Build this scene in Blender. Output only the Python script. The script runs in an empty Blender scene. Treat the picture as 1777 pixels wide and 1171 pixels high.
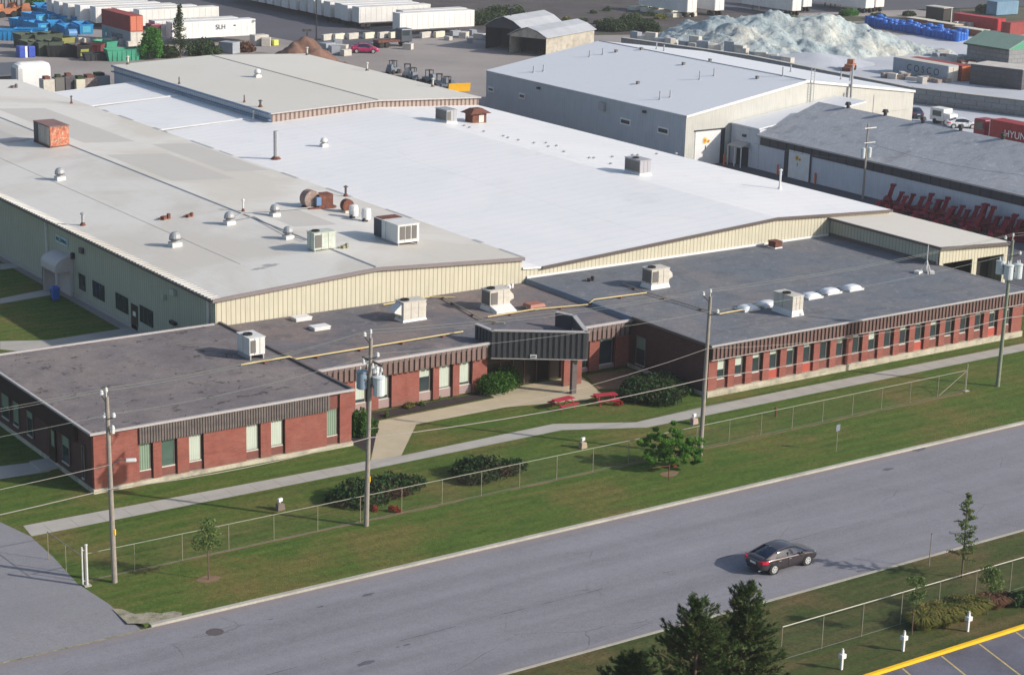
import bpy, bmesh, math, random
from mathutils import Vector, Matrix
from math import radians as R, sin, cos, pi, hypot, atan2
random.seed(7)
SC = bpy.context.scene
COL = SC.collection
# ---------------------------------------------------------------- camera
CF, YAW, PITCH, ROLL, HC = 3414.0, .61668, .27094, .02721, 45.0
_f = Vector((sin(YAW)*cos(PITCH), cos(YAW)*cos(PITCH), -sin(PITCH)))
_r0 = Vector((cos(YAW), -sin(YAW), 0)); _u0 = _r0.cross(_f)
_r = _r0*cos(ROLL) + _u0*sin(ROLL); _u = _u0*cos(ROLL) - _r0*sin(ROLL)
cam = bpy.data.cameras.new('camera'); camo = bpy.data.objects.new('camera', cam); COL.objects.link(camo)
m = Matrix((_r, _u, -_f)).transposed().to_4x4(); m.translation = Vector((0, 0, HC))
camo.matrix_world = m
cam.sensor_fit = 'HORIZONTAL'; cam.sensor_width = 36; cam.lens = CF/1777*36
cam.clip_start = .5; cam.clip_end = 6000
SC.camera = camo
# ---------------------------------------------------------------- light
SUN_EL, SUN_AZ = R(26.5), R(-51)          # azimuth of the sun, from +x counter-clockwise
w = bpy.data.worlds.new('World'); SC.world = w; w.use_nodes = True
nt = w.node_tree; bg = nt.nodes['Background']; bg.inputs[1].default_value = .105
sky = nt.nodes.new('ShaderNodeTexSky'); sky.sky_type = 'NISHITA'; sky.sun_disc = False
sky.sun_elevation = SUN_EL; sky.sun_rotation = R(90)-SUN_AZ
sky.air_density = 1.1; sky.dust_density = 2.0; sky.ozone_density = 1.5
nt.links.new(sky.outputs[0], bg.inputs[0])
sl = bpy.data.lights.new('sun', 'SUN'); sl.energy = 3.9; sl.angle = R(.6); sl.color = (1, .91, .81)
so = bpy.data.objects.new('sun', sl); COL.objects.link(so)
_sd = Vector((cos(SUN_EL)*cos(SUN_AZ), cos(SUN_EL)*sin(SUN_AZ), sin(SUN_EL)))
so.rotation_euler = (-_sd).to_track_quat('-Z', 'Y').to_euler(); so.location = _sd*300
SC.view_settings.view_transform = 'Standard'; SC.view_settings.look = 'None'
SC.view_settings.exposure = 0.45; SC.view_settings.gamma = 1
SC.render.engine = 'CYCLES'

# ---------------------------------------------------------------- helpers
def G(px, py, z=0.0):
    """point on the level z seen at this spot of the 1777 px wide photograph (used to survey the site)"""
    d = _f*CF + _r*(px-888.5) - _u*(py-585.5)
    t = (z-HC)/d.z
    return Vector((d.x*t, d.y*t, z))
def GS(px, py, fn):
    z = 6.0
    for _ in range(12):
        p = G(px, py, z); z = z*.4+.6*fn(p.x, p.y)
    return Vector((p.x, p.y, fn(p.x, p.y)))
ORG = {}
SPLIT = {'support_rail','support_block','expansion_joint','side_wall','roof_edge','canopy_post','wheel','leg','ballast','bushing','exhaust_tip','door_handle','landing_gear','porch_wall','bench_seat','door_leaf','gutter','tub','roof_patch','windscreen'}
class MB:
    def __init__(s): s.v = []; s.f = []
    def add(s, vs, fs):
        n = len(s.v); s.v += [tuple(v) for v in vs]; s.f += [tuple(i+n for i in f) for f in fs]; return s
    def box(s, x0, y0, z0, x1, y1, z1):
        return s.add([(x0,y0,z0),(x1,y0,z0),(x1,y1,z0),(x0,y1,z0),(x0,y0,z1),(x1,y0,z1),(x1,y1,z1),(x0,y1,z1)],
                     [(0,3,2,1),(4,5,6,7),(0,1,5,4),(1,2,6,5),(2,3,7,6),(3,0,4,7)])
    def obox(s, c, sz, a=0, tilt=0):
        """box centred in x,y at c with its base at c.z, turned by a"""
        hx, hy, h = sz[0]/2, sz[1]/2, sz[2]; ca, sa = cos(a), sin(a); vs = []
        for z in (0, h):
            for x, y in ((-hx,-hy),(hx,-hy),(hx,hy),(-hx,hy)):
                vs.append((c[0]+x*ca-y*sa, c[1]+x*sa+y*ca, c[2]+z))
        return s.add(vs, [(0,3,2,1),(4,5,6,7),(0,1,5,4),(1,2,6,5),(2,3,7,6),(3,0,4,7)])
    def hexa(s, v8):
        return s.add(v8, [(0,3,2,1),(4,5,6,7),(0,1,5,4),(1,2,6,5),(2,3,7,6),(3,0,4,7)])
    def prism(s, poly, z0, z1):
        n = len(poly); ar = sum(poly[i][0]*poly[(i+1)%n][1]-poly[(i+1)%n][0]*poly[i][1] for i in range(n))
        if ar < 0: poly = poly[::-1]
        vs = [(p[0],p[1],z0) for p in poly]+[(p[0],p[1],z1) for p in poly]
        return s.add(vs, [tuple(range(n-1,-1,-1)), tuple(range(n,2*n))]+[(i,(i+1)%n,n+(i+1)%n,n+i) for i in range(n)])
    def sheet(s, poly, z):
        n = len(poly); ar = sum(poly[i][0]*poly[(i+1)%n][1]-poly[(i+1)%n][0]*poly[i][1] for i in range(n))
        if ar < 0: poly = poly[::-1]
        return s.add([(p[0],p[1],z) for p in poly], [tuple(range(n))])
    def quad(s, a, b, c, d): return s.add([a,b,c,d], [(0,1,2,3)])
    def cyl(s, p0, p1, r0, r1=None, n=10, cap=True):
        r1 = r0 if r1 is None else r1
        p0 = Vector(p0); p1 = Vector(p1); d = (p1-p0).normalized()
        a = d.orthogonal().normalized(); b = d.cross(a); vs = []
        for p, r in ((p0,r0),(p1,r1)):
            for i in range(n):
                t = 2*pi*i/n; vs.append(p+(a*cos(t)+b*sin(t))*r)
        fs = [(i,(i+1)%n,n+(i+1)%n,n+i) for i in range(n)]
        if cap: fs += [tuple(range(n-1,-1,-1)), tuple(range(n,2*n))]
        return s.add(vs, fs)
    def tube(s, pts, r, n=6):
        for a, b in zip(pts[:-1], pts[1:]): s.cyl(a, b, r, r, n)
        return s
    def lathe(s, c, prof, n=14):
        vs = []; k = len(prof)
        for r, z in prof:
            for i in range(n): vs.append((c[0]+r*cos(2*pi*i/n), c[1]+r*sin(2*pi*i/n), c[2]+z))
        fs = [(j*n+i, j*n+(i+1)%n, (j+1)*n+(i+1)%n, (j+1)*n+i) for j in range(k-1) for i in range(n)]
        fs += [tuple(range(n-1,-1,-1)), tuple(range((k-1)*n, k*n))]
        return s.add(vs, fs)
    def islands(s):
        pr = list(range(len(s.v)))
        def fd(i):
            while pr[i] != i: pr[i] = pr[pr[i]]; i = pr[i]
            return i
        for f in s.f:
            for i in f[1:]: pr[fd(i)] = fd(f[0])
        out = {}
        for f in s.f: out.setdefault(fd(f[0]), []).append(f)
        for fs in out.values():
            b = MB(); us = sorted({i for f in fs for i in f}); mp = {u: k for k, u in enumerate(us)}
            b.add([s.v[u] for u in us], [tuple(mp[i] for i in f) for f in fs]); yield b
    def build(s, name, mat, parent=None, smooth=False, bevel=0):
        if parent is not None and name in SPLIT:
            o = None
            for b in s.islands(): o = b.build1(name, mat, parent, smooth, bevel)
            return o
        return s.build1(name, mat, parent, smooth, bevel)
    def build1(s, name, mat, parent=None, smooth=False, bevel=0):
        o3 = ORG.get(parent.name, Vector((0,0,0))) if parent else Vector((0,0,0))
        us = sorted({i for f in s.f for i in f})
        if len(us) < len(s.v): mp = {u: k for k, u in enumerate(us)}; s.v = [s.v[u] for u in us]; s.f = [tuple(mp[i] for i in f) for f in s.f]
        me = bpy.data.meshes.new(name)
        me.from_pydata([(v[0]-o3.x, v[1]-o3.y, v[2]-o3.z) for v in s.v], [], s.f); me.update()
        if smooth: me.polygons.foreach_set('use_smooth', [True]*len(me.polygons))
        if mat: me.materials.append(mat)
        o = bpy.data.objects.new(name, me); COL.objects.link(o)
        if parent: o.parent = parent; ORG[o.name] = o3
        if bevel:
            b = o.modifiers.new('bevel', 'BEVEL'); b.width = bevel; b.segments = 2; b.limit_method = 'ANGLE'
        return o
def tag(o, label=None, cat=None, group=None, kind=None):
    if label: o['label'] = label
    if cat: o['category'] = cat
    if group: o['group'] = group
    if kind: o['kind'] = kind
    return o
def thing(name, label, cat, loc=(0,0,0), rz=0, group=None):
    o = bpy.data.objects.new(name, None); COL.objects.link(o); o.empty_display_size = .3
    o.location = loc; o.rotation_euler = (0,0,rz)
    ORG[o.name] = Vector(loc) if rz == 0 else Vector((0,0,0))
    return tag(o, label, cat, group)
def local(name, label, cat, loc, rz=0, group=None):
    o = thing(name, label, cat, loc, rz, group); ORG[o.name] = Vector((0,0,0)); return o
def dup(root, loc, rz=0, label=None, sc=1):
    c = root.copy(); COL.objects.link(c); c.location = loc; c.rotation_euler = (0,0,rz); c.scale = (sc,sc,sc)
    if label: c['label'] = label
    for ch in list(root.children):
        d = ch.copy(); COL.objects.link(d); d.parent = c
        for g in list(ch.children):
            e = g.copy(); COL.objects.link(e); e.parent = d
    return c
ORD = ['first','second','third','fourth','fifth','sixth','seventh','eighth','ninth','tenth','eleventh','twelfth','thirteenth',
       'fourteenth','fifteenth','sixteenth','seventeenth','eighteenth','nineteenth','twentieth','twenty-first','twenty-second','twenty-third','twenty-fourth']

# ---------------------------------------------------------------- materials
def nn(t, k, **kw):
    n = t.nodes.new(k)
    for a, b in kw.items(): setattr(n, a, b)
    return n
def mth(t, op, a, b=None, clamp=False):
    n = t.nodes.new('ShaderNodeMath'); n.operation = op; n.use_clamp = clamp
    for i, x in enumerate((a, b)):
        if x is None: continue
        if isinstance(x, (int, float)): n.inputs[i].default_value = x
        else: t.links.new(x, n.inputs[i])
    return n.outputs[0]
def mixc(t, fac, a, b, mode='MIX'):
    n = t.nodes.new('ShaderNodeMix'); n.data_type = 'RGBA'; n.blend_type = mode
    for i, x in ((0, fac), (6, a), (7, b)):
        if isinstance(x, (int, float)): n.inputs[i].default_value = x
        elif isinstance(x, tuple): n.inputs[i].default_value = (*x, 1)
        else: t.links.new(x, n.inputs[i])
    return n.outputs[2]
def noise(t, vec, scale, detail=4, rough=.55, dist=0):
    n = t.nodes.new('ShaderNodeTexNoise'); n.inputs['Scale'].default_value = scale
    n.inputs['Detail'].default_value = detail; n.inputs['Roughness'].default_value = rough; n.inputs['Distortion'].default_value = dist
    if vec: t.links.new(vec, n.inputs['Vector'])
    return n.outputs['Fac']
def ramp(t, x, lo, hi):
    n = t.nodes.new('ShaderNodeMapRange'); n.inputs['From Min'].default_value = lo; n.inputs['From Max'].default_value = hi
    t.links.new(x, n.inputs['Value']); return n.outputs[0]
def vscale(t, vec, s, rot=0):
    n = t.nodes.new('ShaderNodeMapping'); n.inputs['Scale'].default_value = s; n.inputs['Rotation'].default_value = (0,0,rot)
    t.links.new(vec, n.inputs['Vector']); return n.outputs[0]
def bump(t, h, strength, dist=.02):
    n = t.nodes.new('ShaderNodeBump'); n.inputs['Strength'].default_value = strength; n.inputs['Distance'].default_value = dist
    t.links.new(h, n.inputs['Height']); return n.outputs[0]
def base(name):
    m = bpy.data.materials.new(name); m.use_nodes = True; t = m.node_tree
    return m, t, t.nodes['Principled BSDF'], t.nodes.new('ShaderNodeTexCoord').outputs['Object']
def mat(name, c, rough=.75, var=.16, scale=.6, fine=14, finev=.10, bmp=0, metal=0, tint=None, spec=.35):
    m, t, b, P = base(name)
    n1 = noise(t, P, scale); n2 = noise(t, P, fine, 3)
    f = mth(t, 'ADD', mth(t, 'MULTIPLY', mth(t, 'SUBTRACT', n1, .5), var*4), mth(t, 'MULTIPLY', mth(t, 'SUBTRACT', n2, .5), finev*4))
    f = mth(t, 'ADD', f, 1.0)
    cc = nn(t, 'ShaderNodeCombineColor')
    for i in range(3): t.links.new(mth(t, 'MULTIPLY', f, c[i]), cc.inputs[i])
    col = cc.outputs[0]
    if tint: col = mixc(t, ramp(t, noise(t, P, scale*1.7, 5), .5, .72), col, tint)
    t.links.new(col, b.inputs['Base Color']); b.inputs['Roughness'].default_value = rough
    b.inputs['Metallic'].default_value = metal; b.inputs['Specular IOR Level'].default_value = spec
    if bmp: t.links.new(bump(t, n2, bmp), b.inputs['Normal'])
    return m
def flat(name, c, rough=.6, metal=0, var=.06, spec=.4): return mat(name, c, rough, var, 1.1, 9, var, 0, metal, spec=spec)
def brickmat(name, c1, c2, mortar):
    m, t, b, P = base(name)
    sx = nn(t, 'ShaderNodeSeparateXYZ'); t.links.new(P, sx.inputs[0])
    cx = nn(t, 'ShaderNodeCombineXYZ'); t.links.new(mth(t, 'ADD', sx.outputs[0], sx.outputs[1]), cx.inputs[0]); t.links.new(sx.outputs[2], cx.inputs[1])
    br = nn(t, 'ShaderNodeTexBrick'); t.links.new(cx.outputs[0], br.inputs['Vector'])
    for k, v in (('Scale',1.0),('Mortar Size',.008),('Brick Width',.24),('Row Height',.08),('Bias',0.0),('Mortar Smooth',.3)): br.inputs[k].default_value = v
    br.inputs['Color1'].default_value = (*c1,1); br.inputs['Color2'].default_value = (*c2,1); br.inputs['Mortar'].default_value = (*mortar,1)
    n1 = noise(t, P, .8, 5); st = noise(t, vscale(t, P, (1.6,1.6,11)), 1.1, 5, .8)
    col = mixc(t, ramp(t, n1, .35, .75), br.outputs['Color'], tuple(x*.72 for x in c1))
    col = mixc(t, mth(t, 'MULTIPLY', ramp(t, st, .5, .72), .6), col, tuple(min(1, x*1.7) for x in c2)); col = mixc(t, mth(t, 'MULTIPLY', ramp(t, st, .48, .32), .5), col, tuple(x*.6 for x in c2))
    sz = nn(t, 'ShaderNodeSeparateXYZ'); t.links.new(P, sz.inputs[0]); dz = ramp(t, mth(t, 'ADD', sz.outputs[2], mth(t, 'MULTIPLY', noise(t, P, 1.6, 5), 1.0)), 1.25, .65)
    drip = ramp(t, noise(t, vscale(t, P, (2.2,2.2,.25)), 1, 5, .7), .56, .75)
    col = mixc(t, mth(t, 'MULTIPLY', dz, .4), col, tuple(x*.55 for x in mortar)); col = mixc(t, mth(t, 'MULTIPLY', drip, .3), col, tuple(x*.45 for x in c1))
    t.links.new(col, b.inputs['Base Color']); b.inputs['Roughness'].default_value = .85
    t.links.new(bump(t, br.outputs['Fac'], .3, -.01), b.inputs['Normal'])
    return m
def grassmat(name, g1, g2, dry, dryamt=.6):
    m, t, b, P = base(name)
    n1 = noise(t, vscale(t, P, (.35,1.3,1)), .9, 6, .65, .4); n2 = noise(t, P, 4.5, 7, .8); n3 = noise(t, P, .13, 5, .6, .3)
    n4 = noise(t, vscale(t, P, (.08,1,1)), 1.1, 3); n5 = noise(t, P, 16, 4, .9); n6 = noise(t, P, 1.7, 4, .6)
    c = mixc(t, ramp(t, n1, .32, .68), g1, g2)
    c = mixc(t, mth(t, 'MULTIPLY', ramp(t, n3, .50, .68), dryamt), c, dry)
    c = mixc(t, mth(t, 'MULTIPLY', ramp(t, n4, .48, .66), .35), c, dry)
    c = mixc(t, mth(t, 'MULTIPLY', ramp(t, n6, .55, .75), .45), c, tuple(x*.55 for x in g1))
    n7 = noise(t, P, 2.2, 6, .8, .3); sy = nn(t, 'ShaderNodeSeparateXYZ'); t.links.new(P, sy.inputs[0])
    mow = mth(t, 'SINE', mth(t, 'MULTIPLY', mth(t, 'ADD', sy.outputs[1], mth(t, 'MULTIPLY', n3, 1.5)), 5.2))
    k = mth(t, 'ADD', mth(t, 'MULTIPLY', n2, 2.4), mth(t, 'ADD', mth(t, 'MULTIPLY', n5, 1.2), mth(t, 'MULTIPLY', n7, 1.6))); k = mth(t, 'ADD', mth(t, 'SUBTRACT', k, 1.55), mth(t, 'MULTIPLY', mow, .07))
    cc = nn(t, 'ShaderNodeCombineColor')
    for i in range(3): t.links.new(k, cc.inputs[i])
    c = mixc(t, .8, c, cc.outputs[0], 'MULTIPLY')
    t.links.new(c, b.inputs['Base Color']); b.inputs['Roughness'].default_value = .95; b.inputs['Specular IOR Level'].default_value = .15
    t.links.new(bump(t, mth(t, 'ADD', n2, n5), .9, .06), b.inputs['Normal'])
    return m
def asphaltmat(name, c, streak=.12, patch=.2, rough=.85, street=False):
    m, t, b, P = base(name)
    n1 = noise(t, vscale(t, P, (.06,1,1)), .55, 5); n2 = noise(t, P, 9, 5, .85); n3 = noise(t, P, .25, 5, .6, .5); n4 = noise(t, P, 30, 3, .9)
    n5 = noise(t, P, 1.3, 6, .65, 1.2)
    f = mth(t, 'ADD', mth(t, 'MULTIPLY', mth(t, 'SUBTRACT', n1, .5), streak*4), mth(t, 'MULTIPLY', mth(t, 'SUBTRACT', n3, .5), patch*2))
    f = mth(t, 'ADD', f, mth(t, 'MULTIPLY', mth(t, 'SUBTRACT', n2, .5), 1.1)); f = mth(t, 'ADD', f, mth(t, 'MULTIPLY', mth(t, 'SUBTRACT', noise(t, P, 2.6, 6, .8), .5), .5)); f = mth(t, 'ADD', f, mth(t, 'MULTIPLY', mth(t, 'SUBTRACT', n4, .5), .8))
    f = mth(t, 'SUBTRACT', f, mth(t, 'MULTIPLY', ramp(t, n5, .66, .78), .18))
    if street:      # worn wheel tracks, a sealed joint down the middle and grit along the kerbs
        sx = nn(t, 'ShaderNodeSeparateXYZ'); t.links.new(P, sx.inputs[0]); Y = sx.outputs[1]
        wob = mth(t, 'MULTIPLY', mth(t, 'SUBTRACT', noise(t, vscale(t, P, (.12,.12,1)), 1, 4), .5), 1.2); Yw = mth(t, 'ADD', Y, wob)
        for y0 in (80.6, 82.4, 87.9, 89.8):
            tr = ramp(t, mth(t, 'ABSOLUTE', mth(t, 'SUBTRACT', Yw, y0)), .75, .15); f = mth(t, 'SUBTRACT', f, mth(t, 'MULTIPLY', tr, .05))
        cr = mth(t, 'LESS_THAN', mth(t, 'ABSOLUTE', mth(t, 'SUBTRACT', mth(t, 'ADD', Y, mth(t, 'MULTIPLY', wob, .25)), 84.6)), .045)
        cr = mth(t, 'MULTIPLY', cr, ramp(t, noise(t, P, .35, 4), .46, .56)); f = mth(t, 'SUBTRACT', f, mth(t, 'MULTIPLY', cr, .35))
        vo = nn(t, 'ShaderNodeTexVoronoi', feature='DISTANCE_TO_EDGE'); vo.inputs['Scale'].default_value = .10; t.links.new(vscale(t, P, (1,2.2,1)), vo.inputs['Vector'])
        nz = nn(t, 'ShaderNodeTexNoise'); nz.inputs['Scale'].default_value = .5; t.links.new(P, nz.inputs['Vector']); va = nn(t, 'ShaderNodeVectorMath', operation='ADD'); t.links.new(vscale(t, P, (1,2.2,1)), va.inputs[0]); t.links.new(nz.outputs['Color'], va.inputs[1]); t.links.new(va.outputs[0], vo.inputs['Vector'])
        ck = mth(t, 'MULTIPLY', mth(t, 'LESS_THAN', vo.outputs['Distance'], .0035), ramp(t, noise(t, P, .12, 3), .5, .58)); f = mth(t, 'SUBTRACT', f, mth(t, 'MULTIPLY', ck, .28))
    f = mth(t, 'ADD', f, 1.0); cc = nn(t, 'ShaderNodeCombineColor')
    for i in range(3): t.links.new(mth(t, 'MULTIPLY', f, c[i]), cc.inputs[i])
    co_ = cc.outputs[0]
    if street:
        g1 = ramp(t, mth(t, 'ADD', Y, mth(t, 'MULTIPLY', wob, .4)), 92.2, 93.1); g2 = ramp(t, mth(t, 'ADD', Y, mth(t, 'MULTIPLY', wob, .4)), 78.7, 78.05)
        co_ = mixc(t, mth(t, 'MULTIPLY', mth(t, 'MAXIMUM', g1, g2), .55), co_, (.24,.20,.185))
    t.links.new(co_, b.inputs['Base Color']); b.inputs['Roughness'].default_value = rough; b.inputs['Specular IOR Level'].default_value = .25
    t.links.new(bump(t, n4, .3, .01), b.inputs['Normal'])
    return m
def ribroof(name, c, c2, ax=1, pitch=.6, amt=.12, blotch=.25, rough=.55, dirt=.12):
    """coated sheet metal: thin seams across axis ax, broad weathering"""
    m, t, b, P = base(name)
    sx = nn(t, 'ShaderNodeSeparateXYZ'); t.links.new(P, sx.inputs[0])
    u = mth(t, 'MODULO', mth(t, 'ADD', sx.outputs[ax], 900), pitch); u = mth(t, 'DIVIDE', u, pitch)
    seam = mth(t, 'LESS_THAN', u, .12)
    n1 = noise(t, P, .07, 5, .6, .5); n2 = noise(t, vscale(t, P, (1,.25,1) if ax == 0 else (.25,1,1)), 1.2, 5, .65); n3 = noise(t, P, .9, 5)
    col = mixc(t, mth(t, 'MULTIPLY', ramp(t, n1, .45, .58), blotch*2), c, c2)
    col = mixc(t, mth(t, 'MULTIPLY', ramp(t, n2, .5, .8), .35), col, c2)
    col = mixc(t, mth(t, 'MULTIPLY', ramp(t, n3, .62, .8), .35), col, tuple(x*.72 for x in c2))
    n4 = noise(t, P, .22, 6, .7, 1.0); col = mixc(t, mth(t, 'MULTIPLY', ramp(t, n4, .54, .78), dirt), col, tuple(x*.72 for x in c2))
    v = mth(t, 'DIVIDE', mth(t, 'MODULO', mth(t, 'ADD', sx.outputs[1-ax], 900), pitch*8), pitch*8); cs = mth(t, 'LESS_THAN', v, .012)
    col = mixc(t, mth(t, 'MULTIPLY', cs, amt*1.6), col, tuple(x*.5 for x in c))
    col = mixc(t, mth(t, 'MULTIPLY', seam, amt), col, tuple(x*.45 for x in c))
    t.links.new(col, b.inputs['Base Color']); b.inputs['Roughness'].default_value = rough; b.inputs['Specular IOR Level'].default_value = .25
    t.links.new(bump(t, seam, .25, .03), b.inputs['Normal'])
    return m
def stripemat(name, c, c2, pitch, duty, rough=.6):
    """fine vertical ribs along a wall"""
    m, t, b, P = base(name)
    sx = nn(t, 'ShaderNodeSeparateXYZ'); t.links.new(P, sx.inputs[0])
    u = mth(t, 'DIVIDE', mth(t, 'MODULO', mth(t, 'ADD', mth(t, 'ADD', sx.outputs[0], sx.outputs[1]), 900), pitch), pitch)
    s = mth(t, 'LESS_THAN', u, duty); n1 = noise(t, P, .5, 5); n2 = noise(t, vscale(t, P, (3,3,.35)), 1, 4)
    col = mixc(t, s, c, c2); col = mixc(t, mth(t, 'MULTIPLY', ramp(t, n1, .45, .8), .4), col, tuple(x*.7 for x in c))
    col = mixc(t, mth(t, 'MULTIPLY', ramp(t, n2, .48, .72), .4), col, tuple(x*.68 for x in c))
    t.links.new(col, b.inputs['Base Color']); b.inputs['Roughness'].default_value = rough; b.inputs['Specular IOR Level'].default_value = .3
    t.links.new(bump(t, s, .4, .02), b.inputs['Normal']); return m
def gravelroof(name, c, c2, cracks=0.0):
    m, t, b, P = base(name)
    n1 = noise(t, P, .16, 5, .6, .6); n2 = noise(t, P, 8, 5, .9); n3 = noise(t, P, .9, 6, .7, 1.5); n4 = noise(t, P, .45, 5, .6, .3)
    col = mixc(t, ramp(t, n1, .38, .65), c, c2)
    col = mixc(t, mth(t, 'MULTIPLY', ramp(t, n4, .52, .70), .6), col, tuple(x*.6 for x in c)); col = mixc(t, mth(t, 'MULTIPLY', ramp(t, n3, .56, .70), .45), col, tuple(min(1,x*1.45) for x in c2))
    if cracks:
        vo = nn(t, 'ShaderNodeTexVoronoi', feature='DISTANCE_TO_EDGE'); vo.inputs['Scale'].default_value = .42
        w1 = nn(t, 'ShaderNodeVectorMath', operation='ADD'); t.links.new(P, w1.inputs[0])
        nz = nn(t, 'ShaderNodeTexNoise'); nz.inputs['Scale'].default_value = 1.2; t.links.new(P, nz.inputs['Vector'])
        sc2 = nn(t, 'ShaderNodeVectorMath', operation='SCALE'); sc2.inputs['Scale'].default_value = 1.6; t.links.new(nz.outputs['Color'], sc2.inputs[0])
        t.links.new(sc2.outputs[0], w1.inputs[1]); t.links.new(w1.outputs[0], vo.inputs['Vector'])
        e = mth(t, 'MULTIPLY', mth(t, 'LESS_THAN', vo.outputs['Distance'], .028), ramp(t, noise(t, vscale(t, P, (.45,1.8,1)), .9, 4), .53, .58))
        col = mixc(t, mth(t, 'MULTIPLY', e, cracks), col, tuple(x*.35 for x in c))
    k = mth(t, 'ADD', mth(t, 'MULTIPLY', n2, 2.0), mth(t, 'SUBTRACT', mth(t, 'MULTIPLY', n3, .8), .4)); cc = nn(t, 'ShaderNodeCombineColor')
    for i in range(3): t.links.new(k, cc.inputs[i])
    col = mixc(t, .8, col, cc.outputs[0], 'MULTIPLY')
    t.links.new(col, b.inputs['Base Color']); b.inputs['Roughness'].default_value = .9; b.inputs['Specular IOR Level'].default_value = .2
    t.links.new(bump(t, n2, .4, .02), b.inputs['Normal']); return m
def glassmat(name, c=(.02,.03,.035), rough=.12):
    m, t, b, P = base(name); b.inputs['Base Color'].default_value = (*c,1); b.inputs['Roughness'].default_value = rough
    b.inputs['Specular IOR Level'].default_value = .6; t.links.new(mixc(t, noise(t, P, 1.5, 3), c, tuple(x*1.8 for x in c)), b.inputs['Base Color']); return m
def leafmat(name, c1, c2, c3=None, trans=.35):
    m, t, b, P = base(name)
    oi = nn(t, 'ShaderNodeNewGeometry')
    ri = mth(t, 'FRACT', mth(t, 'MULTIPLY', oi.outputs['Random Per Island'], 1.0))
    n1 = noise(t, P, 1.6, 3)
    col = mixc(t, ri, c1, c2)
    if c3: col = mixc(t, ramp(t, n1, .5, .7), col, c3)
    t.links.new(col, b.inputs['Base Color']); b.inputs['Roughness'].default_value = .7; b.inputs['Specular IOR Level'].default_value = .2
    tr = nn(t, 'ShaderNodeBsdfTranslucent'); t.links.new(col, tr.inputs[0]); ms = nn(t, 'ShaderNodeMixShader'); ms.inputs[0].default_value = trans
    t.links.new(b.outputs[0], ms.inputs[1]); t.links.new(tr.outputs[0], ms.inputs[2]); t.links.new(ms.outputs[0], t.nodes['Material Output'].inputs[0])
    return m
def meshwire(name):
    """woven chain link: wire where the two diagonals run, clear between"""
    m, t, b, P = base(name)
    sx = nn(t, 'ShaderNodeSeparateXYZ'); t.links.new(P, sx.inputs[0])
    h = mth(t, 'ADD', sx.outputs[0], sx.outputs[1]); a = []
    for op in ('ADD', 'SUBTRACT'):
        u = mth(t, 'DIVIDE', mth(t, 'MODULO', mth(t, 'ADD', mth(t, op, h, sx.outputs[2]), 900), .075), .075)
        a.append(mth(t, 'LESS_THAN', u, .022))
    k = mth(t, 'MAXIMUM', a[0], a[1]); b.inputs['Base Color'].default_value = (.13,.115,.095,1); b.inputs['Metallic'].default_value = .3
    b.inputs['Roughness'].default_value = .6
    tr = nn(t, 'ShaderNodeBsdfTransparent'); ms = nn(t, 'ShaderNodeMixShader'); t.links.new(k, ms.inputs[0])
    t.links.new(tr.outputs[0], ms.inputs[1]); t.links.new(b.outputs[0], ms.inputs[2]); t.links.new(ms.outputs[0], t.nodes['Material Output'].inputs[0])
    return m
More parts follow.
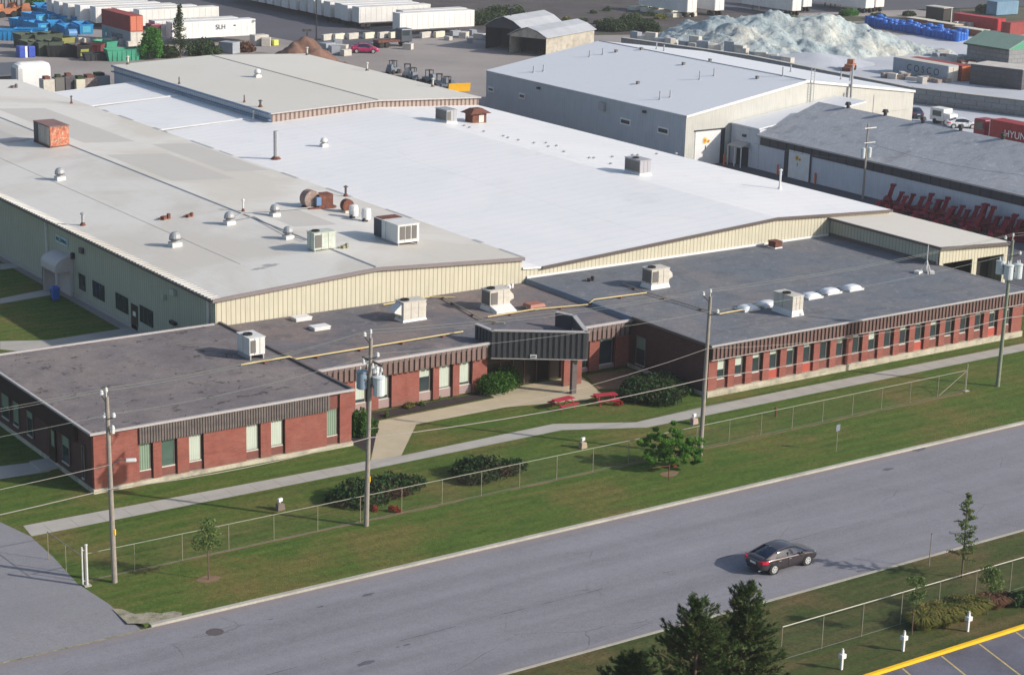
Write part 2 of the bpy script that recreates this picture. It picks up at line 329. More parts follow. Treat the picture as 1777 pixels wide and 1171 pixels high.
M = dict(
 gravel=mat('yard gravel', (.27,.245,.235), .95, .22, .05, 3, .12, .3),
 pale=mat('pale stone dust', (.44,.47,.52), .95, .12, .08, 3, .08),
 darkyard=mat('dark yard asphalt', (.088,.088,.105), .9, .2, .05, 4, .12),
 weeds=mat('weedy ground', (.085,.088,.05), .95, .4, .12, 2, .25, .4, tint=(.085,.075,.085)),
 lawn=grassmat('lawn grass', (.053,.103,.018), (.094,.140,.028), (.180,.132,.050), .7),
 verge=grassmat('rough verge grass', (.046,.070,.019), (.075,.093,.030), (.16,.105,.055), .85),
 road=asphaltmat('grey street asphalt', (.205,.206,.232), .16, .12, street=True),
 drive=asphaltmat('worn driveway asphalt', (.215,.215,.235), .05, .16),
 parking=asphaltmat('parking lot asphalt', (.115,.118,.15), .05, .7),
 kerb=mat('kerb concrete', (.37,.355,.31), .9, .18, .5, 8, .14),
 walk=mat('sidewalk concrete', (.36,.345,.315), .9, .10, .6, 14, .10),
 path=mat('tan path concrete', (.44,.38,.27), .9, .10, .6, 14, .08),
 mulch=mat('dark mulch', (.035,.028,.028), .95, .25, 2, 20, .3, .6),
 yellow=mat('yellow road paint', (.80,.46,.01), .7, .1, 1, 10, .1),
 line=mat('faded yellow line', (.45,.36,.16), .8, .2, 2, 12, .2),
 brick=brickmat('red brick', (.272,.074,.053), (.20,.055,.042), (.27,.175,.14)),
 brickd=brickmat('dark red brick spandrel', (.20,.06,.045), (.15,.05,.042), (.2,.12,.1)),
 brickshade=brickmat('red brick in shade', (.10,.042,.036), (.075,.033,.030), (.09,.055,.05)),  # brickshade: darker copy of the red brick, shade of unlit walls in its colour
 found=mat('cream painted foundation', (.42,.39,.31), .85, .2, .8, 8, .12, tint=(.25,.225,.185)),
 batt=mat('weathered batten siding', (.165,.115,.105), .85, .2, 2, 14, .12),
 battd=mat('grey batten siding', (.135,.115,.11), .85, .2, 2, 14, .12),
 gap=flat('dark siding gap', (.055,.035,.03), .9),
 canopy=mat('charcoal ribbed canopy siding', (.055,.058,.066), .6, .12, 1, 12, .08),
 trim=flat('light metal roof edge', (.40,.38,.38), .5),
 trimd=flat('dark metal flashing', (.10,.085,.085), .55),
 blind=stripemat('pale window blind', (.48,.54,.47), (.36,.42,.36), .14, .3),
 curtain=stripemat('green grey curtain', (.22,.31,.23), (.10,.15,.11), .17, .35),
 frame=flat('bronze grey window frame', (.16,.14,.13), .5), sill=flat('pale window sill', (.5,.5,.46), .6),
 glass=glassmat('dark window glass'), glassg=glassmat('greenish window glass', (.05,.085,.07), .1), door=flat('dark bronze door', (.045,.028,.022), .4),
 roof1=gravelroof('worn felt roof', (.205,.180,.175), (.135,.126,.135), 1.0),
 roof2=gravelroof('patchy gravel roof', (.125,.128,.148), (.20,.165,.155)),
 roof3=gravelroof('blue grey gravel roof', (.130,.150,.178), (.175,.172,.182)),
 metalroof=ribroof('cream coated metal roof', (.63,.62,.585), (.55,.525,.475), 1, .6, .14, .5),
 roofpatch=ribroof('older grey roof coating', (.50,.485,.455), (.46,.44,.40), 1, .6, .10, .2),
 whiteroof=ribroof('bright white membrane roof', (.80,.80,.805), (.74,.75,.76), 1, 1.8, .10, .3, .45, dirt=.35),
 brownroof=ribroof('pale beige metal roof', (.62,.605,.55), (.60,.57,.50), 0, .6, .06, .2),
 garroof=ribroof('beige ribbed roof', (.62,.59,.53), (.59,.56,.50), 1, .5, .12, .2),
 greyroof=ribroof('light grey metal roof', (.64,.67,.71), (.62,.65,.69), 0, .5, .04, .1),
 shingle=gravelroof('grey asphalt shingle', (.33,.355,.385), (.36,.375,.40)),
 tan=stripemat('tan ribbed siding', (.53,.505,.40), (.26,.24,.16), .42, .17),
 tanside=stripemat('darker tan siding', (.42,.43,.36), (.25,.26,.21), .42, .18),  # darker, greyer tan for the side walls
 brownside=stripemat('brown and grey ribbed siding', (.34,.28,.25), (.12,.075,.065), .62, .42),
 greywall=stripemat('light grey ribbed siding', (.50,.505,.47), (.46,.465,.43), .3, .3),
 whitewall=stripemat('white ribbed siding', (.52,.56,.62), (.48,.52,.58), .3, .3),
 navy=flat('dark navy band', (.03,.035,.05), .5), white=mat('white painted metal', (.66,.67,.67), .55, .08, 1.2, 7, .07), black=flat('black metal', (.02,.02,.022), .5),
 hvac=mat('beige equipment sheet metal', (.52,.50,.45), .6, .1, 1.5, 8, .05, tint=(.45,.41,.34)), hvacw=mat('pale equipment sheet metal', (.60,.61,.60), .55, .1, 1.5, 8, .05),
 grille=flat('grey coil grille', (.13,.125,.12), .6), galv=flat('galvanised steel', (.34,.355,.375), .55, .2),
 rust=mat('rusty steel', (.125,.048,.035), .85, .3, 2, 9, .2, tint=(.22,.085,.045)), rustgrey=mat('rust streaked panels', (.25,.20,.18), .85, .5, 2.5, 9, .3, tint=(.38,.36,.34)),
 pipe=flat('yellow gas pipe', (.52,.43,.20), .6), wood=mat('weathered pole wood', (.26,.235,.205), .9, .15, 3, 20, .15), greenpole=mat('greenish pole wood', (.20,.23,.17), .9, .15, 3, 20, .15),
 wire=flat('wire', (.17,.20,.18), .6), cable=flat('bundled cable', (.30,.27,.255), .7), porc=flat('porcelain insulator', (.6,.62,.6), .4), xfmr=flat('pale transformer can', (.52,.58,.60), .45), xfmrb=flat('blue grey transformer can', (.20,.27,.34), .45),
 red=flat('red paint', (.42,.02,.025), .5), redp=mat('faded red picnic paint', (.36,.025,.045), .8, .2, 2, 9, .1), redeq=mat('crimson implement paint', (.18,.006,.022), .5, .25, 1.2, 6, .15),
 fence=meshwire('chain link mesh'), post=flat('weathered steel post', (.26,.235,.18), .7, .1), rail=flat('fence rail', (.27,.27,.22), .6, .2),
 bark=mat('bark', (.13,.09,.065), .95, .2, 6, 30, .2), mulchtan=mat('tan bare soil', (.20,.13,.08), .95, .2, 2, 15, .2),
 bluebin=mat('blue skip paint', (.02,.24,.52), .6, .25, .5, 5, .12), bluedk=mat('strong blue plastic', (.01,.12,.48), .5, .3, .5, 5, .15), greenbin=mat('green skip paint', (.05,.28,.18), .6, .2, .5, 5, .12), darkgreen=mat('dark olive skip paint', (.055,.075,.055), .7, .2, .5, 5, .12), inside=flat('dark bin interior', (.03,.035,.04), .9),
 contred=mat('shaded red container', (.27,.05,.045), .7, .15, .6, 5, .1), contgrey=mat('grey container', (.28,.31,.35), .7, .1, .6, 5, .1), orange=mat('orange paint', (.62,.16,.05), .7, .15, .6, 5, .12), cream=mat('cream paint', (.58,.56,.46), .7, .12, .6, 5, .1), limey=flat('lime yellow paint', (.55,.6,.12), .6),  # contred: red darkened as on a side in shade
 block=brickmat('grey concrete blocks', (.25,.26,.27), (.20,.21,.22), (.07,.07,.075)), blockd=brickmat('dark stone blocks', (.10,.095,.11), (.07,.068,.08), (.03,.03,.03)), blockw=mat('pale concrete block', (.48,.46,.42), .9, .15, .6, 4, .1), greenroof=stripemat('green metal roof', (.25,.36,.29), (.19,.30,.23), .6, .2),
 soil=mat('brown soil heap', (.165,.095,.07), .95, .2, .4, 2, .2, .6), tyre=flat('tyre rubber', (.02,.02,.02), .8), magenta=flat('magenta car paint', (.33,.02,.09), .3),
 yellowm=mat('yellow machine paint', (.75,.42,.02), .5, .1, 1, 6, .08), logo=flat('sunflower yellow print', (.65,.5,.03), .6), txtw=flat('white lettering', (.75,.75,.75), .6), txtd=flat('dark lettering', (.05,.06,.09), .6),
 patio=mat('pale canopy shell', (.5,.46,.46), .6, .06, 2, 10, .05), bluecan=flat('blue wheelie bin plastic', (.02,.10,.42), .5), copper=flat('dull copper vent', (.30,.12,.085), .6),
)
br = None
for k, w_, h_ in (('block',1.5,.75),('blockd',1.5,.75)):
    for n in M[k].node_tree.nodes:
        if n.type == 'TEX_BRICK': n.inputs['Brick Width'].default_value = w_; n.inputs['Row Height'].default_value = h_; n.inputs['Mortar Size'].default_value = .045
# ---------------------------------------------------------------- the setting
def S(name, poly, z, mt, thick=0):
    b = MB(); b.prism(poly, z-thick, z) if thick else b.sheet(poly, z)
    return tag(b.build(name, M[mt]), kind='structure')
S('ground', [(-2500,-2500),(3500,-2500),(3500,3500),(-2500,3500)], -.14, 'weeds')
S('gravel_yard', [(-400,97.0),(330,97.0),(330,700),(-400,700)], -.012, 'gravel')
S('road', [(-300,78),(600,78),(600,93.3),(-300,93.3)], -.12, 'road')
b = MB(); b.add([(-40,93.3,-.12),(41.6,93.3,-.12),(41.45,97,0),(-40,97,0)], [(0,1,2,3)])
b.add([(-40,97,0),(41.45,97,0),(41.1,101,0),(41.5,105.6,0),(41.6,109.4,0),(40.9,112.7,0),(38.3,118,0),(33,126,0),(25,136,0),(-40,136,0)], [tuple(range(10))])
tag(b.build('driveway', M['drive']), kind='structure')
S('lawn', [(41.9,93.5),(200,93.5),(200,108),(165,128),(150,128),(150,134.9),(66,134.9),(67.1,300),(-40,300),(-40,136),(25,136),(33,126),(38.3,118),(40.9,112.7),(41.6,109.4),(41.5,105.6),(41.1,101),(41.4,97)], -.002, 'lawn', .14)
S('south_verge', [(-300,67.6),(600,67.6),(600,77.8),(-300,77.8)], 0, 'verge', .2)
S('west_verge', [(-300,40),(71.6,40),(71.6,67.6),(-300,67.6)], 0, 'verge', .2)
S('parking_lot', [(71.8,20),(600,20),(600,67.4),(71.8,67.4)], -.1, 'parking')
def kerb(name, pts, w, z0, z1, mt):
    b = MB()
    for (a, c) in zip(pts[:-1], pts[1:]):
        d = Vector((c[0]-a[0], c[1]-a[1], 0)).normalized(); n = Vector((-d.y, d.x, 0))*w
        b.prism([(a[0],a[1]),(c[0],c[1]),(c[0]+n.x,c[1]+n.y),(a[0]+n.x,a[1]+n.y)], z0, z1)
    return tag(b.build(name, M[mt], bevel=.02), kind='structure')
kerb('north_kerb', [(42.2,93.28),(600,93.28)], .34, -.2, .012, 'kerb')
kerb('south_kerb', [(-300,77.75),(600,77.75)], .26, -.2, .012, 'kerb')
kerb('parking_kerb', [(71.5,67.4),(600,67.4)], .26, -.2, .05, 'yellow')
b = MB()
for k in range(22):
    x = 74.1+k*3.02; b.add([(x,67.3,-.096),(x+.12,67.3,-.096),(x+.12-.3*5,62.3,-.096),(x-.3*5,62.3,-.096)], [(0,3,2,1)])
tag(b.build('parking_lines', M['line']), kind='structure')
# gutter seam where the driveway meets the street, and patched corner apron
M['apron'] = mat('crumbled pale concrete', (.27,.25,.19), .9, .3, 1.5, 9, .3, tint=(.10,.12,.05))
S('gutter_seam', [(-40,93.2),(42.3,93.1),(42.3,93.3),(-40,93.3)], -.113, 'apron')
random.seed(3)
ap = [(41.3,96.6),(41.75,96.2),(42.1,95.2),(42.9,95.0),(43.4,94.5),(44.1,94.45),(44.4,94.0),(44.2,93.6),(42.2,93.6),(41.2,94.2)]
S('corner_apron', ap, .006, 'apron')
# paths
sw = [(41.88,111.3),(41.67,109.35),(66.6,109.35),(82.4,109.6),(88.2,106.9),(93.3,106.9),(129.6,107),(220,107),(220,108.6),(131.5,108.6),(104,108.7),(95,108.7),(88.3,108.3),(82.7,111.1),(69.4,110.7),(67.9,110.9)]
S('sidewalk', sw, .006, 'walk')
S('entrance_path', [(66.9,110.9),(69.3,110.75),(73.9,116.1),(82,116.2),(85.2,115.4),(88.4,114.6),(90.5,115.4),(92,120.2),(82.9,120.2),(82.6,118.6),(74.1,118.3),(72,118.2)], .01, 'path')
S('mulch_bed', [(67.6,112.2),(68.6,112.6),(72.1,118.5),(82.6,118.9),(82.6,120.2),(67.6,120.2)], .004, 'mulch')
S('east_bed', [(91,116.4),(96.6,113.2),(96.6,119.9),(92.4,119.9)], .004, 'mulchtan')
p = [G(0,592,0), G(85,590,0), G(200,572,0), G(240,566,0), G(262,575,0), G(200,590,0), G(60,612,0), G(0,606,0)]
S('side_path', [(v.x, v.y) for v in p], .004, 'walk')
p = [G(0,518,0), G(85,501,0), G(88,512,0), G(0,527,0)]
S('door_path', [(v.x, v.y) for v in p], .004, 'walk')
p = [G(0,458,0), G(30,457,0), G(32,464,0), G(0,468,0)]
S('far_door_path', [(v.x, v.y) for v in p], .004, 'walk')
p = [G(-20,811,0), G(70,800,0), G(100,808,0), G(85,818,0), G(-20,834,0)]
S('west_door_path', [(v.x, v.y) for v in p], .004, 'walk')
# seams in the concrete sidewalk
b = MB(); x = 43
while x < 200:
    if not 67 < x < 95: b.box(x, 107.0 if x > 95 else 109.4, .005, x+.035, 108.6 if x > 95 else 110.85, .0085)
    x += 1.8
tag(b.build('sidewalk_joints', flat('sidewalk joint', (.24,.225,.20), .9)), kind='structure')
# worn earth along the fence line
random.seed(11)
def strip(x0, x1, y, w, seed, step=1.2):
    random.seed(seed); up = []; lo = []; x = x0
    while x < x1:
        a = random.uniform(.05, 1)*w; up.append((x, y+a)); lo.append((x, y-random.uniform(.05, 1)*w)); x += random.uniform(.3, step)
    return lo+up[::-1]
S('dry_strip', strip(41.6, 116, 101, .16, 2), .003, 'mulchtan')
# yards behind
S('east_yard', [(141,100),(165.8,100),(165.8,186),(158,235),(141.3,235)], .004, 'darkyard')
S('east_lane', [(150,128),(165.8,110),(175,100),(420,100),(420,137),(165.8,137),(165.8,150),(150,150)], .0, 'gravel')
S('pale_yard', [(199,170),(330,170),(330,262),(262,290),(225,290),(222,240),(199,240)], .004, 'pale')
S('trailer_yard', [(176,303),(190,312),(235,308),(262,322),(420,300),(420,520),(150,520),(170,350)], .004, 'darkyard')
S('weed_patch', [(214,308),(240,300),(262,305),(300,300),(330,290),(330,297),(262,327),(222,335)], .01, 'weeds')
# manhole and patches in the street
def disc(name, c, r, mt, z):
    b = MB(); b.lathe((c.x,c.y,z), [(r,0),(r,.004),(r*.8,.006),(r*.8,.002),(r*.55,.002),(r*.5,.006),(.02,.006)], 24)
    return b.build(name, M[mt])
tag(disc('manhole_cover', G(373,1096,-.12), .5, 'trimd', -.118), 'round cast iron manhole cover in the grey street near the driveway corner', 'manhole cover')
def blob(px, py, r, seed, z=-.12):
    random.seed(seed); c = G(px, py, z); n = 14
    return [(c.x+cos(2*pi*i/n)*r*random.uniform(.5,1.2)*1.6, c.y+sin(2*pi*i/n)*r*random.uniform(.5,1.1)*.7) for i in range(n)]
M['stain'] = mat('oil stain asphalt', (.10,.10,.13), .85, .1, 1, 14, .15)
b = MB()
for i, (px, py, r) in enumerate(((639,1031,.28),(557,1052,.18),(470,1074,.1),(707,1118,.18),(690,1122,.1),(1595,780,.5),(1541,814,.35),(635,1150,.45))): b.sheet(blob(px, py, r, i), -.115+.0007*i)
tag(b.build('road_stains', M['stain']), kind='structure')

# ---------------------------------------------------------------- brick office
YB = 134.9
off = thing('brick_office', 'long single-storey red brick office with flat dark roofs and ribbed fascia along the street', 'office building', (90,122,0))
def part(b, name, mt, par, label=None, **k):
    o = b.build(name, M[mt] if isinstance(mt, str) else mt, par, **k)
    if label: o['label'] = label
    return o
def window(par, x0, x1, z0, z1, y, blindf=1.0, bm='blind', gl='glass', axis=0, yellow=False):
    """window in a wall facing -y (axis 0) or -x (axis 1); y is the plane of the glass"""
    def bx(b, a0, d0, c0, a1, d1, c1):
        return b.box(a0,d0,c0,a1,d1,c1) if axis == 0 else b.box(d0,a0,c0,d1,a1,c1)
    f = MB(); t = .06
    bx(f, x0, y-.05, z0, x1, y+.03, z0+.09); bx(f, x0, y-.04, z1-t, x1, y+.03, z1)
    bx(f, x0, y-.04, z0+.09, x0+t, y+.03, z1-t); bx(f, x1-t, y-.04, z0+.09, x1, y+.03, z1-t)
    fo = part(f, 'window', 'frame', par); sl_ = MB(); bx(sl_, x0, y-.09, z0-.03, x1, y-.052, z0+.05); part(sl_, 'sill', 'sill', fo)
    g = MB(); bx(g, x0+t, y-.01, z0+.09, x1-t, y+.01, z1-t); part(g, 'pane', gl, fo)
    if blindf > 0:
        zb = z1-t-(z1-z0-.15)*blindf; h = MB(); bx(h, x0+t+.01, y-.022, zb, x1-t-.01, y-.014, z1-t); part(h, 'blind', bm, fo)
    return fo
def battens(b, x0, x1, z0, z1, y, pitch, w, d, axis=0):
    x = x0
    while x+w <= x1+.001:
        if axis == 0: b.box(x, y-d, z0, x+w, y, z1)
        else: b.box(y-d, x, z0, y, x+w, z1)
        x += pitch
# --- west wing: x 48-67.4, y 114.4-134.9
wl = MB(); fw = .35
wl.box(48.0, 114.4+fw, .0, 67.38, YB-.01, 4.0)
part(wl, 'wall', 'brickshade', off, 'brick core of the west wing')
def piece(name, mt, par, label, *bx):
    b = MB(); b.box(*bx); return part(b, name, mt, par, label)
ws = [(51.2,52.2),(52.8,53.95),(54.8,55.9),(59.1,60.2),(61.0,62.1),(65.4,66.45)]
px = [48.0]+[v for a in ws for v in a]+[67.4]
for i in range(0, len(px), 2):
    top = 4.1 if px[i] in (48.0,) or px[i+1] == 67.4 else 2.9
    piece('brick_pier', 'brick', off, None, px[i], 114.4, .3, px[i+1], 114.4+fw, top)
piece('brick_panel', 'brickd', off, None, 65.62, 114.55, 2.9, 66.45, 114.4+fw, 4.1)
for a, c in ws: piece('spandrel', 'brickd', off, None, a, 114.55, .3, c, 114.4+fw, .92)
fo = MB(); fo.box(47.9, 114.3, -.1, 67.5, 114.6, .3); fo.box(47.9, 114.6, -.1, 48.1, YB-.02, .3)
part(fo, 'foundation', 'found', off)
M['sidestrip'] = flat('dark side strip', (.022,.024,.022), .5)  # near-black strip down the right edge of each window opening
for a, c in ws: piece('side_strip', 'sidestrip', off, None, c-.13, 114.58, .92, c, 114.74, 2.9)
for i, (a, c) in enumerate(ws):
    window(off, a, c-.13, .92, 2.9, 114.62, .0 if i == 1 else 1.0, 'curtain' if i in (0,1,5) else 'blind', 'glassg')
window_c = None
fb = MB(); fb.box(51.2, 114.32, 2.9, 65.6, 114.40, 4.05); battens(fb, 51.2, 65.6, 2.86, 4.06, 114.33, .2, .11, .06)
part(fb, 'fascia', 'battd', off, 'grey ribbed fascia above the west wing windows')
# west face (in shade)
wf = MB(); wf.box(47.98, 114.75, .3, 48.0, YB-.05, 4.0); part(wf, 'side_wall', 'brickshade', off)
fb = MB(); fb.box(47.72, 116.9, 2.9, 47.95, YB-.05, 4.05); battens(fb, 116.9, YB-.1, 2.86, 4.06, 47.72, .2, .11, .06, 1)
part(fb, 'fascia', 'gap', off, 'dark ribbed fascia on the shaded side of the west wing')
for a, c, z0, z1, k in ((129,130.4,.9,2.8,.6),(127.2,128.2,.9,2.8,.9),(124.6,125.6,.9,2.8,.3),(118.2,119.4,.8,2.8,.4),(115.7,116.1,.6,2.9,.0)):
    window(off, a, c, z0, z1, 47.9, k, 'curtain', 'glass', 1)
d = MB(); d.box(47.86, 120.6, .3, 47.95, 121.7, 2.6); dd = part(d, 'door', 'door', off); h = MB(); h.box(47.83, 120.7, 1.4, 47.86, 121.2, 2.5); part(h, 'door_glass', 'curtain', dd)
st = MB(); st.box(46.6, 120.2, -.01, 47.88, 122.2, .16); part(st, 'doorstep', 'walk', off)
rf = MB(); rf.prism([(47.85,114.35),(67.4,114.35),(67.4,YB-.02),(47.85,YB-.02)], 3.98, 4.10)
r1 = part(rf, 'roof', 'roof1', off, 'worn brownish felt roof of the west wing')
ed = MB(); ed.box(47.72,114.2,4.06,67.55,114.42,4.20); ed.box(47.72,114.42,4.06,47.9,YB-.02,4.20); ed.box(47.9,YB-.25,4.10,66.9,YB-.02,4.2)
part(ed, 'roof_edge', 'trim', r1)
ed = MB(); ed.box(67.35,114.42,4.06,67.55,YB-.02,4.24); part(ed, 'roof_curb', 'trimd', r1)
# --- middle wing: x 67.4-97, y 120.3-134.9
wl = MB(); wl.box(67.4, 120.3+fw, 0, 97.0, YB-.01, 3.7); part(wl, 'wall', 'brickshade', off, 'brick core of the middle wing')
ms = [(71.2,72.35),(73.2,74.35),(76.8,78.05),(78.6,79.85),(80.45,81.65)]
px = [67.42]+[v for a in ms for v in a]+[83.0]
for i in range(0, len(px), 2): piece('brick_pier', 'brick', off, None, px[i], 120.3, .1, px[i+1], 120.3+fw, 2.85)
ms2 = [(91.5,92.95),(93.95,95.6)]
for a, c in ((90.2,91.5),(92.95,93.95),(95.6,96.98)): piece('brick_pier', 'brick', off, None, a, 120.3, .1, c, 120.3+fw, 2.85)
M['pinksp'] = flat('pink brown spandrel', (.30,.22,.21), .8)
for a, c in ms: piece('spandrel', 'pinksp', off, None, a, 120.47, .1, c, 120.3+fw, .8)
for a, c in ms2: piece('spandrel', 'pinksp', off, None, a, 120.47, .1, c, 120.3+fw, .45)
for a, c in ms+ms2: piece('side_strip', 'sidestrip', off, None, c-.2, 120.5, .8, c, 120.64, 2.85)
for i, (a, c) in enumerate(ms): window(off, a, c-.2, .8, 2.85, 120.54, (.9,.9,.42,.98,.93)[i])
for i, (a, c) in enumerate(ms2): window(off, a, c-.2, .45, 2.85, 120.54, .15)
for a, c in ((67.6,83.0),(91.0,96.9)):
    piece('fascia_board', 'gap', off, None, a, 119.98, 2.85, c, 120.3, 4.0)
    fb = MB(); battens(fb, a+.1, c, 2.8, 4.0, 119.98, .47, .30, .07); part(fb, 'fascia', 'batt', off, 'wide pinkish brown battens')
rf = MB(); rf.prism([(67.56,119.95),(96.95,119.95),(96.95,YB-.02),(67.56,YB-.02)], 3.68, 3.86)
r2 = part(rf, 'roof', 'roof2', off, 'patchy gravel roof of the middle wing')
ed = MB(); ed.box(67.56,119.86,3.9,83.1,120.06,4.08); ed.box(90.9,119.86,3.9,96.95,120.06,4.08); part(ed, 'roof_edge', 'trim', r2)
# --- east wing: x 97-133, y 110.4-134.9
wl = MB(); wl.box(97.02, 110.4+fw, 0, 133.0, YB-.01, 4.05); part(wl, 'wall', 'brickshade', off, 'brick core of the east wing')
x0 = 97.0; M['redsp'] = flat('bright red spandrel panel', (.36,.07,.05), .7)
for k in range(19):
    we = 99.02+1.815*k; wa = we-1.14
    piece('brick_pier', 'brick', off, None, x0, 110.4, .5, wa, 110.4+fw, 3.1); x0 = we
    piece('spandrel', 'redsp' if k in (3,5,12,17) else 'brickd', off, 'brighter red spandrel' if k in (3,5,12,17) else None, wa, 110.58, .5, we, 110.4+fw, 1.25)
    piece('side_strip', 'sidestrip', off, None, we-.26, 110.6, 1.25, we, 110.74, 3.1)
    window(off, wa, we-.26, 1.25, 3.1, 110.64, (.6,.55,.35,.33,.3,.28,.2,.4,.22,.5,.2,.3,.22,.35,.18,.2,.25,.3,.3)[k])
piece('brick_pier', 'brick', off, None, x0, 110.4, .5, 133.0, 110.4+fw, 3.1)
fo = MB(); fo.box(96.9, 110.28, -.1, 133.1, 110.75, .5); fo.box(96.9, 110.75, -.1, 97.1, 120.3, .3); part(fo, 'foundation', 'found', off, 'tall cream foundation strip')
fb = MB(); fb.box(97.0, 110.12, 3.1, 133.0, 110.4, 4.18); part(fb, 'fascia_board', 'gap', off)
fb = MB(); battens(fb, 97.05, 133.0, 3.05, 4.18, 110.12, .41, .22, .08); part(fb, 'fascia', mat('dark brown batten siding', (.145,.09,.08), .85, .2, 2, 14, .12), off, 'narrow brown battens above the east wing windows')
so_ = MB(); so_.box(96.95, 110.02, 3.02, 133.05, 110.13, 3.07); part(so_, 'drip_edge', 'trim', off)
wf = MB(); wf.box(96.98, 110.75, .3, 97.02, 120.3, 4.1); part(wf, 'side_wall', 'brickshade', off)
window(off, 118.1, 119.3, .5, 2.85, 96.93, .42, 'curtain', 'glass', 1)
rf = MB(); rf.prism([(96.9,110.0),(133.1,110.0),(133.1,YB-.02),(96.9,YB-.02)], 4.08, 4.22)
r3 = part(rf, 'roof', 'roof3', off, 'blue grey gravel roof of the east wing')
ed = MB(); ed.box(96.85,109.95,4.16,133.15,110.1,4.27); ed.box(133.05,110.1,4.16,133.15,YB-.1,4.27); part(ed, 'roof_edge', 'trim', r3)
ed = MB(); ed.box(96.8,110.1,4.1,96.95,119.9,4.3); part(ed, 'roof_curb', 'trimd', r3)
ed = MB(); ed.hexa([(96.75,120.1,3.86),(96.9,120.1,3.86),(96.9,YB-.05,3.86),(96.75,YB-.05,3.86),(96.88,120.1,4.24),(97.0,120.1,4.24),(97.0,YB-.05,4.24),(96.88,YB-.05,4.24)])
part(ed, 'step_face', flat('blue shade on step', (.10,.15,.22), .5), r3)  # side face of the raised roof; its bluish shade is put into the colour
# --- entrance canopy
ring = [(82.98,122.0),(82.98,119.8),(89.2,115.7),(91.3,120.2),(90.75,121.9)]
cb = MB()
for (a, c) in zip(ring[:-1], ring[1:]):
    d = Vector((c[0]-a[0], c[1]-a[1], 0)).normalized(); n = Vector((-d.y, d.x, 0))*.22
    cb.prism([a, c, (c[0]+n.x, c[1]+n.y), (a[0]+n.x, a[1]+n.y)], 2.85 if a != (91.3,120.2) else 3.87, 5.0)
cb.prism([(83.1,120.0),(89.1,116.0),(90.95,120.1),(90.6,121),(83.1,121)], 2.86, 2.96)
co = part(cb, 'entrance_canopy', 'canopy', off, 'tall charcoal ribbed canopy set at an angle over the entrance')
rb = MB()
for (a, c) in ((ring[1], ring[2]), (ring[0], ring[1]), (ring[2], ring[3])):
    L = hypot(c[0]-a[0], c[1]-a[1]); d = Vector((c[0]-a[0], c[1]-a[1], 0))/L; n = Vector((-d.y, d.x, 0)); k = .05
    while k < L-.2:
        p = Vector((a[0], a[1], 0))+d*k; q = p+d*.24; o_ = n*-.07
        rb.prism([(p.x,p.y),(q.x,q.y),(q.x+o_.x-.0,q.y+o_.y),(p.x+o_.x,p.y+o_.y)], 2.87, 4.93); k += .44
part(rb, 'canopy_rib', 'canopy', co)
cf = MB(); tri = ring
for (a, c) in zip(tri[:-1], tri[1:]):
    d = Vector((c[0]-a[0], c[1]-a[1], 0)).normalized(); n = Vector((-d.y, d.x, 0))
    q = [Vector((a[0],a[1],0))-n*.1-d*.03, Vector((c[0],c[1],0))-n*.1+d*.03, Vector((c[0],c[1],0))+n*.26+d*.03, Vector((a[0],a[1],0))+n*.26-d*.03]
    cf.prism([(v.x,v.y) for v in q], 4.98, 5.07)
part(cf, 'coping', 'trim', co)
cf = MB(); a, c = ring[1], ring[2]; d = Vector((c[0]-a[0], c[1]-a[1], 0)).normalized(); n = Vector((-d.y, d.x, 0))
q = [Vector((a[0],a[1],0))-n*.1, Vector((c[0],c[1],0))-n*.1, Vector((c[0],c[1],0))+n*.05, Vector((a[0],a[1],0))+n*.05]
cf.prism([(v.x,v.y) for v in q], 2.80, 2.86); part(cf, 'coping', 'trim', co)
def text(body, size, mt, par, origin, xdir, up=(0,0,1), name='lettering', ext=.01, align='CENTER'):
    cu = bpy.data.curves.new('t', 'FONT'); cu.body = body; cu.size = size; cu.extrude = ext; cu.align_x = align; cu.align_y = 'CENTER'
    o = bpy.data.objects.new('t', cu); me = bpy.data.meshes.new_from_object(o); bpy.data.objects.remove(o)
    xd = Vector(xdir).normalized(); ud = Vector(up).normalized(); nd = xd.cross(ud)
    mx = Matrix((xd, ud, nd)).transposed().to_4x4(); o3 = ORG.get(par.name, Vector()) if par else Vector()
    mx.translation = Vector(origin)-o3; me.transform(mx); me.materials.clear(); me.materials.append(M[mt]); me.name = name
    ob = bpy.data.objects.new(name, me); COL.objects.link(ob); ob.parent = par; return ob
pc = Vector((a[0],a[1],0)).lerp(Vector((c[0],c[1],0)), .44)-n*.11
pl = MB(); q = [pc-d*.26, pc+d*.26, pc+d*.26-n*.03, pc-d*.26-n*.03]; pl.prism([(v.x,v.y) for v in q], 2.92, 3.2)
po = part(pl, 'number_plate', 'white', co); text('1001', .22, 'txtd', po, (pc.x-n.x*.045, pc.y-n.y*.045, 3.05), (d.x,d.y,0))
# doors and glazing under the canopy
dr = MB(); dr.box(83.0, 120.5, .02, 90.2, 120.66, 2.86); do = part(dr, 'entrance_screen', 'door', off, 'dark bronze glazed entrance doors')
mu = MB()
for x in (83.0,84.3,85.5,86.6,87.8,89.0,90.12): mu.box(x, 120.42, .02, x+.08, 120.5, 2.86)
mu.box(83.0,120.42,2.2,90.2,120.49,2.28); part(mu, 'mullion', flat('bronze mullion', (.10,.06,.045), .5), do)
M['dkglass'] = flat('dark bronze glass', (.012,.009,.008), .35); g = MB(); g.box(83.05,120.47,.15,90.15,120.495,2.2); part(g, 'pane', 'dkglass', do)
cl = MB(); cl.box(88.3,116.35,0,88.75,116.65,2.86); part(cl, 'column', 'trimd', off); cl = MB(); cl.box(88.95,118.3,0,90.7,118.6,2.86); part(cl, 'brick_pier', 'brick', off)

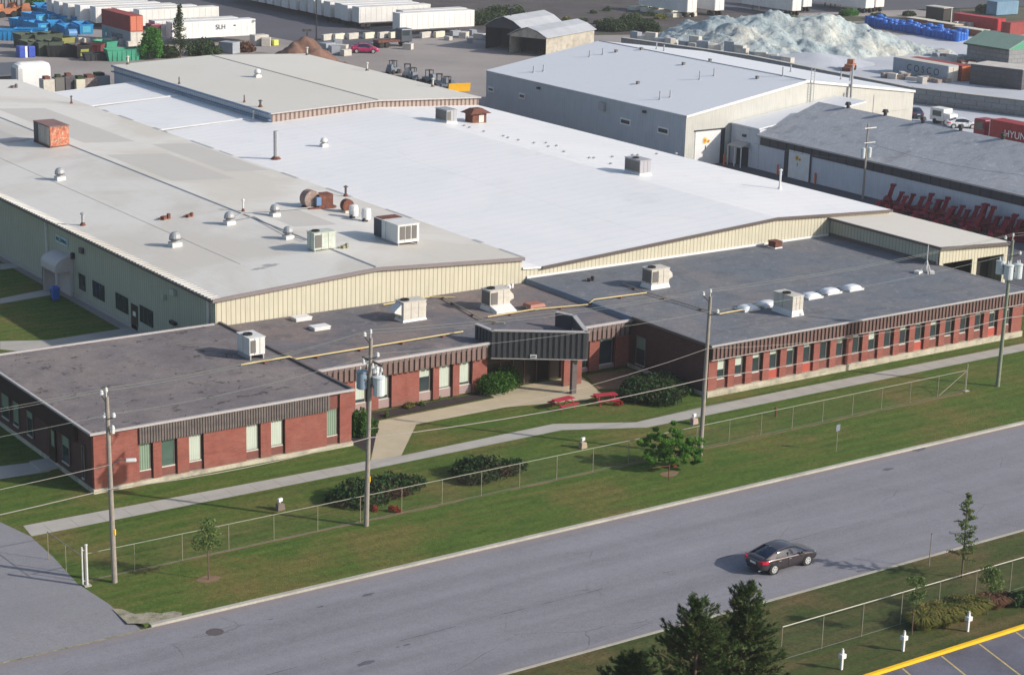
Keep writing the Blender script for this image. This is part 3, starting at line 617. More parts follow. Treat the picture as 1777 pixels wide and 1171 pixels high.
# ---------------------------------------------------------------- tan metal warehouse (west)
MX0, MX1, MR, MY1 = 67.1, 96.5, 81.8, 252.0
def metz(x, y=0): return 6.0+.82*max(0, 1-abs(x-MR)/14.7)
mw = thing('metal_warehouse', 'long tan ribbed warehouse with a pale cream coated roof covered in vents', 'warehouse', (MX0,YB,0))
b = MB()
pts = [(MX0,0),(MX1,0),(MX1,6.0),(MR,6.82),(MX0,6.0)]
b.add([(x,YB,z) for x,z in pts]+[(x,MY1,z) for x,z in pts], [(0,1,2,3,4),(9,8,7,6,5),(1,6,7,2)])
part(b, 'front_wall', 'tan', mw)
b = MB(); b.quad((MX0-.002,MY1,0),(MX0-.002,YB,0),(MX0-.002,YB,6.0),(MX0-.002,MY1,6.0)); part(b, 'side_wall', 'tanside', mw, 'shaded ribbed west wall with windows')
b = MB(); b.box(MX0-.06,YB,-.05,MX0-.004,MY1,.35); part(b, 'foundation', 'walk', mw)
b = MB(); e = .3; th = .14
for (xa, xb) in ((MX0-e, MR), (MR, MX1+.1)):
    za, zb = metz(max(xa,MX0))-(.02 if xa < MX0 else 0), metz(min(xb,MX1)); y0, y1 = YB-.15, MY1+.2
    b.hexa([(xa,y0,za),(xb,y0,zb),(xb,y1,zb),(xa,y1,za),(xa,y0,za+th),(xb,y0,zb+th),(xb,y1,zb+th),(xa,y1,za+th)])
mr = part(b, 'roof', 'metalroof', mw)
def mz(x, y=0): return metz(x)+.14
b = MB(); y = YB
while y < 200:                        # turned-up seam ends that tooth the eave
    b.box(MX0-.36, y, 6.02, MX0+.5, y+.12, 6.19); y += .6
part(b, 'seam_end', 'metalroof', mr)
b = MB()
for (xa, xb) in ((MX0-.35, MR), (MR, MX1+.12)):
    za, zb = metz(max(xa,MX0)), metz(min(xb,MX1)); y0, y1 = YB-.27, YB-.15
    b.hexa([(xa,y0,za-.12),(xb,y0,zb-.12),(xb,y1,zb-.12),(xa,y1,za-.12),(xa,y0,za+.17),(xb,y0,zb+.17),(xb,y1,zb+.17),(xa,y1,za+.17)])
part(b, 'gable_trim', flat('brown grey gable trim', (.20,.175,.18), .5), mw)
b = MB(); b.box(MX0-.42,YB-.2,5.86,MX0-.3,MY1,6.03); part(b, 'gutter', flat('brown gutter', (.12,.095,.09), .5), mw)
b = MB(); b.hexa([(MR-.16,YB,6.95),(MR+.16,YB,6.95),(MR+.16,MY1,6.95),(MR-.16,MY1,6.95),(MR-.05,YB,7.02),(MR+.05,YB,7.02),(MR+.05,MY1,7.02),(MR-.05,MY1,7.02)])
part(b, 'ridge_cap', 'galv', mr)
M['seam'] = flat('thin dark roof seam', (.27,.265,.26), .7)
b = MB(); x = 73.4; b.box(x,YB+8,mz(x)-.05,x+.05,MY1,mz(x)+.012); part(b, 'roof_seam', 'seam', mr)
b = MB()
random.seed(5)
for (xa,ya,xb,yb) in ((83,176,90,192),(84,200,90,226),(91,180,96,198),(70,205,79,226),(83.5,152,88,160)):
    vs = [(xa,ya),(xb,ya),(xb,yb),(xa,yb)]
    b = MB(); b.add([(x_,y_,mz(x_)+.006) for x_, y_ in vs], [(0,1,2,3)]); part(b, 'roof_patch', 'roofpatch', mr, 'large greyer rectangle of older roof coating')
def tearpatch(c, r, seed, fn, mt, name, par):
    random.seed(seed); b = MB(); n = 22; vs = []
    for i in range(n):
        a = 2*pi*i/n; k = r*random.uniform(.35, 1.15); x, y = c.x+cos(a)*k*1.9, c.y+sin(a)*k*.8; vs.append((x,y,fn(x,y)+.008))
    b.add(vs, [tuple(range(n))]); return part(b, name, mt, par)
M['bare'] = flat('bare weathered patch', (.34,.34,.35), .8)
tearpatch(GS(470,460,mz), .6, 4, mz, 'bare', 'roof_stain', mr); tearpatch(GS(450,466,mz), .45, 6, mz, 'bare', 'roof_stain', mr)
def wx(px, py, X):
    d = _f*CF+_r*(px-888.5)-_u*(py-585.5); t = X/d.x; return d.y*t, HC+d.z*t
def sidewin(x0, y0, x1, y1, kind='window'):
    """window on the west wall given its top-left and bottom-right spots"""
    ya, za = wx(x0, y0, MX0); yb, zb = wx(x1, y1, MX0)
    return min(ya,yb), max(ya,yb), zb, za
for (a,b0,c,d0) in ((137,477,149,507),(161,489,182,522),(201,510,223,545),(243,533,266,567)):
    y0, y1, z0, z1 = sidewin(a,b0,c,d0)
    f = MB(); f.box(MX0-.05,y0,1.0,MX0-.005,y1,2.45); fo_ = part(f, 'window', 'black', mw); g = MB(); g.box(MX0-.07,y0+.08,1.08,MX0-.05,y1-.08,2.37); gg = part(g, 'pane', 'glass', fo_)
    mu = MB(); n = 3 if y1-y0 > 2.2 else 2
    for i in range(1, n): mu.box(MX0-.09, y0+(y1-y0)*i/n-.03, 1.08, MX0-.07, y0+(y1-y0)*i/n+.03, 2.37)
    part(mu, 'mullion', 'trimd', fo_)
y0, y1, z0, z1 = sidewin(228,524,240,568); f = MB(); f.box(MX0-.06,y0,.05,MX0-.005,y1,2.2); fd = part(f, 'door', 'door', mw)
f = MB(); f.box(MX0-.08,y0+.3,1.2,MX0-.06,y1-.4,1.6); part(f, 'door_notice', 'white', fd)
for (px_, py_) in ((80,395),(361,530)):
    ya, za = wx(px_, py_, MX0-.1); b = MB(); b.box(MX0-.2,ya-.09,.1,MX0-.02,ya+.09,5.85); part(b, 'downspout', 'hvacw', mw)
# porch with rounded hood
ya, _ = wx(80,500,MX0); yb, _ = wx(114,490,MX0)
py0, py1 = 163.2, 166.6
b = MB(); n = 8; prof = [(MX0-1.7*sin(pi/2*i/n), 2.75+.95*cos(pi/2*i/n)) for i in range(n+1)]+[(MX0-1.7,2.3),(MX0,2.3)]
k = len(prof); b.add([(x,py0,z) for x,z in prof]+[(x,py1,z) for x,z in prof], [tuple(range(k)), tuple(range(2*k-1,k-1,-1))]+[(i,k+i,k+(i+1)%k,(i+1)%k) for i in range(k)])
po_ = part(b, 'porch_hood', 'patio', mw, 'rounded pale hood over the side door')
b = MB(); b.box(MX0-1.6,py0+.05,0,MX0-1.45,py0+.3,2.3); b.box(MX0-1.6,py1-.3,0,MX0-1.45,py1-.05,2.3); b.box(MX0-1.6,py1-.2,0,MX0,py1-.05,2.3); b.box(MX0-.3,py0,0,MX0,py1,2.3); part(b, 'porch_wall', 'patio', po_)
ya, za = wx(99,421,MX0); yb, zb = wx(119,436,MX0)
b = MB(); b.box(MX0-.1,yb,4.35,MX0-.02,ya,5.0); sg = part(b, 'sign_board', 'curtain', mw, 'small pale blue sign board with dark lettering'); sg.data.materials[0] = flat('pale blue sign', (.42,.60,.66), .6)
text('RECEIVING', .5, 'txtd', sg, (MX0-.12,(ya+yb)/2,4.67), (0,-1,0))
def sidebox(px_, py_, w_, h_, mt, nm):
    ya, za = wx(px_, py_, MX0-.15); b = MB(); b.box(MX0-.3,ya-w_/2,za-h_/2,MX0-.003,ya+w_/2,za+h_/2); part(b, nm, mt, mw, bevel=.04)
sidebox(141,435,.6,.5,'trimd','wall_lamp'); sidebox(126,444,.35,.55,'black','wall_box'); sidebox(300,507,.8,.5,'blind','wall_lamp'); sidebox(284,515,.4,.4,'blind','wall_lamp')
sidebox(300,560,1.0,.3,'black','wall_box')

# ---------------------------------------------------------------- white-roofed warehouse
WX1 = 141.3
def whz(x, y=0):
    if x < 98.5: return 5.25-.15*(x-96.5)/2
    if x < 126: return 5.1+1.6*(x-98.5)/27.5
    return 6.7-.75*(x-126)/15.3
ww = thing('white_roof_warehouse', 'wide low warehouse with a bright white membrane roof behind the brick office', 'warehouse', (120,YB,0))
xs = [MX1+.02, 98.5, 126, WX1]
def roofstrip(b, xs, fn, y0, y1, th=.15):
    for xa, xb in zip(xs[:-1], xs[1:]):
        za, zb = fn(xa+.001), fn(xb-.001)
        b.hexa([(xa,y0,za-th),(xb,y0,zb-th),(xb,y1,zb-th),(xa,y1,za-th),(xa,y0,za),(xb,y0,zb),(xb,y1,zb),(xa,y1,za)])
b = MB(); roofstrip(b, xs, whz, YB-.15, 208.3); roofstrip(b, [MX1+.02,98.5,111.4], whz, 208.3, 246)
wr = part(b, 'roof', 'whiteroof', ww)
b = MB(); pts = [(MX1+.02,0)]+[(WX1,0)]+[(x,whz(x)-.15) for x in reversed(xs)]
# front wall stands on the office's back line; the wall reads tan above the brick roof
b.add([(x,YB+.02,z) for x,z in pts], [tuple(range(len(pts)))]); part(b, 'front_wall', 'tan', ww)
b = MB(); b.quad((WX1-.02,YB,0),(WX1-.02,208.3,0),(WX1-.02,208.3,5.8),(WX1-.02,YB,5.8)); b.quad((111.4,246,0),(MX1,246,0),(MX1,246,5),(111.4,246,5.6)); part(b, 'side_wall', 'whitewall', ww)
b = MB()
for xa, xb in zip(xs[1:-1], xs[2:]):
    za, zb = whz(xa+.001), whz(xb-.001); b.hexa([(xa,YB-.28,za-.2),(xb,YB-.28,zb-.2),(xb,YB-.15,zb-.2),(xa,YB-.15,za-.2),(xa,YB-.28,za+.03),(xb,YB-.28,zb+.03),(xb,YB-.15,zb+.03),(xa,YB-.15,za+.03)])
part(b, 'gable_trim', flat('dark brown gable trim', (.10,.08,.075), .5), ww)
b = MB(); b.box(97.0,YB-.12,3.87,WX1-8.4,YB-.04,4.42); part(b, 'base_flashing', 'white', ww)
b = MB()
for (y_, xa, xb) in ((232,97.5,111.2),(212,97.5,111.2)):
    b.hexa([(xa,y_,whz(xa)),(xb,y_,whz(xb)),(xb,y_+.9,whz(xb)),(xa,y_+.9,whz(xa)),(xa,y_+.3,whz(xa)+.12),(xb,y_+.3,whz(xb)+.12),(xb,y_+.6,whz(xb)+.12),(xa,y_+.6,whz(xa)+.12)])
part(b, 'expansion_joint', 'white', wr)
M['lap'] = flat('grey edge flashing', (.38,.39,.40), .7)
b = MB(); random.seed(9); y = YB
while y < 238:
    L = random.uniform(1.5,6)
    if random.random() < .6: b.box(MX1-.1, y, 6.12, MX1+.16+random.random()*.15, y+L, 6.175)
    y += L+random.uniform(.5,3)
part(b, 'edge_flashing', 'lap', mr)
# brown-sided upper warehouse behind
def brz(x, y=0): return 7.0+.6*max(0, 1-abs(x-126.3)/15)
bw = thing('brown_trim_warehouse', 'beige-roofed warehouse whose low brown and grey striped gable rises above the white roof', 'warehouse', (126,208.3,0))
b = MB(); pts = [(111.4,0),(141.4,0),(141.4,7.0),(126.3,7.6),(111.4,7.0)]
b.add([(x,208.32,z-.02 if z else 0) for x,z in pts]+[(x,254,z-.02 if z else 0) for x,z in pts], [(0,1,2,3,4),(9,8,7,6,5),(1,6,7,2)]); part(b, 'front_wall', 'brownside', bw)
b = MB(); b.quad((111.38,254,0),(111.38,208.32,0),(111.38,208.32,6.98),(111.38,254,6.98)); part(b, 'side_wall', stripemat('pale siding in blue shade', (.46,.52,.60), (.30,.36,.46), .6, .2), bw)  # bluish siding: the shade on this side is put into its colour
b = MB(); roofstrip(b, [111.2,126.3,141.6], brz, 208.1, 254.2, .1); bwr = part(b, 'roof', 'brownroof', bw)
b = MB(); b.box(126.2,208.1,7.56,126.4,254.2,7.64); part(b, 'ridge_cap', 'seam', bwr)
b = MB()
for xa, xb in ((111.2,126.3),(126.3,141.6)):
    za, zb = brz(xa+.001), brz(xb-.001); b.hexa([(xa,208.0,za-.14),(xb,208.0,zb-.14),(xb,208.1,zb-.14),(xa,208.1,za-.14),(xa,208.0,za+.03),(xb,208.0,zb+.03),(xb,208.1,zb+.03),(xa,208.1,za+.03)])
part(b, 'gable_trim', 'trim', bw)
b = MB(); b.box(111.05,208.1,6.78,111.2,254.2,7.02); b.box(111.02,208.3,6.05,111.36,254.2,6.2); part(b, 'gutter', flat('dark blue gutter', (.12,.19,.30), .5), bw)
# ---------------------------------------------------------------- tan garage with two open bays
GY = 120.5
ga = thing('tan_garage', 'tan ribbed garage annex with two dark open bays beside the brick office', 'garage', (138,GY,0))
def gaz(x, y=0): return 6.0-.55*(x-133)/9.2
b = MB(); op = [(133.0,133.55),(137.45,138.1),(141.7,142.2)]
for a, c in op: b.box(a, GY, 0, c, GY+.15, 4.35)
b.hexa([(133,GY,4.35),(142.2,GY,4.35),(142.2,GY+.15,4.35),(133,GY+.15,4.35),(133,GY,5.9),(142.2,GY,5.35),(142.2,GY+.15,5.35),(133,GY+.15,5.9)])
part(b, 'front_wall', 'tan', ga)
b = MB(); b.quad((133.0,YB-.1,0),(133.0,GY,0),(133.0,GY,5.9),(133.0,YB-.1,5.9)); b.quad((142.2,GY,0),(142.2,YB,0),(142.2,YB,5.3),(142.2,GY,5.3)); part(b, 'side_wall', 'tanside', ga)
piece('back_wall', 'inside', ga, None, 133.3,YB-1.5,0,142,YB-1.4,5.2); piece('partition', 'inside', ga, None, 137.6,GY+.2,0,137.9,YB-1.5,5.2); piece('dark_bay_fill', 'black', ga, None, 133.5,GY+2.2,0,137.4,GY+6,3.6); piece('dark_bay_fill', 'black', ga, None, 138.3,GY+1.6,0,141.6,GY+6,3.8)  # bay interior blackened and filled with dark blocks to paint its shade
b = MB(); roofstrip(b, [132.85,142.4], gaz, GY-.2, YB+1.0, .1); gr_ = part(b, 'roof', 'garroof', ga)
b = MB(); b.hexa([(132.8,GY-.32,5.75),(142.45,GY-.32,5.2),(142.45,GY-.2,5.2),(132.8,GY-.2,5.75),(132.8,GY-.32,6.03),(142.45,GY-.32,5.47),(142.45,GY-.2,5.47),(132.8,GY-.2,6.03)]); part(b, 'gable_trim', 'trimd', ga)
b = MB(); b.box(132.72,GY-.3,5.78,132.85,YB,6.0); b.box(132.86,GY+.4,4.22,133.0,YB-.1,4.5); part(b, 'gutter', 'trimd', ga)

# ---------------------------------------------------------------- grey gabled warehouse
GX0, GX1, GRX, GY0, GY1 = 158.4, 198.6, 178.5, 187.1, 231.5
def gwz(x, y=0):
    return 6.5+3.2*(x-GX0)/(GRX-GX0) if x < GRX else 9.7-2.55*(x-GRX)/(GX1-GRX)
gw = thing('grey_gable_warehouse', 'tall pale grey warehouse with a broad light roof dotted with thin pipes', 'warehouse', (GX0,GY0,0))
pts = [(GX0,0),(GX1,0),(GX1,7.1),(GRX,9.65),(GX0,6.45)]
b = MB(); k = 5
b.add([(x,GY0,z) for x,z in pts]+[(x,GY1,z) for x,z in pts], [(0,1,2,3,4),(9,8,7,6,5),(1,6,7,2)]); part(b, 'gable_wall', 'greywall', gw)
b = MB(); b.quad((GX0-.01,GY1,0),(GX0-.01,GY0,0),(GX0-.01,GY0,6.45),(GX0-.01,GY1,6.45)); part(b, 'side_wall', stripemat('blue grey siding', (.40,.44,.48), (.36,.40,.44), .5, .2), gw)
b = MB(); roofstrip(b, [GX0-.1,GRX,GX1+.1], gwz, GY0-.1, GY1+.1, .08); gwr = part(b, 'roof', 'greyroof', gw)
b = MB(); b.box(GRX-.12,GY0,9.66,GRX+.12,GY1,9.76); part(b, 'ridge_cap', 'galv', gwr)
b = MB()
for xa, xb in ((GX0-.1,GRX),(GRX,GX1+.1)):
    za, zb = gwz(xa+.001), gwz(xb-.001); b.hexa([(xa,GY0-.2,za-.3),(xb,GY0-.2,zb-.3),(xb,GY0-.1,zb-.3),(xa,GY0-.1,za-.3),(xa,GY0-.2,za+.03),(xb,GY0-.2,zb+.03),(xb,GY0-.1,zb+.03),(xa,GY0-.1,za+.03)])
part(b, 'gable_trim', 'white', gw)
def sunflower(par, c, xd, nd, s):
    """loose sunflower picture on a door: petals, heart and stalk"""
    c = Vector(c); xd = Vector(xd); up = Vector((0,0,1)); nd = Vector(nd)
    b = MB(); random.seed(8)
    for (ox, oz, r) in ((0,0,.55),(.75,-.15,.32)):
        n = 13; vs = []
        for i in range(n*2):
            a = pi*i/n; k = r*s*(1 if i % 2 == 0 else .62); vs.append(c+xd*(ox*s+cos(a)*k)+up*(oz*s+sin(a)*k)+nd*.03)
        b.add(vs, [tuple(range(2*n))])
    fl = part(b, 'flower_print', 'logo', par)
    b = MB()
    for (ox, oz, r) in ((0,0,.24),(.75,-.15,.17)): b.add([c+xd*(ox*s+cos(2*pi*i/10)*r*s)+up*(oz*s+sin(2*pi*i/10)*r*s)+nd*.045 for i in range(10)], [tuple(range(10))])
    part(b, 'flower_heart', 'orange', fl)
    b = MB(); b.add([c+xd*(.1*s)+up*(-.8*s)+nd*.03, c+xd*(.25*s)+up*(-.8*s)+nd*.03, c+xd*(.25*s)+up*(-1.4*s)+nd*.03, c+xd*(.1*s)+up*(-1.4*s)+nd*.03], [(0,1,2,3)]); part(b, 'flower_stem', 'txtd', fl)
b = MB(); b.box(160.0,GY0-.05,0,164.2,GY0-.01,4.3); gd = part(b, 'roller_door', 'white', gw)
b = MB(); b.box(164.2,GY0-.06,0,164.9,GY0-.02,4.4); b.box(159.8,GY0-.06,4.3,164.9,GY0-.02,4.5); part(b, 'door_frame', 'navy', gw)
sunflower(gd, (161.6,GY0-.06,3.1), (1,0,0), (0,-1,0), .8)
def gwin(px0, py0, px1, py1, mt='black'):
    ya, za = wx(px0,py0,GX0); yb, zb = wx(px1,py1,GX0); b = MB(); b.box(GX0-.14,yb-.15,zb-.15,GX0-.02,ya+.15,za+.15); f = part(b, 'window', 'white', gw)
    b = MB(); b.box(GX0-.18,yb+.05,zb+.05,GX0-.14,ya-.05,za-.05); part(b, 'pane', mt, f)
for a in ((849,152,857,159),(903,163,911,171),(1079,206,1094,217),(1144,221,1160,233)): gwin(*a, 'glass')
ya, za = wx(1045,177,GX0); b = MB(); b.box(GX0-.5,ya-.9,za-1.1,GX0-.02,ya+.2,za); part(b, 'louvre_box', 'galv', gw)
for a in ((936,153),(1120,194)):
    ya, za = wx(*a,GX0); b = MB(); b.box(GX0-.35,ya-.25,za-.15,GX0-.02,ya+.25,za+.15); part(b, 'wall_lamp', 'black', gw)
for x_ in (179,): 
    b = MB()
    for q in (0,.6): b.box(x_+q,GY0-.3,4.5,x_+q+.06,GY0-.24,11.4)
    for i in range(18): b.box(x_,GY0-.3,4.6+i*.37,x_+.6,GY0-.26,4.64+i*.37)
    part(b, 'roof_ladder', 'galv', gw)
b = MB(); b.cyl((186.3,GY0-.4,5.5),(186.3,GY0-.4,11.3),.16,.16,10); b.cyl((185.7,GY0-.4,5.6),(185.7,GY0-.4,7.8),.1); b.tube([(185.7,GY0-.4,5.6),(186.3,GY0-.4,5.5)],.12); part(b, 'flue_pipe', 'galv', gw)
b = MB(); b.box(191,GY0-.06,4.6,197.9,GY0-.01,7.0); part(b, 'wall_panel', 'greywall', gw, 'large flat framed panel at the east end of the gable')
# link building and shingle-roofed long building
FX = 165.8
lb = thing('link_building', 'low pale link building with a small entry canopy beside the shingled building', 'link building', (FX,184,0))
b = MB(); b.box(FX,181.55,0,183,GY0-.22,5.0); part(b, 'wall', 'whitewall', lb)
b = MB(); b.hexa([(FX-.2,181.5,5.0),(184,181.5,7.2),(184,GY0-.22,7.2),(FX-.2,GY0-.22,5.0),(FX-.2,181.5,5.15),(184,181.5,7.4),(184,GY0-.22,7.4),(FX-.2,GY0-.22,5.15)]); part(b, 'roof', 'greyroof', lb)
b = MB(); b.hexa([(FX-1.5,183.2,2.5),(FX-.02,183.2,2.9),(FX-.02,185.8,2.9),(FX-1.5,185.8,2.5),(FX-1.5,183.2,2.6),(FX-.02,183.2,3.1),(FX-.02,185.8,3.1),(FX-1.5,185.8,2.6)])
en = part(b, 'entry_canopy', 'trim', lb); b = MB(); b.box(FX-1.45,183.2,0,FX-1.35,183.3,2.5); b.box(FX-1.45,185.7,0,FX-1.35,185.8,2.5); b.box(FX-1.45,184.4,0,FX-1.35,184.5,2.5); part(b, 'canopy_post', 'white', en)
b = MB(); b.box(FX-.07,183.4,0,FX-.02,185.6,2.4); part(b, 'door', 'navy', lb)
b = MB(); b.box(FX-.3,184.0,3.7,FX-.02,184.5,4.0); part(b, 'wall_lamp', 'black', lb)
fbd = thing('shingle_roof_building', 'long white building with a grey shingle roof and dark eave windows', 'workshop building', (FX,150,0))
RX, RZ, FE = 175.6, 7.85, 4.55
b = MB(); b.quad((FX,181.5,0),(FX,90,0),(FX,90,4.5),(FX,181.5,4.5)); b.add([(FX,90,0),(185.4,90,0),(185.4,90,4.5),(RX,90,7.7),(FX,90,4.5)], [(0,1,2,3,4)]); b.quad((185.4,90,0),(185.4,181.5,0),(185.4,181.5,4.5),(185.4,90,4.5)); b.add([(FX,181.5,0),(FX,181.5,4.5),(RX,181.5,7.7),(185.4,181.5,4.5),(185.4,181.5,0)], [(0,1,2,3,4)])
part(b, 'wall', 'whitewall', fbd)
b = MB()
for (xa, za, xb, zb) in ((FX-.45,FE-.1,RX,RZ),(RX,RZ,185.9,FE-.1)):
    b.hexa([(xa,89,za-.15),(xb,89,zb-.15),(xb,181.6,zb-.15),(xa,181.6,za-.15),(xa,89,za),(xb,89,zb),(xb,181.6,zb),(xa,181.6,za)])
fr_ = part(b, 'roof', 'shingle', fbd)
b = MB(); b.box(FX-.55,89,4.25,FX-.45,181.6,4.45); part(b, 'gutter', 'trim', fbd)
b = MB(); b.box(FX-.08,90,3.15,FX-.02,181.3,4.3); cw = part(b, 'window_band', 'navy', fbd)
b = MB(); y = 91
while y < 181: b.box(FX-.13,y,3.2,FX-.08,y+.08,4.2); y += 1.5
part(b, 'mullion', 'black', cw)
b = MB(); b.box(FX-.13,172.2,0,FX-.09,175.9,3.4); fd2 = part(b, 'roller_door', 'white', fbd); b = MB(); b.box(FX-.14,175.9,0,FX-.09,176.7,3.3); b.box(FX-.14,171.95,0,FX-.09,172.2,3.4); part(b, 'door_frame', 'navy', fbd)
sunflower(fd2, (FX-.14,174.4,2.6), (0,-1,0), (-1,0,0), .7)
for i, (px_, py_) in enumerate(((1484,186),(1548,199),(1615,212),(1681,225),(1752,240))):
    p = GS(px_, py_, lambda x,y: RZ); b = MB(); b.cyl((RX,p.y,RZ-.05),(RX,p.y,RZ+.35),.22,.22,8); b.cyl((RX,p.y,RZ+.35),(RX,p.y,RZ+.7),.42,.3,8); part(b, 'ridge_vent', 'black', fr_)
# ---------------------------------------------------------------- rooftop equipment
def off1(x, y=0): return 4.10
def off2(x, y=0): return 3.86
def off3(x, y=0): return 4.22
def unit(name, label, px, py, fn, lx, ly, h, group=None, mt='hvac', curb=.3, fans=1, grille=('x',), hood=None, legs=False, cat='rooftop unit'):
    """packaged rooftop unit; px,py is its near lower corner (-x,-y)"""
    p = GS(px, py, fn); t = thing(name, label, cat, (p.x, p.y, p.z), 0, group); x, y, z = p
    zb = z+curb
    if legs:
        b = MB()
        for a in (.08, lx-.16): b.box(x+a, y+.05, z-.03, x+a+.1, y+ly-.05, zb)
        part(b, 'support_rail', 'galv', t)
    else:
        b = MB(); b.hexa([(x-.12,y-.12,z-.12),(x+lx+.12,y-.12,z-.12),(x+lx+.12,y+ly+.12,z-.12),(x-.12,y+ly+.12,z-.12),(x+.02,y+.02,zb),(x+lx-.02,y+.02,zb),(x+lx-.02,y+ly-.02,zb),(x+.02,y+ly-.02,zb)]); part(b, 'curb', 'hvacw', t)
    b = MB(); b.box(x, y, zb, x+lx, y+ly, zb+h); part(b, 'casing', mt, t, bevel=.04)
    b = MB(); b.box(x-.04, y-.04, zb+h, x+lx+.04, y+ly+.04, zb+h+.05); part(b, 'lid', mt, t)
    g = MB()
    if 'x' in grille: g.box(x-.03, y+.12, zb+.15, x, y+ly-.12, zb+h-.12)
    if 'y' in grille: g.box(x+.1, y-.03, zb+.2, x+min(.75,lx*.4), y, zb+h-.15)
    if 'Y' in grille:
        w_ = (lx-.5)/3
        for i in range(3): g.box(x+.2+i*(w_+.05), y-.03, zb+.3, x+.2+i*(w_+.05)+w_-.06, y, zb+h-.12)
    if g.v: part(g, 'coil_grille', 'grille', t)
    s = MB()
    for i in range(1, 3): s.box(x+lx*i/3-.012, y-.012, zb+.05, x+lx*i/3+.012, y, zb+h-.02)
    s.box(x-.012, y+ly*.5-.012, zb, x, y+ly*.5+.012, zb+h); part(s, 'panel_seam', 'trimd', t)
    for i in range(fans):
        f = MB(); cx = x+min(.5, lx*.3)+i*.9; cy = y+ly*.5; r = min(.36, ly*.32); f.lathe((cx,cy,zb+h+.05), [(r,0),(r,.12),(r*.8,.12),(r*.8,.03),(.01,.03)], 16); part(f, 'fan', 'black', t)
    if hood == 'left':
        hb = MB(); hb.hexa([(x-.75,y+.15,zb+h*.45),(x,y+.15,zb+h*.25),(x,y+ly-.15,zb+h*.25),(x-.75,y+ly-.15,zb+h*.45),(x-.7,y+.15,zb+h*.55),(x,y+.15,zb+h*.95),(x,y+ly-.15,zb+h*.95),(x-.7,y+ly-.15,zb+h*.55)]); part(hb, 'intake_hood', 'hvacw', t)
    if hood == 'right':
        hb = MB(); hb.hexa([(x+lx,y+.1,zb+h*.2),(x+lx+.45,y+.1,zb+h*.35),(x+lx+.45,y+ly-.1,zb+h*.35),(x+lx,y+ly-.1,zb+h*.2),(x+lx,y+.1,zb+h*.9),(x+lx+.4,y+.1,zb+h*.6),(x+lx+.4,y+ly-.1,zb+h*.6),(x+lx,y+ly-.1,zb+h*.9)]); part(hb, 'intake_hood', 'hvac', t)
    return t
unit('rooftop_unit', 'small pale boxy air conditioner on rails on the worn roof of the west wing', 433, 626, off1, 1.3, 2.0, 1.3, mt='hvacw', curb=.35, grille=('y',), legs=True)
unit('rooftop_unit', 'cream air conditioner with a hood on its left, nearest the tan wall', 700, 560, off2, 2.15, 1.25, 1.4, grille=(), hood='left', curb=.2)
t = unit('rooftop_unit', 'cream air conditioner on a white duct plinth behind the entrance canopy', 850, 541, off2, 2.0, 1.3, 1.35, grille=('x','y'), curb=.35, hood='right')
p = GS(850, 541, off2); b = MB(); b.hexa([(p.x+.05,p.y-.9,p.z),(p.x+2.1,p.y-.9,p.z),(p.x+2.0,p.y-.12,p.z),(p.x,p.y-.12,p.z),(p.x+.15,p.y-.85,p.z+.15),(p.x+2.0,p.y-.85,p.z+.15),(p.x+2.0,p.y-.02,p.z+.5),(p.x,p.y-.02,p.z+.5)]); part(b, 'duct_base', 'hvacw', t)
unit('rooftop_unit', 'cream air conditioner standing alone on the blue grey east wing roof', 1130, 503, off3, 1.95, 1.35, 1.3, grille=('x','y'), hood='right', curb=.4)
unit('rooftop_unit', 'beige air conditioner with a wide white plinth beside the row of skylight domes', 1374, 550, off3, 1.2, 2.3, 1.15, grille=(), hood=None, curb=.5)
unit('rooftop_unit', 'small brown and beige unit against the tan wall behind the east wing', 1345, 432, off3, .9, 1.0, .5, mt='rust', curb=.1, grille=(), fans=0)
t = unit('rooftop_unit', 'largest pale box unit with three dark grilles on the cream warehouse roof', 690, 427, mz, 2.2, 4.0, 1.6, mt='hvacw', grille=('Y',), fans=0, curb=.2, legs=True)
p = GS(690, 427, mz); b = MB(); b.box(p.x-.02,p.y+2.7,p.z+.2,p.x-.0,p.y+3.98,p.z+1.8); part(b, 'dark_panel', 'navy', t); b = MB(); b.box(p.x+.1,p.y+2.6,p.z+1.86,p.x+2.1,p.y+3.9,p.z+1.89); part(b, 'rusty_lid', 'rust', t)
unit('rooftop_unit', 'faded pale green box unit on the cream warehouse roof left of the largest unit', 545, 438, mz, 2.1, 1.25, 1.45, mt=mat('faded green sheet metal', (.46,.52,.47), .6, .15, 1.2, 6, .1, tint=(.42,.40,.30)), grille=('y',), curb=.15, legs=True)
unit('rooftop_unit', 'grey slatted unit on the white roof beside the rusty hooded fan', 775, 214, whz, 1.5, 2.5, 1.35, mt='galv', grille=('x','y'), curb=.15, fans=0)
unit('rooftop_unit', 'grey box unit alone in the middle of the white roof', 1110, 305, whz, 1.5, 2.6, 1.35, mt=flat('mid grey sheet metal', (.33,.33,.36), .6), grille=('x',), curb=.2, fans=1)
# rusty hooded fan
p = GS(820, 214, whz); t = thing('hooded_fan', 'rusty red fan house with a wide overhanging hood on the white roof', 'roof fan', p); x, y, z = p
b = MB(); b.box(x,y,z-.1,x+2.0,y+1.6,z+1.1); part(b, 'casing', 'rust', t); b = MB(); b.hexa([(x-.5,y-.4,z+1.1),(x+2.5,y-.4,z+1.1),(x+2.5,y+2,z+1.1),(x-.5,y+2,z+1.1),(x+.4,y+.3,z+1.65),(x+1.6,y+.3,z+1.65),(x+1.6,y+1.3,z+1.65),(x+.4,y+1.3,z+1.65)]); part(b, 'hood', 'rust', t)
b = MB(); b.box(x+.9,y-.04,z,x+1.6,y,z+.9); part(b, 'pale_panel', 'hvac', t)
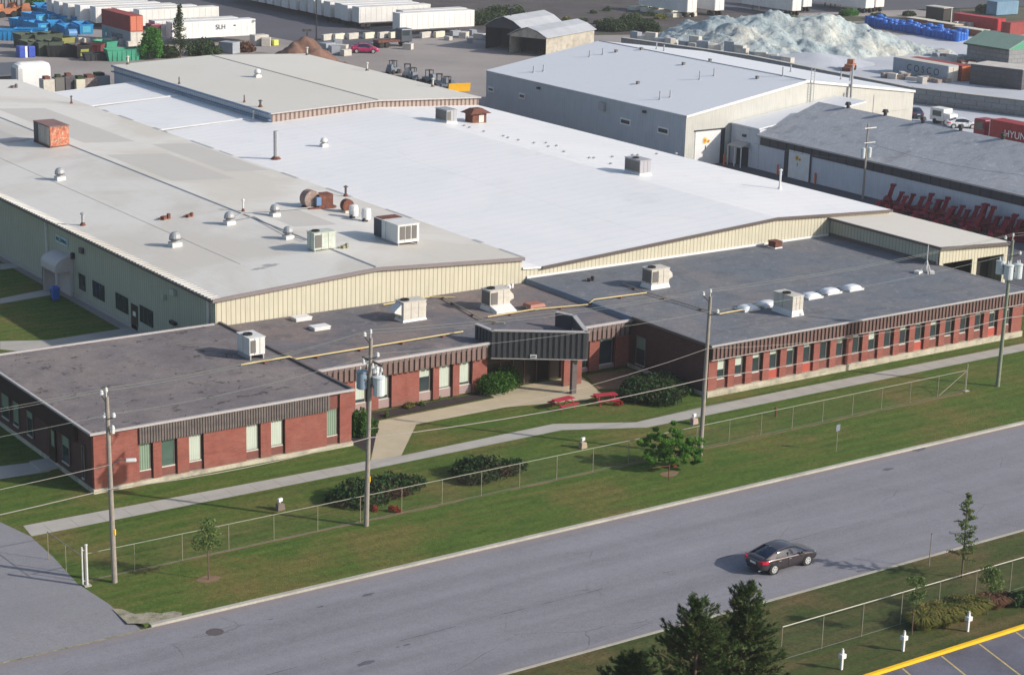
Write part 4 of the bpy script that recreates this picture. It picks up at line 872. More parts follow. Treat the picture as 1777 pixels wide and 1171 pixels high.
# rusty container on the warehouse roof
p = GS(87, 257, mz); t = thing('rusty_container', 'rusty red and grey streaked box the size of a small container', 'container', p); x, y, z = p
b = MB(); b.box(x,y,z+.12,x+2.2,y+4.4,z+2.25); part(b, 'body', 'rustgrey', t, bevel=.03)
b = MB(); b.box(x-.06,y-.06,z+2.25,x+2.26,y+4.46,z+2.33); part(b, 'lid', mat('brown lid', (.20,.12,.115), .8, .15, 1, 8, .1), t)
b = MB(); b.box(x+.05,y-.03,z+.2,x+2.15,y-.002,z+2.2); part(b, 'front_panel', mat('flaking orange paint', (.40,.13,.075), .8, .6, 2.2, 6, .3, tint=(.52,.46,.34)), t)
b = MB(); random.seed(2)
for i in range(9): b.box(x-.03,y+.15+i*.33,z+.3,x-.002,y+.28+i*.33+random.random()*.1,z+2.15)
part(b, 'side_rib', 'hvac', t); b = MB(); b.box(x-.04,y+3.3,z+.15,x-.003,y+4.4,z+2.2); part(b, 'dark_panel', 'navy', t); b = MB(); b.box(x-.1,y-.1,z-.08,x+2.3,y+4.4,z+.12); part(b, 'base_frame', 'rust', t)
tearpatch(GS(30,245,mz), 1.2, 14, mz, flat('rust stain', (.46,.38,.34), .8), 'rust_stain', mr)
# mushroom ventilators
def mushroom(label, px, py, fn, s=1.0, mt='galv', group='mushroom ventilators on the cream roof'):
    p = GS(px, py, fn); t = thing('roof_ventilator', label, 'roof ventilator', p, 0, group); x, y, z = p
    b = MB(); b.box(x-.4*s,y-.4*s,z-.08,x+.4*s,y+.4*s,z+.32*s); part(b, 'curb', 'hvacw', t)
    b = MB(); b.lathe((x,y,z+.3*s), [(.30*s,0),(.30*s,.25*s),(.43*s,.28*s),(.45*s,.38*s),(.38*s,.62*s),(.2*s,.78*s),(.02,.78*s)], 14); part(b, 'cowl', mt, t, smooth=False)
    b = MB(); b.lathe((x,y,z+.5*s), [(.34*s,0),(.46*s,.02),(.46*s,.07),(.34*s,.06)], 14); part(b, 'rim', 'trimd', t)
for lab, px, py, s in (('mushroom ventilator near the left edge just below the rusty container', 104, 312, 1.1), ('mushroom ventilator closest to the eave, above the side door end of the roof', 304, 427, 1.15),
    ('mushroom ventilator at the left end of the thin pale pipe', 398, 389, 1.05), ('mushroom ventilator standing in the middle of the thin pale pipe', 477, 375, 1.0), ('mushroom ventilator just left of the faded green unit', 500, 414, 1.0)): mushroom(lab, px, py, mz, s)
mushroom('small mushroom ventilator on the white roof right of the tall exhaust stack', 562, 254, whz, .9, 'hvacw', None)
mushroom('blocky white ventilator on the beige roof beside the ridge', 447, 134, brz, 1.0, 'white', None)
# tall exhaust stack, short stacks and pipes
def stack(label, px, py, fn, h, r, mt='galv', cap=True, name='exhaust_stack', group=None, base='rust', cat='exhaust stack'):
    p = GS(px, py, fn); t = thing(name, label, cat, p, 0, group); x, y, z = p
    b = MB(); b.lathe((x,y,z-.05), [(r*2.4,0),(r*2.2,.08),(r*1.3,.3),(r*1.05,.34)], 10); part(b, 'base_flashing', base, t)
    b = MB(); b.cyl((x,y,z),(x,y,z+h),r,r,10); part(b, 'pipe', mt, t)
    if cap: b = MB(); b.lathe((x,y,z+h), [(r*1.05,0),(r*1.9,.03),(r*1.9,.1),(.01,.22)], 10); part(b, 'rain_cap', mt, t)
t = stack('tall fat silver exhaust stack at the edge between the cream and white roofs', 479, 276, whz, 3.1, .27, 'galv', False)
stack('short dark stack on the cream roof near the far white strip', 124, 180, mz, .8, .09, 'trimd')
stack('short stack on a rusty flared base near the eave of the cream roof', 144, 391, mz, 1.0, .13, 'galv')
stack('slim pipe stack at the ridge between the two piped ventilators', 422, 367, mz, 1.0, .08, 'hvacw')
stack('dark rusty stack at the white roof edge behind the rusty blowers', 600, 341, mz, .9, .12, 'trimd')
stack('thin pole-like stack on the white roof near its right edge', 1353, 328, whz, 1.9, .11, 'hvacw', True, base='hvacw')
for i, (px, py) in enumerate(((533,96),(637,123),(751,151),(222,112))): stack(('short capped stack on the far beige roof slope by the brown heap','short capped stack in the middle of the far beige roof slope','short capped stack on the far beige slope nearest the yellow blade','short capped stack at the far left corner of the beige roof')[i], px, py, brz, 1.0, .13, 'hvac', True, base='trimd')
for i, (px, py, h) in enumerate(((311,146,.9),(424,178,.9),(452,186,.7))): stack(('slim dark stack on the near beige slope, leftmost of three','slim dark stack on the near beige slope beside a crooked vent','crooked rusty vent near the front corner of the beige roof')[i], px, py, brz, h, .08+.06*(i==2), 'trimd', i == 2)
stack('pale pipe rising at the blue gutter near the striped gable', 440, 207, whz, 1.0, .09, 'hvac', False, base='hvacw')
# rusty debris stubs
def debris(label, px, py, fn, mt, sc=1.0, seed=1):
    random.seed(seed); p = GS(px, py, fn); t = thing('pipe_remains', label, 'pipe remains', p); x, y, z = p
    b = MB(); b.tube([(x-.5*sc,y,z+.12),(x+.3*sc,y+.1,z+.25),(x+.7*sc,y+.2,z+.1)], .09*sc, 8); part(b, 'pipe', mt, t); b = MB(); b.obox((x,y,z), (.5*sc,.4*sc,.3*sc), .5); b.obox((x+.5*sc,y,z),(.25*sc,.25*sc,.5*sc),.2); part(b, 'bracket', mt, t)
debris('rusty bent pipe remains with a pink cap on the cream roof', 284, 381, mz, 'rust', 1.0); debris('smaller rusty bent pipe remains right of the pink capped one', 326, 377, mz, 'rust', .8)
debris('mossy pipe remains lying right of the faded green unit', 595, 431, mz, mat('mossy metal', (.22,.22,.14), .9), .8); debris('grey bent vent cluster at the far left of the cream roof', 22, 153, mz, 'trimd', 1.0)
debris('black wire debris on the east wing roof near the back tan wall', 1022, 488, off3, 'black', .8); debris('red brown metal debris against the low tan wall', 975, 474, off2, 'rust', .8)
debris('small white vent fittings at the back of the middle wing roof', 883, 500, off2, 'white', .7); debris('small pipe vent with rusty collar by the tan wall behind the hooded unit', 735, 530, off2, 'hvac', .4)
# rusty blowers and grey cans
p = GS(545, 362, mz); t = thing('rusty_blower', 'large rusty centrifugal blower with a curved housing on the cream roof', 'blower', p); x, y, z = p
b = MB(); b.cyl((x-.1,y+.1,z+.85),(x-.1,y+1.1,z+.85),.85,.85,20); part(b, 'scroll_housing', mat('orange grey housing', (.24,.19,.17), .8, .3, 1.5, 6, .2, tint=(.36,.14,.07)), t)
b = MB(); b.box(x+.4,y-.3,z,x+1.9,y+.9,z+1.3); part(b, 'motor_box', 'rust', t); b = MB(); b.box(x+.1,y-.35,z+.3,x+.6,y-.05,z+1.1); part(b, 'blue_guard', flat('blue grey guard', (.12,.22,.38), .5), t)
b = MB(); b.box(x-.7,y-.4,z-.05,x+2.2,y+1.2,z+.15); part(b, 'base_frame', 'rust', t)
p = GS(597, 370, mz); t = thing('rusty_blower', 'small rusty red blower between the large blower and the grey cans', 'blower', p); x, y, z = p
b = MB(); b.cyl((x+.5,y,z+.65),(x+.5,y+.6,z+.65),.6,.6,16); part(b, 'scroll_housing', 'rust', t); b = MB(); b.box(x+.6,y+.1,z,x+1.5,y+.8,z+.6); part(b, 'motor_box', 'rust', t)
b = MB(); b.box(x+.1,y-.1,z-.05,x+.9,y+.6,z+.2); part(b, 'base_frame', 'hvac', t)
for i, (px, py) in enumerate(((612,378),(634,384))):
    p = GS(px, py, mz); t = thing('round_duct_vent', ('grey and white upright duct vent, left of the pair by the rusty blower','pale upright duct vent, right of the pair beside the largest unit')[i], 'duct vent', p); x, y, z = p
    b = MB(); b.box(x-.3,y-.3,z-.05,x+.1,y+.1,z+.35); part(b, 'base', 'black', t); b = MB(); b.lathe((x+.1,y,z+.2), [(.42,0),(.45,.5),(.4,.95),(.12,1.05)], 12); part(b, 'body', 'white', t)
# conduit along the cream roof
b = MB(); q = [GS(a, c, mz)+Vector((0,0,.12)) for a, c in ((398,384),(424,371),(477,368),(545,362))]; b.tube([tuple(v) for v in q], .06, 6); tag(b.build('roof_conduit', M['galv']), 'thin grey conduit running between ventilators to the rusty blower', 'conduit')
b = MB(); q = [GS(a, c, mz)+Vector((0,0,.12)) for a, c in ((400,386),(440,378),(500,410),(530,420))]; b.tube([tuple(v) for v in q], .035, 5); tag(b.build('roof_conduit', M['seam']), 'thinner grey line angling from the left ventilator to the green unit', 'conduit')
# small roof drains on white roof
for i, (px, py) in enumerate(((806,219),(815,222),(840,229),(874,237),(882,240),(900,244),(927,249),(948,249),(952,255),(966,254),(979,264),(1023,275),(1031,275),(1060,285),(1063,273),(1098,270),(1107,270),(1140,268),(1173,267))):
    p = GS(px, py, whz); b = MB(); b.lathe((p.x,p.y,p.z-.02), [(.2,0),(.2,.1),(.1,.18),(.02,.2)], 8); b.build('roof_drain', M['galv'], wr)
# pipes on the grey roof
for i, (px, py, h) in enumerate(((926,126,.9),(943,124,.9),(1023,99,.9),(1046,95,.9),(1139,87,1),(1152,90,.9),(1214,138,1.1),(1239,132,1),(1145,173,1.1),(1163,169,.9),(1358,133,1.2),(1372,126,1),(1459,139,1.1),(1475,141,1.1))):
    p = GS(px, py, gwz); b = MB(); b.cyl((p.x,p.y,p.z-.1),(p.x,p.y,p.z+h),.09,.09,7); b.cyl((p.x,p.y,p.z-.05),(p.x,p.y,p.z+.12),.25,.15,8); b.build('vent_pipe', M['galv'], gwr)
for (px, py) in ((1069,91),(1113,87),(1186,113),(1232,108),(1314,137),(1107,146)):
    p = GS(px, py, gwz); b = MB(); b.box(p.x-.18,p.y-.18,p.z-.1,p.x+.18,p.y+.18,p.z+.3); b.box(p.x-.22,p.y-.22,p.z+.3,p.x+.22,p.y+.22,p.z+.36); b.build('roof_vent', M['grille'], gwr)
# skylights
def sky_flat(px, py, lab):
    p = GS(px, py, off2); t = thing('skylight', lab, 'skylight', p); x, y, z = p; b = MB(); b.box(x-.6,y-.45,z-.02,x+.8,y+.45,z+.2); part(b, 'curb', 'hvacw', t); b = MB(); b.box(x-.65,y-.5,z+.2,x+.85,y+.5,z+.28); part(b, 'cap', 'white', t, bevel=.03)
sky_flat(521, 555, 'flat white roof hatch, farther of two beside the tan wall'); sky_flat(553, 571, 'flat white roof hatch, nearer of two on the middle wing roof')
M['dome'] = flat('milky skylight dome', (.66,.69,.72), .3, 0, .03)
for i, (px, py) in enumerate(((1297,537),(1332,530),(1407,516),(1440,508),(1478,502))):
    p = GS(px, py, off3); t = thing('skylight_dome', ('milky dome skylight at the left end of the row of five','milky dome skylight partly behind the beige unit','first milky dome right of the beige unit','second milky dome right of the beige unit','milky dome skylight at the right end of the row')[i], 'skylight', p, 0, 'row of dome skylights on the east wing roof'); x, y, z = p
    b = MB(); b.box(x-.85,y-.65,z-.02,x+.85,y+.65,z+.16); part(b, 'curb', 'hvacw', t)
    b = MB(); n = 8; vs = []; fs = []
    for j in range(n+1):
        for k in range(n+1):
            u, v = j/n*2-1, k/n*2-1; vs.append((x+u*.82, y+v*.62, z+.16+.26*(1-u**4)**.8*(1-v**4)**.8 if abs(u)<1 and abs(v)<1 else z+.16))
    for j in range(n):
        for k in range(n): a = j*(n+1)+k; fs.append((a, a+n+1, a+n+2, a+1))
    b.add(vs, fs); part(b, 'dome', 'dome', t, smooth=True)
p = GS(921, 540, off2); t = thing('copper_vent', 'low orange red hooded vent on the middle wing roof behind the canopy', 'roof vent', p); x, y, z = p
b = MB(); b.box(x+.15,y+.1,z-.02,x+1.2,y+.9,z+.25); part(b, 'neck', 'hvac', t); b = MB(); b.hexa([(x-.1,y-.1,z+.25),(x+1.45,y-.1,z+.25),(x+1.45,y+1.1,z+.25),(x-.1,y+1.1,z+.25),(x,y,z+.5),(x+1.35,y,z+.5),(x+1.35,y+1,z+.5),(x,y+1,z+.5)]); part(b, 'hood', 'copper', t)
p = GS(1607, 474, off3); t = thing('antenna_tripod', 'white tripod antenna mount with sandbags at the east wing roof corner', 'antenna mount', p); x, y, z = p
b = MB()
for a in (0, 2.1, 4.2): b.tube([(x+.6*cos(a),y+.6*sin(a),z),(x,y,z+1.2)], .04, 6)
part(b, 'leg', 'hvacw', t); b = MB(); b.cyl((x,y,z+.3),(x,y,z+2.6),.035); part(b, 'mast', 'hvacw', t); b = MB(); b.obox((x-.7,y+.3,z),(.7,.5,.25),.3); b.obox((x+.4,y-.3,z),(.6,.4,.22),1); part(b, 'ballast', 'hvacw', t)
# gas pipe on timber blocks
def gaspipe(label, pts, mt='pipe', r=.055, lift=.16):
    t = thing('gas_pipe', label, 'gas pipe', pts[0]); b = MB(); b.tube([(v.x,v.y,v.z+lift) for v in pts], r, 8); part(b, 'pipe', mt, t); b = MB()
    for a, c in zip(pts[:-1], pts[1:]):
        n = max(1, int((c-a).length/3.2))
        for i in range(n): q = a.lerp(c, (i+.5)/n); b.obox((q.x,q.y,q.z-.02), (.5,.22,lift-.04), .6)
    part(b, 'support_block', 'rust', t)
e3 = lambda x,y,z: Vector((x,y,z))
gaspipe('yellow gas pipe from the west wing air conditioner across to the canopy', [e3(63.3,123.3,4.12), e3(67.3,123.3,4.16), e3(67.8,123.3,3.9), e3(82.9,123.6,3.9)])
gaspipe('yellow gas pipe from behind the canopy across the step to the east wing roof', [GS(846,553,off2), GS(925,540,off2), e3(96.6,125.5,3.9), e3(97.2,125.5,4.25), GS(1122,511,off3)])
gaspipe('short yellow gas pipe beside the hooded unit at the tan wall', [GS(665,532,off2), GS(745,518,off2), GS(790,519,off2)]); 
gaspipe('greyish yellow gas pipe angling to the canopy from the tan wall', [GS(768,518,off2), GS(838,558,off2), GS(876,564,off2)], mt=flat('dull yellow pipe', (.40,.36,.25), .7))
gaspipe('grey gas pipe running forward over the east wing roof', [GS(1080,494,off3), GS(1120,510,off3), GS(1248,548,off3)], mt=flat('grey tan pipe', (.30,.27,.22), .7))
gaspipe('bright yellow gas pipe leading to the beige unit by the skylights', [GS(1248,548,off3), GS(1345,530,off3)])

# ---------------------------------------------------------------- street poles and wires
def insul(b, x, y, z, s=1.0):
    b.lathe((x,y,z), [(.03,0),(.10*s,.05),(.06*s,.1),(.11*s,.14),(.06*s,.2),(.09*s,.24),(.03,.3)], 8)
def upole(x, y, h, label, mt='wood', arms=((.75,0,.0),(-.85,-.9,.0)), lowarm=False, cans=(), top2=True, lamp=False, lean=(0,0), band=True, bankleft=False):
    t = thing('utility_pole', label, 'utility pole', (x,y,-.05), 0, 'timber utility poles along the street fence')
    b = MB(); b.cyl((x,y,-.05),(x+lean[0],y+lean[1],h),.17,.115,12); part(b, 'shaft', mt, t)
    def at(z): k = z/h; return x+lean[0]*k, y+lean[1]*k
    X, Y = at(h)
    b = MB(); b.cyl((X-.02,Y,h-.05),(X-.02,Y,h+.35),.03); insul(b, X-.02, Y, h+.25); part(b, 'insulator', 'porc', t)
    for dy, dz, _ in arms:
        b = MB(); xx, yy = at(h+dz-.35); b.tube([(xx,yy,h+dz-.45),(xx,yy+dy,h+dz-.12)], .035, 6); part(b, 'bracket_arm', 'trimd', t)
        b = MB(); insul(b, xx, yy+dy, h+dz-.12, 1.3); part(b, 'insulator', 'porc', t)
    if lowarm:
        z = h-1.55; xx, yy = at(z); b = MB(); b.box(xx+.12,yy-1.2,z-.06,xx+.22,yy+1.2,z+.06); b.tube([(xx+.17,yy-.8,z),(xx+.12,yy,z-.55)],.02); b.tube([(xx+.17,yy+.8,z),(xx+.12,yy,z-.55)],.02); part(b, 'crossarm', 'trimd', t)
        for dy in (-1.05,-.5,.6,1.1):
            b = MB(); insul(b, xx+.17, yy+dy, z-.42, .9); b.cyl((xx+.17,yy+dy,z-.5),(xx+.17,yy+dy+.1,z-.1),.03); part(b, 'fuse_cutout', 'porc', t)
    if bankleft:
        z = h-1.4; xx, yy = at(z)
        for i, (dx, dy, dz) in enumerate(((.1,.75,.1),(.1,.4,-.1),(.15,-.35,-.35),(.2,-.2,-.6))):
            b = MB(); b.tube([(xx,yy,z+dz),(xx+dx,yy+dy,z+dz+.1)],.03,6); insul(b, xx+dx, yy+dy, z+dz-.2, 1.2); part(b, 'fuse_cutout', 'porc', t)
    for dx, dy, dz, mt2, s in cans:
        xx, yy = at(dz); b = MB(); b.lathe((xx+dx,yy+dy,dz), [(.26*s,0),(.30*s,.04),(.30*s,.9*s),(.33*s,.93*s),(.33*s,.99*s),(.1*s,1.06*s)], 16); tr = part(b, 'transformer', mt2, t)
        b = MB()
        for a in (-.12,.12): insul(b, xx+dx+a, yy+dy, dz+1.0*s, .7)
        part(b, 'bushing', 'porc', tr); b = MB(); b.box(min(xx,xx+dx)-.03,min(yy,yy+dy)-.03,dz+.6,max(xx,xx+dx)+.03,max(yy,yy+dy)+.03,dz+.7); part(b, 'mounting', 'trimd', tr)
    if lamp:
        z = 7.2; xx, yy = at(z); b = MB(); b.tube([(xx,yy,z-.5),(xx+.2,yy-.1,z+.1),(xx+.55,yy-.25,z+.3),(xx+.85,yy-.4,z+.28)], .035, 6); la = part(b, 'lamp_arm', 'trimd', t)
        b = MB(); b.obox((xx+1.1,yy-.5,z+.18),(.6,.3,.16),-.4); part(b, 'lamp_head', 'hvacw', la, bevel=.04)
    if band:
        b = MB(); xx, yy = at(3.0); b.obox((xx+.09,yy-.13,2.95),(.12,.06,.35),.6); part(b, 'marker_band', 'yellow', t)
    return t
upole(43.0, 100.0, 11.3, 'leftmost utility pole with a short curved street lamp', lean=(-.1,.1), bankleft=True, lamp=True)
upole(60.2, 100.3, 12.3, 'utility pole with two large transformer cans before the office mulch bed', lean=(.25,.0), lowarm=True, cans=((-.35,.35,9.0,'xfmrb',1.15),(.45,-.35,8.6,'xfmr',1.25),(.6,.45,9.2,'xfmr',1.0)))
upole(87.5, 100.0, 11.6, 'plain utility pole standing before the corner of the east wing', lean=(.15,0), band=False)
upole(119.4, 100.9, 12.0, 'greenish utility pole at the right with three pale transformer cans', mt='greenpole', lean=(.15,0), cans=((-.55,.5,9.2,'xfmr',1.1),(-.4,-.25,8.9,'xfmr',1.2),(.5,-.4,8.9,'xfmr',1.2)), band=False)
def wire(label, pts, r, mt, sag=.35, name='power_line'):
    b = MB()
    for a, c in zip(pts[:-1], pts[1:]):
        a = Vector(a); c = Vector(c); q = []
        for i in range(9): k = i/8; v = a.lerp(c, k); v.z -= sag*4*k*(1-k); q.append(v)
        b.tube(q, r, 5)
    return tag(b.build(name, M[mt]), label, 'overhead line')
PZ = [(-56,100,11.2),(-24,100,11.2),(8,100,11.2),(42.9,100.1,11.3),(60.45,100.3,12.3),(87.65,100,11.6),(119.55,100.9,12),(150,101,12),(182,101,12),(214,101,12)]
wire('topmost overhead line along the street poles', [(x,y,z+.5) for x,y,z in PZ], .011, 'wire'); wire('overhead line on the brackets away from the street', [(x,y+.75,z+.1) for x,y,z in PZ], .011, 'wire')
wire('overhead line on the brackets toward the street', [(x,y-.85,z-.8) for x,y,z in PZ], .011, 'wire')
wire('thick bundled cable slung low along the street poles', [(-60,99.7,5.2),(-26,99.7,5.2),(8,99.7,5.4),(43,99.85,5.85),(60.2,100.1,5.9),(87.5,99.85,5.7),(119.4,100.7,5.7),(150,100.8,5.7),(182,100.8,5.7),(214,100.8,5.7)], .028, 'cable', .35, 'telephone_cable')
wire('thin cable leaving the leftmost pole toward the left edge above the bundled one', [(-60,99.7,6.4),(-26,99.7,6.4),(8,99.7,6.8),(43,99.85,7.3)], .018, 'cable', .3, 'telephone_cable')
wire('thin cable on the poles between the blue grey can and the plain pole', [(60.2,100.1,6.5),(87.5,99.85,7.9),(119.4,100.7,6.6),(150,100.7,6.4),(182,100.7,6.4)], .014, 'cable', .7, 'telephone_cable')
# far pole with two cans in the east yard
x, y = 164.3, 161.5; t = thing('yard_power_pole', 'slim grey power pole with double crossarms and two pale cans in the east yard', 'utility pole', (x,y,0))
b = MB(); b.cyl((x,y,0),(x,y,8.9),.15,.10,10); part(b, 'shaft', 'wood', t); b = MB(); b.box(x-1.0,y-.5,8.4,x+.9,y-.4,8.5); b.box(x-.9,y-.5,6.7,x+.9,y-.4,6.78); part(b, 'crossarm', 'hvacw', t)
for dx in (-.5,.5): b = MB(); b.lathe((x+dx,y,4.9), [(.26,0),(.28,1.1),(.1,1.2)], 12); part(b, 'transformer', 'xfmr', t)
wire('thin slack line from the east yard pole past the shingled building', [(164.3,161.5,6.7),(166,140,6.4),(167,110,6.4)], .02, 'wire', .5); wire('short slack line from the east yard pole to the white wall', [(164.3,161.5,4.6),(160,176,4.6)], .02, 'wire', .4)

# ---------------------------------------------------------------- chain link fences
def clf(label, p0, p1, h, n, name='chain_link_fence', endpost=True, bottom=True, bright='rail'):
    t = thing(name, label, 'fence', (p0[0],p0[1],0)); a = Vector((p0[0],p0[1],0)); c = Vector((p1[0],p1[1],0)); d = (c-a).normalized(); nrm = Vector((-d.y,d.x,0))*.02
    b = MB(); b.quad(a+nrm+Vector((0,0,.03)), c+nrm+Vector((0,0,.03)), c+nrm+Vector((0,0,h-.03)), a+nrm+Vector((0,0,h-.03))); part(b, 'mesh', 'fence', t)
    b = MB(); b.cyl((a.x,a.y,h),(c.x,c.y,h),.026,.026,6); part(b, 'top_rail', bright, t)
    if bottom: b = MB(); b.cyl((a.x,a.y,.06),(c.x,c.y,.06),.012,.012,4); part(b, 'tension_wire', 'wire', t)
    for i in range(n+1):
        q = a.lerp(c, i/n); r = .026
        b = MB(); b.cyl((q.x,q.y,-.05),(q.x,q.y,h+.03),r,r,8); part(b, 'post', 'post', t)
    return t
clf('long low chain link fence running along the street lawn in front of the office', (41.6,100.95), (116.0,101.3), 1.72, 24)
clf('short chain link fence stepping along the driveway edge by the white gate posts', (41.35,100.5), (41.1,105.3), 1.75, 2, bottom=False)
clf('chain link fence with a bright top rail above the parking lot verge', (68.97,71.35), (145.17,71.35), 2.0, 25, bright='hvac')
M['postw'] = flat('dull white post', (.52,.54,.52), .6); x, y = 41.45, 100.35; t = thing('gate_post', 'tall white double gate post at the driveway edge beside the leftmost pole', 'gate post', (x,y,0))
b = MB(); b.cyl((x,y,0),(x,y,2.5),.075,.075,12); b.lathe((x,y,2.5),[(.1,0),(.1,.04),(.02,.08)],12); part(b, 'post', 'postw', t); b = MB(); b.cyl((x-.22,y+.1,.1),(x-.22,y+.1,2.4),.045); b.cyl((x-.22,y+.1,.3),(x,y,.3),.03); b.cyl((x-.22,y+.1,2.2),(x,y,2.2),.03); part(b, 'gate_stile', 'hvacw', t)
b = MB(); b.box(x-.2,y-.2,-.02,x+.2,y+.2,.06); part(b, 'footing', 'walk', t)
x, y = 116.0, 101.3; t = thing('end_post', 'stout pale end post closing the street fence near the greenish pole', 'fence post', (x+.1,y,0)); b = MB(); b.cyl((x+.1,y,0),(x+.1,y,2.25),.055,.055,10); part(b, 'post', 'rail', t); b = MB(); b.tube([(x+.1,y,1.7),(x-2.9,y,.1)],.03); part(b, 'brace', 'post', t); b = MB(); b.box(x-.1,y-.2,0,x+.35,y+.2,.05); part(b, 'footing', 'walk', t)

# ---------------------------------------------------------------- car
def make_car(name, label, loc, rz, paint, sc=1.0):
    t = local(name, label, 'car', loc, rz); P = t
    st = [(-2.36,.66,.48,.74,.84),(-2.30,.78,.34,.88,.98),(-2.1,.86,.24,.93,1.06),(-1.75,.89,.20,.95,1.07),(-1.3,.905,.18,.95,1.03),(-.6,.91,.18,.93,.98),(.2,.91,.18,.91,.95),(.9,.91,.18,.90,.94),(1.35,.905,.18,.86,.955),(1.75,.89,.18,.80,.90),(2.1,.84,.22,.72,.80),(2.3,.74,.30,.60,.68),(2.39,.58,.38,.50,.54)]
    b = MB(); vs = []; rows = []
    for x, w_, zb, zs, zt in st:
        half = [(w_*.80,zb),(w_*.97,zb+.10),(w_,(zb+zs)/2),(w_*.985,zs-.06),(w_*.93,zs+.01),(w_*.72,zt-.015),(w_*.35,zt)]
        rows.append([(x,-y_,z) for y_, z in half]+[(x,y_,z) for y_, z in reversed(half)])
    k = len(rows[0])
    for r in rows: vs += r
    fs = [(i*k+j, i*k+(j+1)%k, (i+1)*k+(j+1)%k, (i+1)*k+j) for i in range(len(rows)-1) for j in range(k)]
    fs += [tuple(range(k-1,-1,-1)), tuple(range((len(rows)-1)*k, len(rows)*k))]
    b.add(vs, fs); body = part(b, 'body', paint, P, smooth=True)
    sb = body.modifiers.new('s', 'SUBSURF'); sb.levels = sb.render_levels = 2
    # greenhouse
    gs = [(-1.95,.70,1.03,.70),(-1.45,.80,1.22,.66),(-.95,.83,1.375,.62),(-.45,.84,1.43,.60),(.05,.84,1.435,.59),(.45,.83,1.37,.59),(.9,.81,1.18,.63),(1.28,.76,.97,.70)]
    def hull(off):
        vs = []; k = 7
        for x, wb, zt, wt in gs:
            zb = .90; m = zb+(zt-zb)*.72; wm = wb+(wt-wb)*.62
            vs += [(x,-wb,zb),(x,-wm-off,m),(x,-wt-off,zt-.02+off*.5),(x,0,zt+.015+off),(x,wt+off,zt-.02+off*.5),(x,wm+off,m),(x,wb,zb)]
        return vs, k
    vs, k = hull(0); b = MB(); n = len(gs)
    b.add(vs, [(i*k+j,(i+1)*k+j,(i+1)*k+j+1,i*k+j+1) for i in range(n-1) for j in range(k-1)]+[tuple(range(k)), tuple(range((n-1)*k+k-1,(n-1)*k-1,-1))]); gl = part(b, 'windows', 'carglass', P, smooth=True)
    vs, k = hull(.014); b = MB(); fs = []
    for i in range(n-1):
        for j in range(k-1):
            roof = j in (2,3) and 2 <= i <= 4; rail = j in (1,4) and False
            if roof: fs.append((i*k+j,(i+1)*k+j,(i+1)*k+j+1,i*k+j+1))
    b.add(vs, fs); rp = part(b, 'roof_panel', paint, P, smooth=True)
    # pillars and rails following the window line
    for s in (-1, 1):
        pts = []
        for x, wb, zt, wt in gs: pts.append((x, s*(wt+.012), zt-.015))
        b = MB(); b.tube([(-2.0,s*.74,1.02)]+pts[1:]+[(1.34,s*.74,.95)], .036, 6); part(b, 'roof_rail', paint, P)
        b = MB(); b.hexa([(-1.95,s*.70,.98),(-1.35,s*.865,.95),(-1.35,s*.80,.95),(-1.95,s*.64,.98),(-1.35,s*.70,1.26),(-1.08,s*.745,1.26),(-1.08,s*.68,1.26),(-1.35,s*.64,1.26)]); part(b, 'rear_pillar', paint, P)
        b = MB(); b.box(-.30,s*.80-.02,.93,-.22,s*.80+.03,1.16); part(b, 'door_pillar', 'black', P)
        b = MB(); b.box(.72,min(s*.90,s*1.06),.92,.92,max(s*.90,s*1.06),1.05); part(b, 'wing_mirror', paint, P, bevel=.03)
        b = MB(); b.hexa([(-2.33,s*.36,.80),(-1.93,s*.86,.80),(-1.90,s*.905,.80),(-2.36,s*.42,.80),(-2.30,s*.36,.95),(-1.93,s*.84,.95),(-1.88,s*.885,.95),(-2.345,s*.42,.95)]) if False else b
        b = MB(); q = [(-2.365,.50),(-2.315,.80),(-2.10,.885),(-1.93,.905)]; 
        for (xa, ya), (xb, yb) in zip(q[:-1], q[1:]): b.hexa([(xa,s*ya,.76),(xb,s*yb,.76),(xb+.08,s*(yb-.05),.76),(xa+.08,s*(ya-.05),.76),(xa,s*ya,.91),(xb,s*yb,.93),(xb+.08,s*(yb-.05),.93),(xa+.08,s*(ya-.05),.91)])
        part(b, 'tail_light', 'taillight', P)
        b = MB(); b.hexa([(2.02,s*.62,.58),(2.30,s*.50,.56),(2.33,s*.60,.56),(1.98,s*.86,.60),(1.98,s*.64,.76),(2.24,s*.52,.70),(2.24,s*.68,.68),(1.95,s*.865,.74)]); part(b, 'headlight', 'hvacw', P)
        b = MB(); b.box(-.22,min(s*.905,s*.925),.76,-.05,max(s*.905,s*.925),.79); b.box(-1.05,min(s*.905,s*.925),.77,-.88,max(s*.905,s*.925),.80); part(b, 'door_handle', 'galv', P)
        b = MB(); 
        for xx in (-1.2,-.26,.78): b.box(xx,min(s*.90,s*.914),.28,xx+.015,max(s*.90,s*.914),.88)
        b.box(-1.2,min(s*.895,s*.916),.25,1.0,max(s*.895,s*.916),.28); part(b, 'door_seam', 'black', P)
